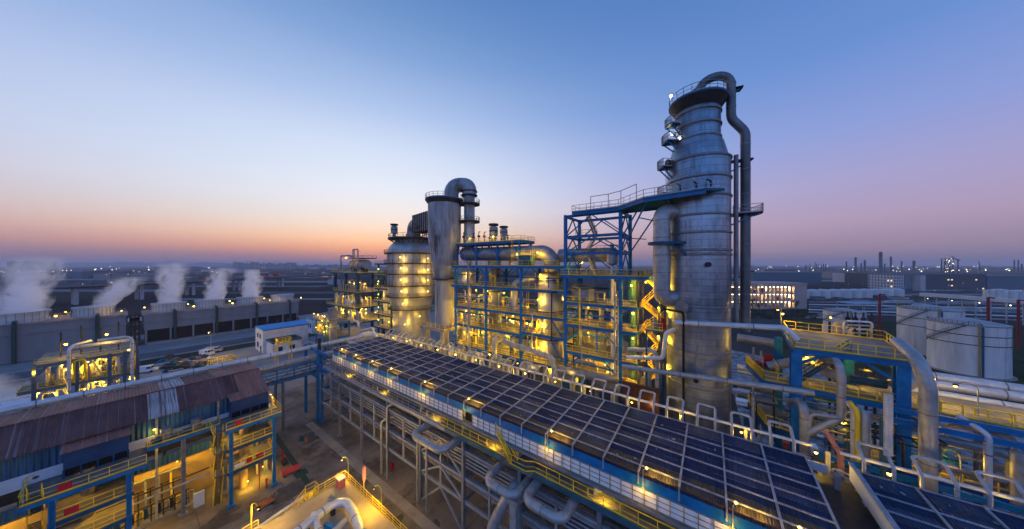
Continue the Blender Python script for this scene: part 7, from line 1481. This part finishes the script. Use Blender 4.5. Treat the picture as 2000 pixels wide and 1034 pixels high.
q = SY(1930, 880, 45.2); longpipe([(q.x-1, 46.5, q.z+2.2), (q.x, 45.2, q.z+1.4), (q.x, 45.2, 10)], .22, PIPEW, 'slim pale downpipe at right behind the second roof', 3, .6)
q = SY(1990, 900, 45.0); b = MB(); b.tube([(q.x, 45, q.z+.6), (q.x, 45, 8)], .4, 10); tag(b.out('standpipe', PIPE), 'stout grey standpipe near the right edge behind the second roof', 'pipe')
# jumble of small pipes under the right decks
for i in range(22):
    x = random.uniform(6, 24); y = random.uniform(46.4, 54); z = random.uniform(13.5, 19); L_ = random.uniform(2, 5); r = random.uniform(.1, .26); b = MB()
    if i % 2: b.tube([(x, y, z-3), (x, y, z), (x+L_, y, z), (x+L_, y, z-3)], r, 7, .5)
    else: b.tube([(x, y, z), (x+L_, y+.3, z), (x+L_, y+2.4, z)], r, 7, .5)
    tag(b.out('process_pipe', random.choice((PIPE, PIPED, DUCT, TEAL))), ORD[i+1]+' pipe in the dim jumble under the right hand decks', 'pipe', 'jumble of pipes under the right decks')
for i in range(14):
    x = random.uniform(7.5, 11); y = random.uniform(38.5, 43.5); z0 = 13.5 if y > 38.2 else 16.3; h_ = random.uniform(.8, 2.6); b = MB(); b.lathe(x, y, [(.35, z0), (.4, z0+h_*.5), (.2, z0+h_), (.03, z0+h_*1.05)], 9); b.tube([(x-.5, y, z0), (x-.5, y, z0+h_), (x+.6, y-.4, z0+h_)], .09, 6, .2); tag(b.out('valve', random.choice((DARK, DUCT, PIPE, PIPEW))), ORD[i+1]+' small valve cluster in the gap between the two roofs', 'valve', 'valve clusters between the two roofs')
b = MB(); b.box((7.3, 38, 13.2), (46, 47, 13.4)); tag(b.out('equipment_deck', DARK), 'dark equipment deck behind the second roof', 'deck')
for i in range(30):
    x = random.uniform(6.5, 24); y = random.uniform(66, 108); a = random.uniform(0, 3); b = MB(); b.box((x-random.uniform(.6, 2.4), y-random.uniform(.5, 1.5), .01), (x+random.uniform(.6, 2), y+random.uniform(.5, 1.4), random.uniform(.5, 2.6))); b.tube([(x-1.5, y-1.8, .4), (x+2.5, y-1.5, .5)], .25, 7); tag(b.out('scrap_crate', random.choice((FARB, WHITE, ORANGE, GALV, DBLUE))), ORD[i+1]+' crate with a loose pipe in the frosty yard behind the tower', 'crate', 'crates in the frosty yard behind the tower')
for i, (x, zt, y) in enumerate(((5.0, 24, 53), (6.6, 22, 60), (4.4, 19, 47.2))): b = MB(); b.tube([(x, y, .02), (x, y, zt)], .15, 7); tag(b.out('standpipe', GALV), ORD[i+1]+' thin standpipe just right of the tower', 'pipe')
for i, (Y, py0, py1, r, m) in enumerate(((64, 716, 735, .5, PIPEW), (66, 726, 741, .3, PIPEW), (60, 752, 768, .4, PIPED), (57, 770, 788, .35, DUCT), (70, 660, 672, .8, DUCT))): longpipe([tuple(SY(1440, py0, Y)), tuple(SY(1520, py1, Y))], r, m, ORD[i+1]+' pipe running right from behind the tower towards the decks', 4)
for i, (X, z) in enumerate(((4.6, 13.0), (6.4, 11.4))):
    pass
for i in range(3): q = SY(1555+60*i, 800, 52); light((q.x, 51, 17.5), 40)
# ================================================================ storage tanks
def tank(D, th, r, zt, lab, rise=1.6, dom=True):
    x, y = _p(1000+542*math.tan(th), 517, D*math.cos(th)).xy; t = thing('storage_tank', lab, 'tank', (x, y, 0))
    b = MB(); b.lathe(x, y, [(r, .01), (r, zt)], 64); b.out('shell', TANKW, t); b = MB(); b.lathe(x, y, [(r+.05, zt), (r+.05, zt+.12), (r*.5, zt+rise*.62), (.6, zt+rise), (.02, zt+rise)], 48); b.out('cone_roof', mat('tank roof paint', (.34, .34, .36), .65, 0, .25, .3, rust=((.16, .12, .10), .25, .3, (1, 1, 1))) if 'tank roof paint' not in MATS else MATS['tank roof paint'], t)
    b = MB(); b.lathe(x, y, [(r+.02, zt*.985), (r+.1, zt*.985), (r+.1, zt), (r+.02, zt)], 48); b.out('rim', PIPED, t)
    for f in (.62, .80): b = MB(); b.lathe(x, y, [(r, zt*f-.12), (r+.12, zt*f-.1), (r+.12, zt*f+.1), (r, zt*f+.12)], 48); b.out('wind_girder', DARK, t)
    b = MB(); aa = math.atan2(-y, -x); b.arcrail(x, y, zt+.1, r-.1, aa-1.5, aa+.3, 14, h=1.1, w=.09); b.out('railing', MATS['dull ochre paint'], t)
    n_ = 20; b = MB()                                     # spiral stair
    for i in range(n_): 
        a = aa-1.1+i*1.1/n_; a2 = aa-1.1+(i+1)*1.1/n_; z0 = zt*.60+zt*.40*i/n_; z1_ = zt*.60+zt*.40*(i+1)/n_; P = lambda a, z, q: (x+(r+q)*math.cos(a), y+(r+q)*math.sin(a), z); b.bar(P(a, z0, .7), P(a2, z1_, .7), .12, .35); b.bar(P(a, z0+1.0, .7), P(a2, z1_+1.0, .7), .08); b.bar(P(a, z0, .7), P(a, z0+1, .7), .07)
    b.out('spiral_stair', TEAL, t)
    for da, m in ((.28, MATS['dull ochre paint']), (.36, DBLUE)): a = aa+da; b = MB(); b.tube([(x+(r+.25)*math.cos(a), y+(r+.25)*math.sin(a), .1), (x+(r+.25)*math.cos(a), y+(r+.25)*math.sin(a), zt-.6), (x+(r-.6)*math.cos(a), y+(r-.6)*math.sin(a), zt+.5)], .2, 7, .4); b.out('downpipe', m, t)
    b = MB(); b.lathe(x, y, [(r+.8, .01), (r+.8, .35), (r+.02, .36)], 40); b.out('plinth', CONC, t)
tank(180, R(58.6), 7.55, 16.4, 'front pale storage tank with a spiral stair at the right'); tank(203, R(56.35), 7.7, 18.2, 'middle pale storage tank half hidden behind the front one'); tank(213, R(50.1), 6.9, 13.2, 'left pale storage tank behind the valve skid', 1.4)
# ================================================================ lights that colour the foot of the plant
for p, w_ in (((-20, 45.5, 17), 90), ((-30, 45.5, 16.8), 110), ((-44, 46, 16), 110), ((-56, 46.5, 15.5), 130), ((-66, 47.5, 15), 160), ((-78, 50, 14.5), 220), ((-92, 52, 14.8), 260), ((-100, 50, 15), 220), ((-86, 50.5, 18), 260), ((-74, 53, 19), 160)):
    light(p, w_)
# tiny thin dust-free haze of the evening air
HZ = bpy.data.materials.new('evening haze'); HZ.use_nodes = True; nt = HZ.node_tree; nt.nodes.clear(); o_ = nt.nodes.new('ShaderNodeOutputMaterial'); v__ = nt.nodes.new('ShaderNodeVolumePrincipled'); v__.inputs['Density'].default_value = HAZE; v__.inputs['Color'].default_value = (.88, .82, .90, 1); v__.inputs['Anisotropy'].default_value = 0; nt.links.new(v__.outputs[0], o_.inputs['Volume'])
if HAZE > 0:
    b = MB(); b.box((-15500, -15500, -1), (15500, 15500, 120)); o = b.out('haze', HZ); o['kind'] = 'stuff'
print('lights', NL[0], 'objects', len(bpy.data.objects))

for i in range(46):
    x = random.uniform(4.5, 24); y = random.uniform(44.5, 53.5); z = random.uniform(13.5, 20.2); L_ = random.uniform(1.5, 5); r = random.uniform(.04, .13); b = MB()
    if i % 3 == 0: b.tube([(x, y, 13.4), (x, y, z), (x+L_, y, z), (x+L_, y, 13.4)], r, 6, .3)
    elif i % 3 == 1: b.tube([(x, y, z), (x+L_*1.5, y, z), (x+L_*1.5, y+2, z)], r, 6, .3)
    else: b.bar((x, y, z), (x+L_, y, z), .16, .2); b.bar((x, y, z-1.2), (x+L_, y, z-1.2), .12); b.bar((x, y, z-1.2), (x+L_*.5, y, z), .08); b.bar((x+L_, y, z-1.2), (x+L_*.5, y, z), .08)
    tag(b.out('small_truss' if i % 3 == 2 else 'thin_pipe', DBLUE if i % 3 == 2 else random.choice((PIPED, GALV, DARK, DUCT))), ('dark blue little truss' if i % 3 == 2 else 'thin dim pipe')+' in the jumble under the right hand decks among many alike', 'truss' if i % 3 == 2 else 'pipe', 'little trusses under the right decks' if i % 3 == 2 else 'thin pipes under the right decks')
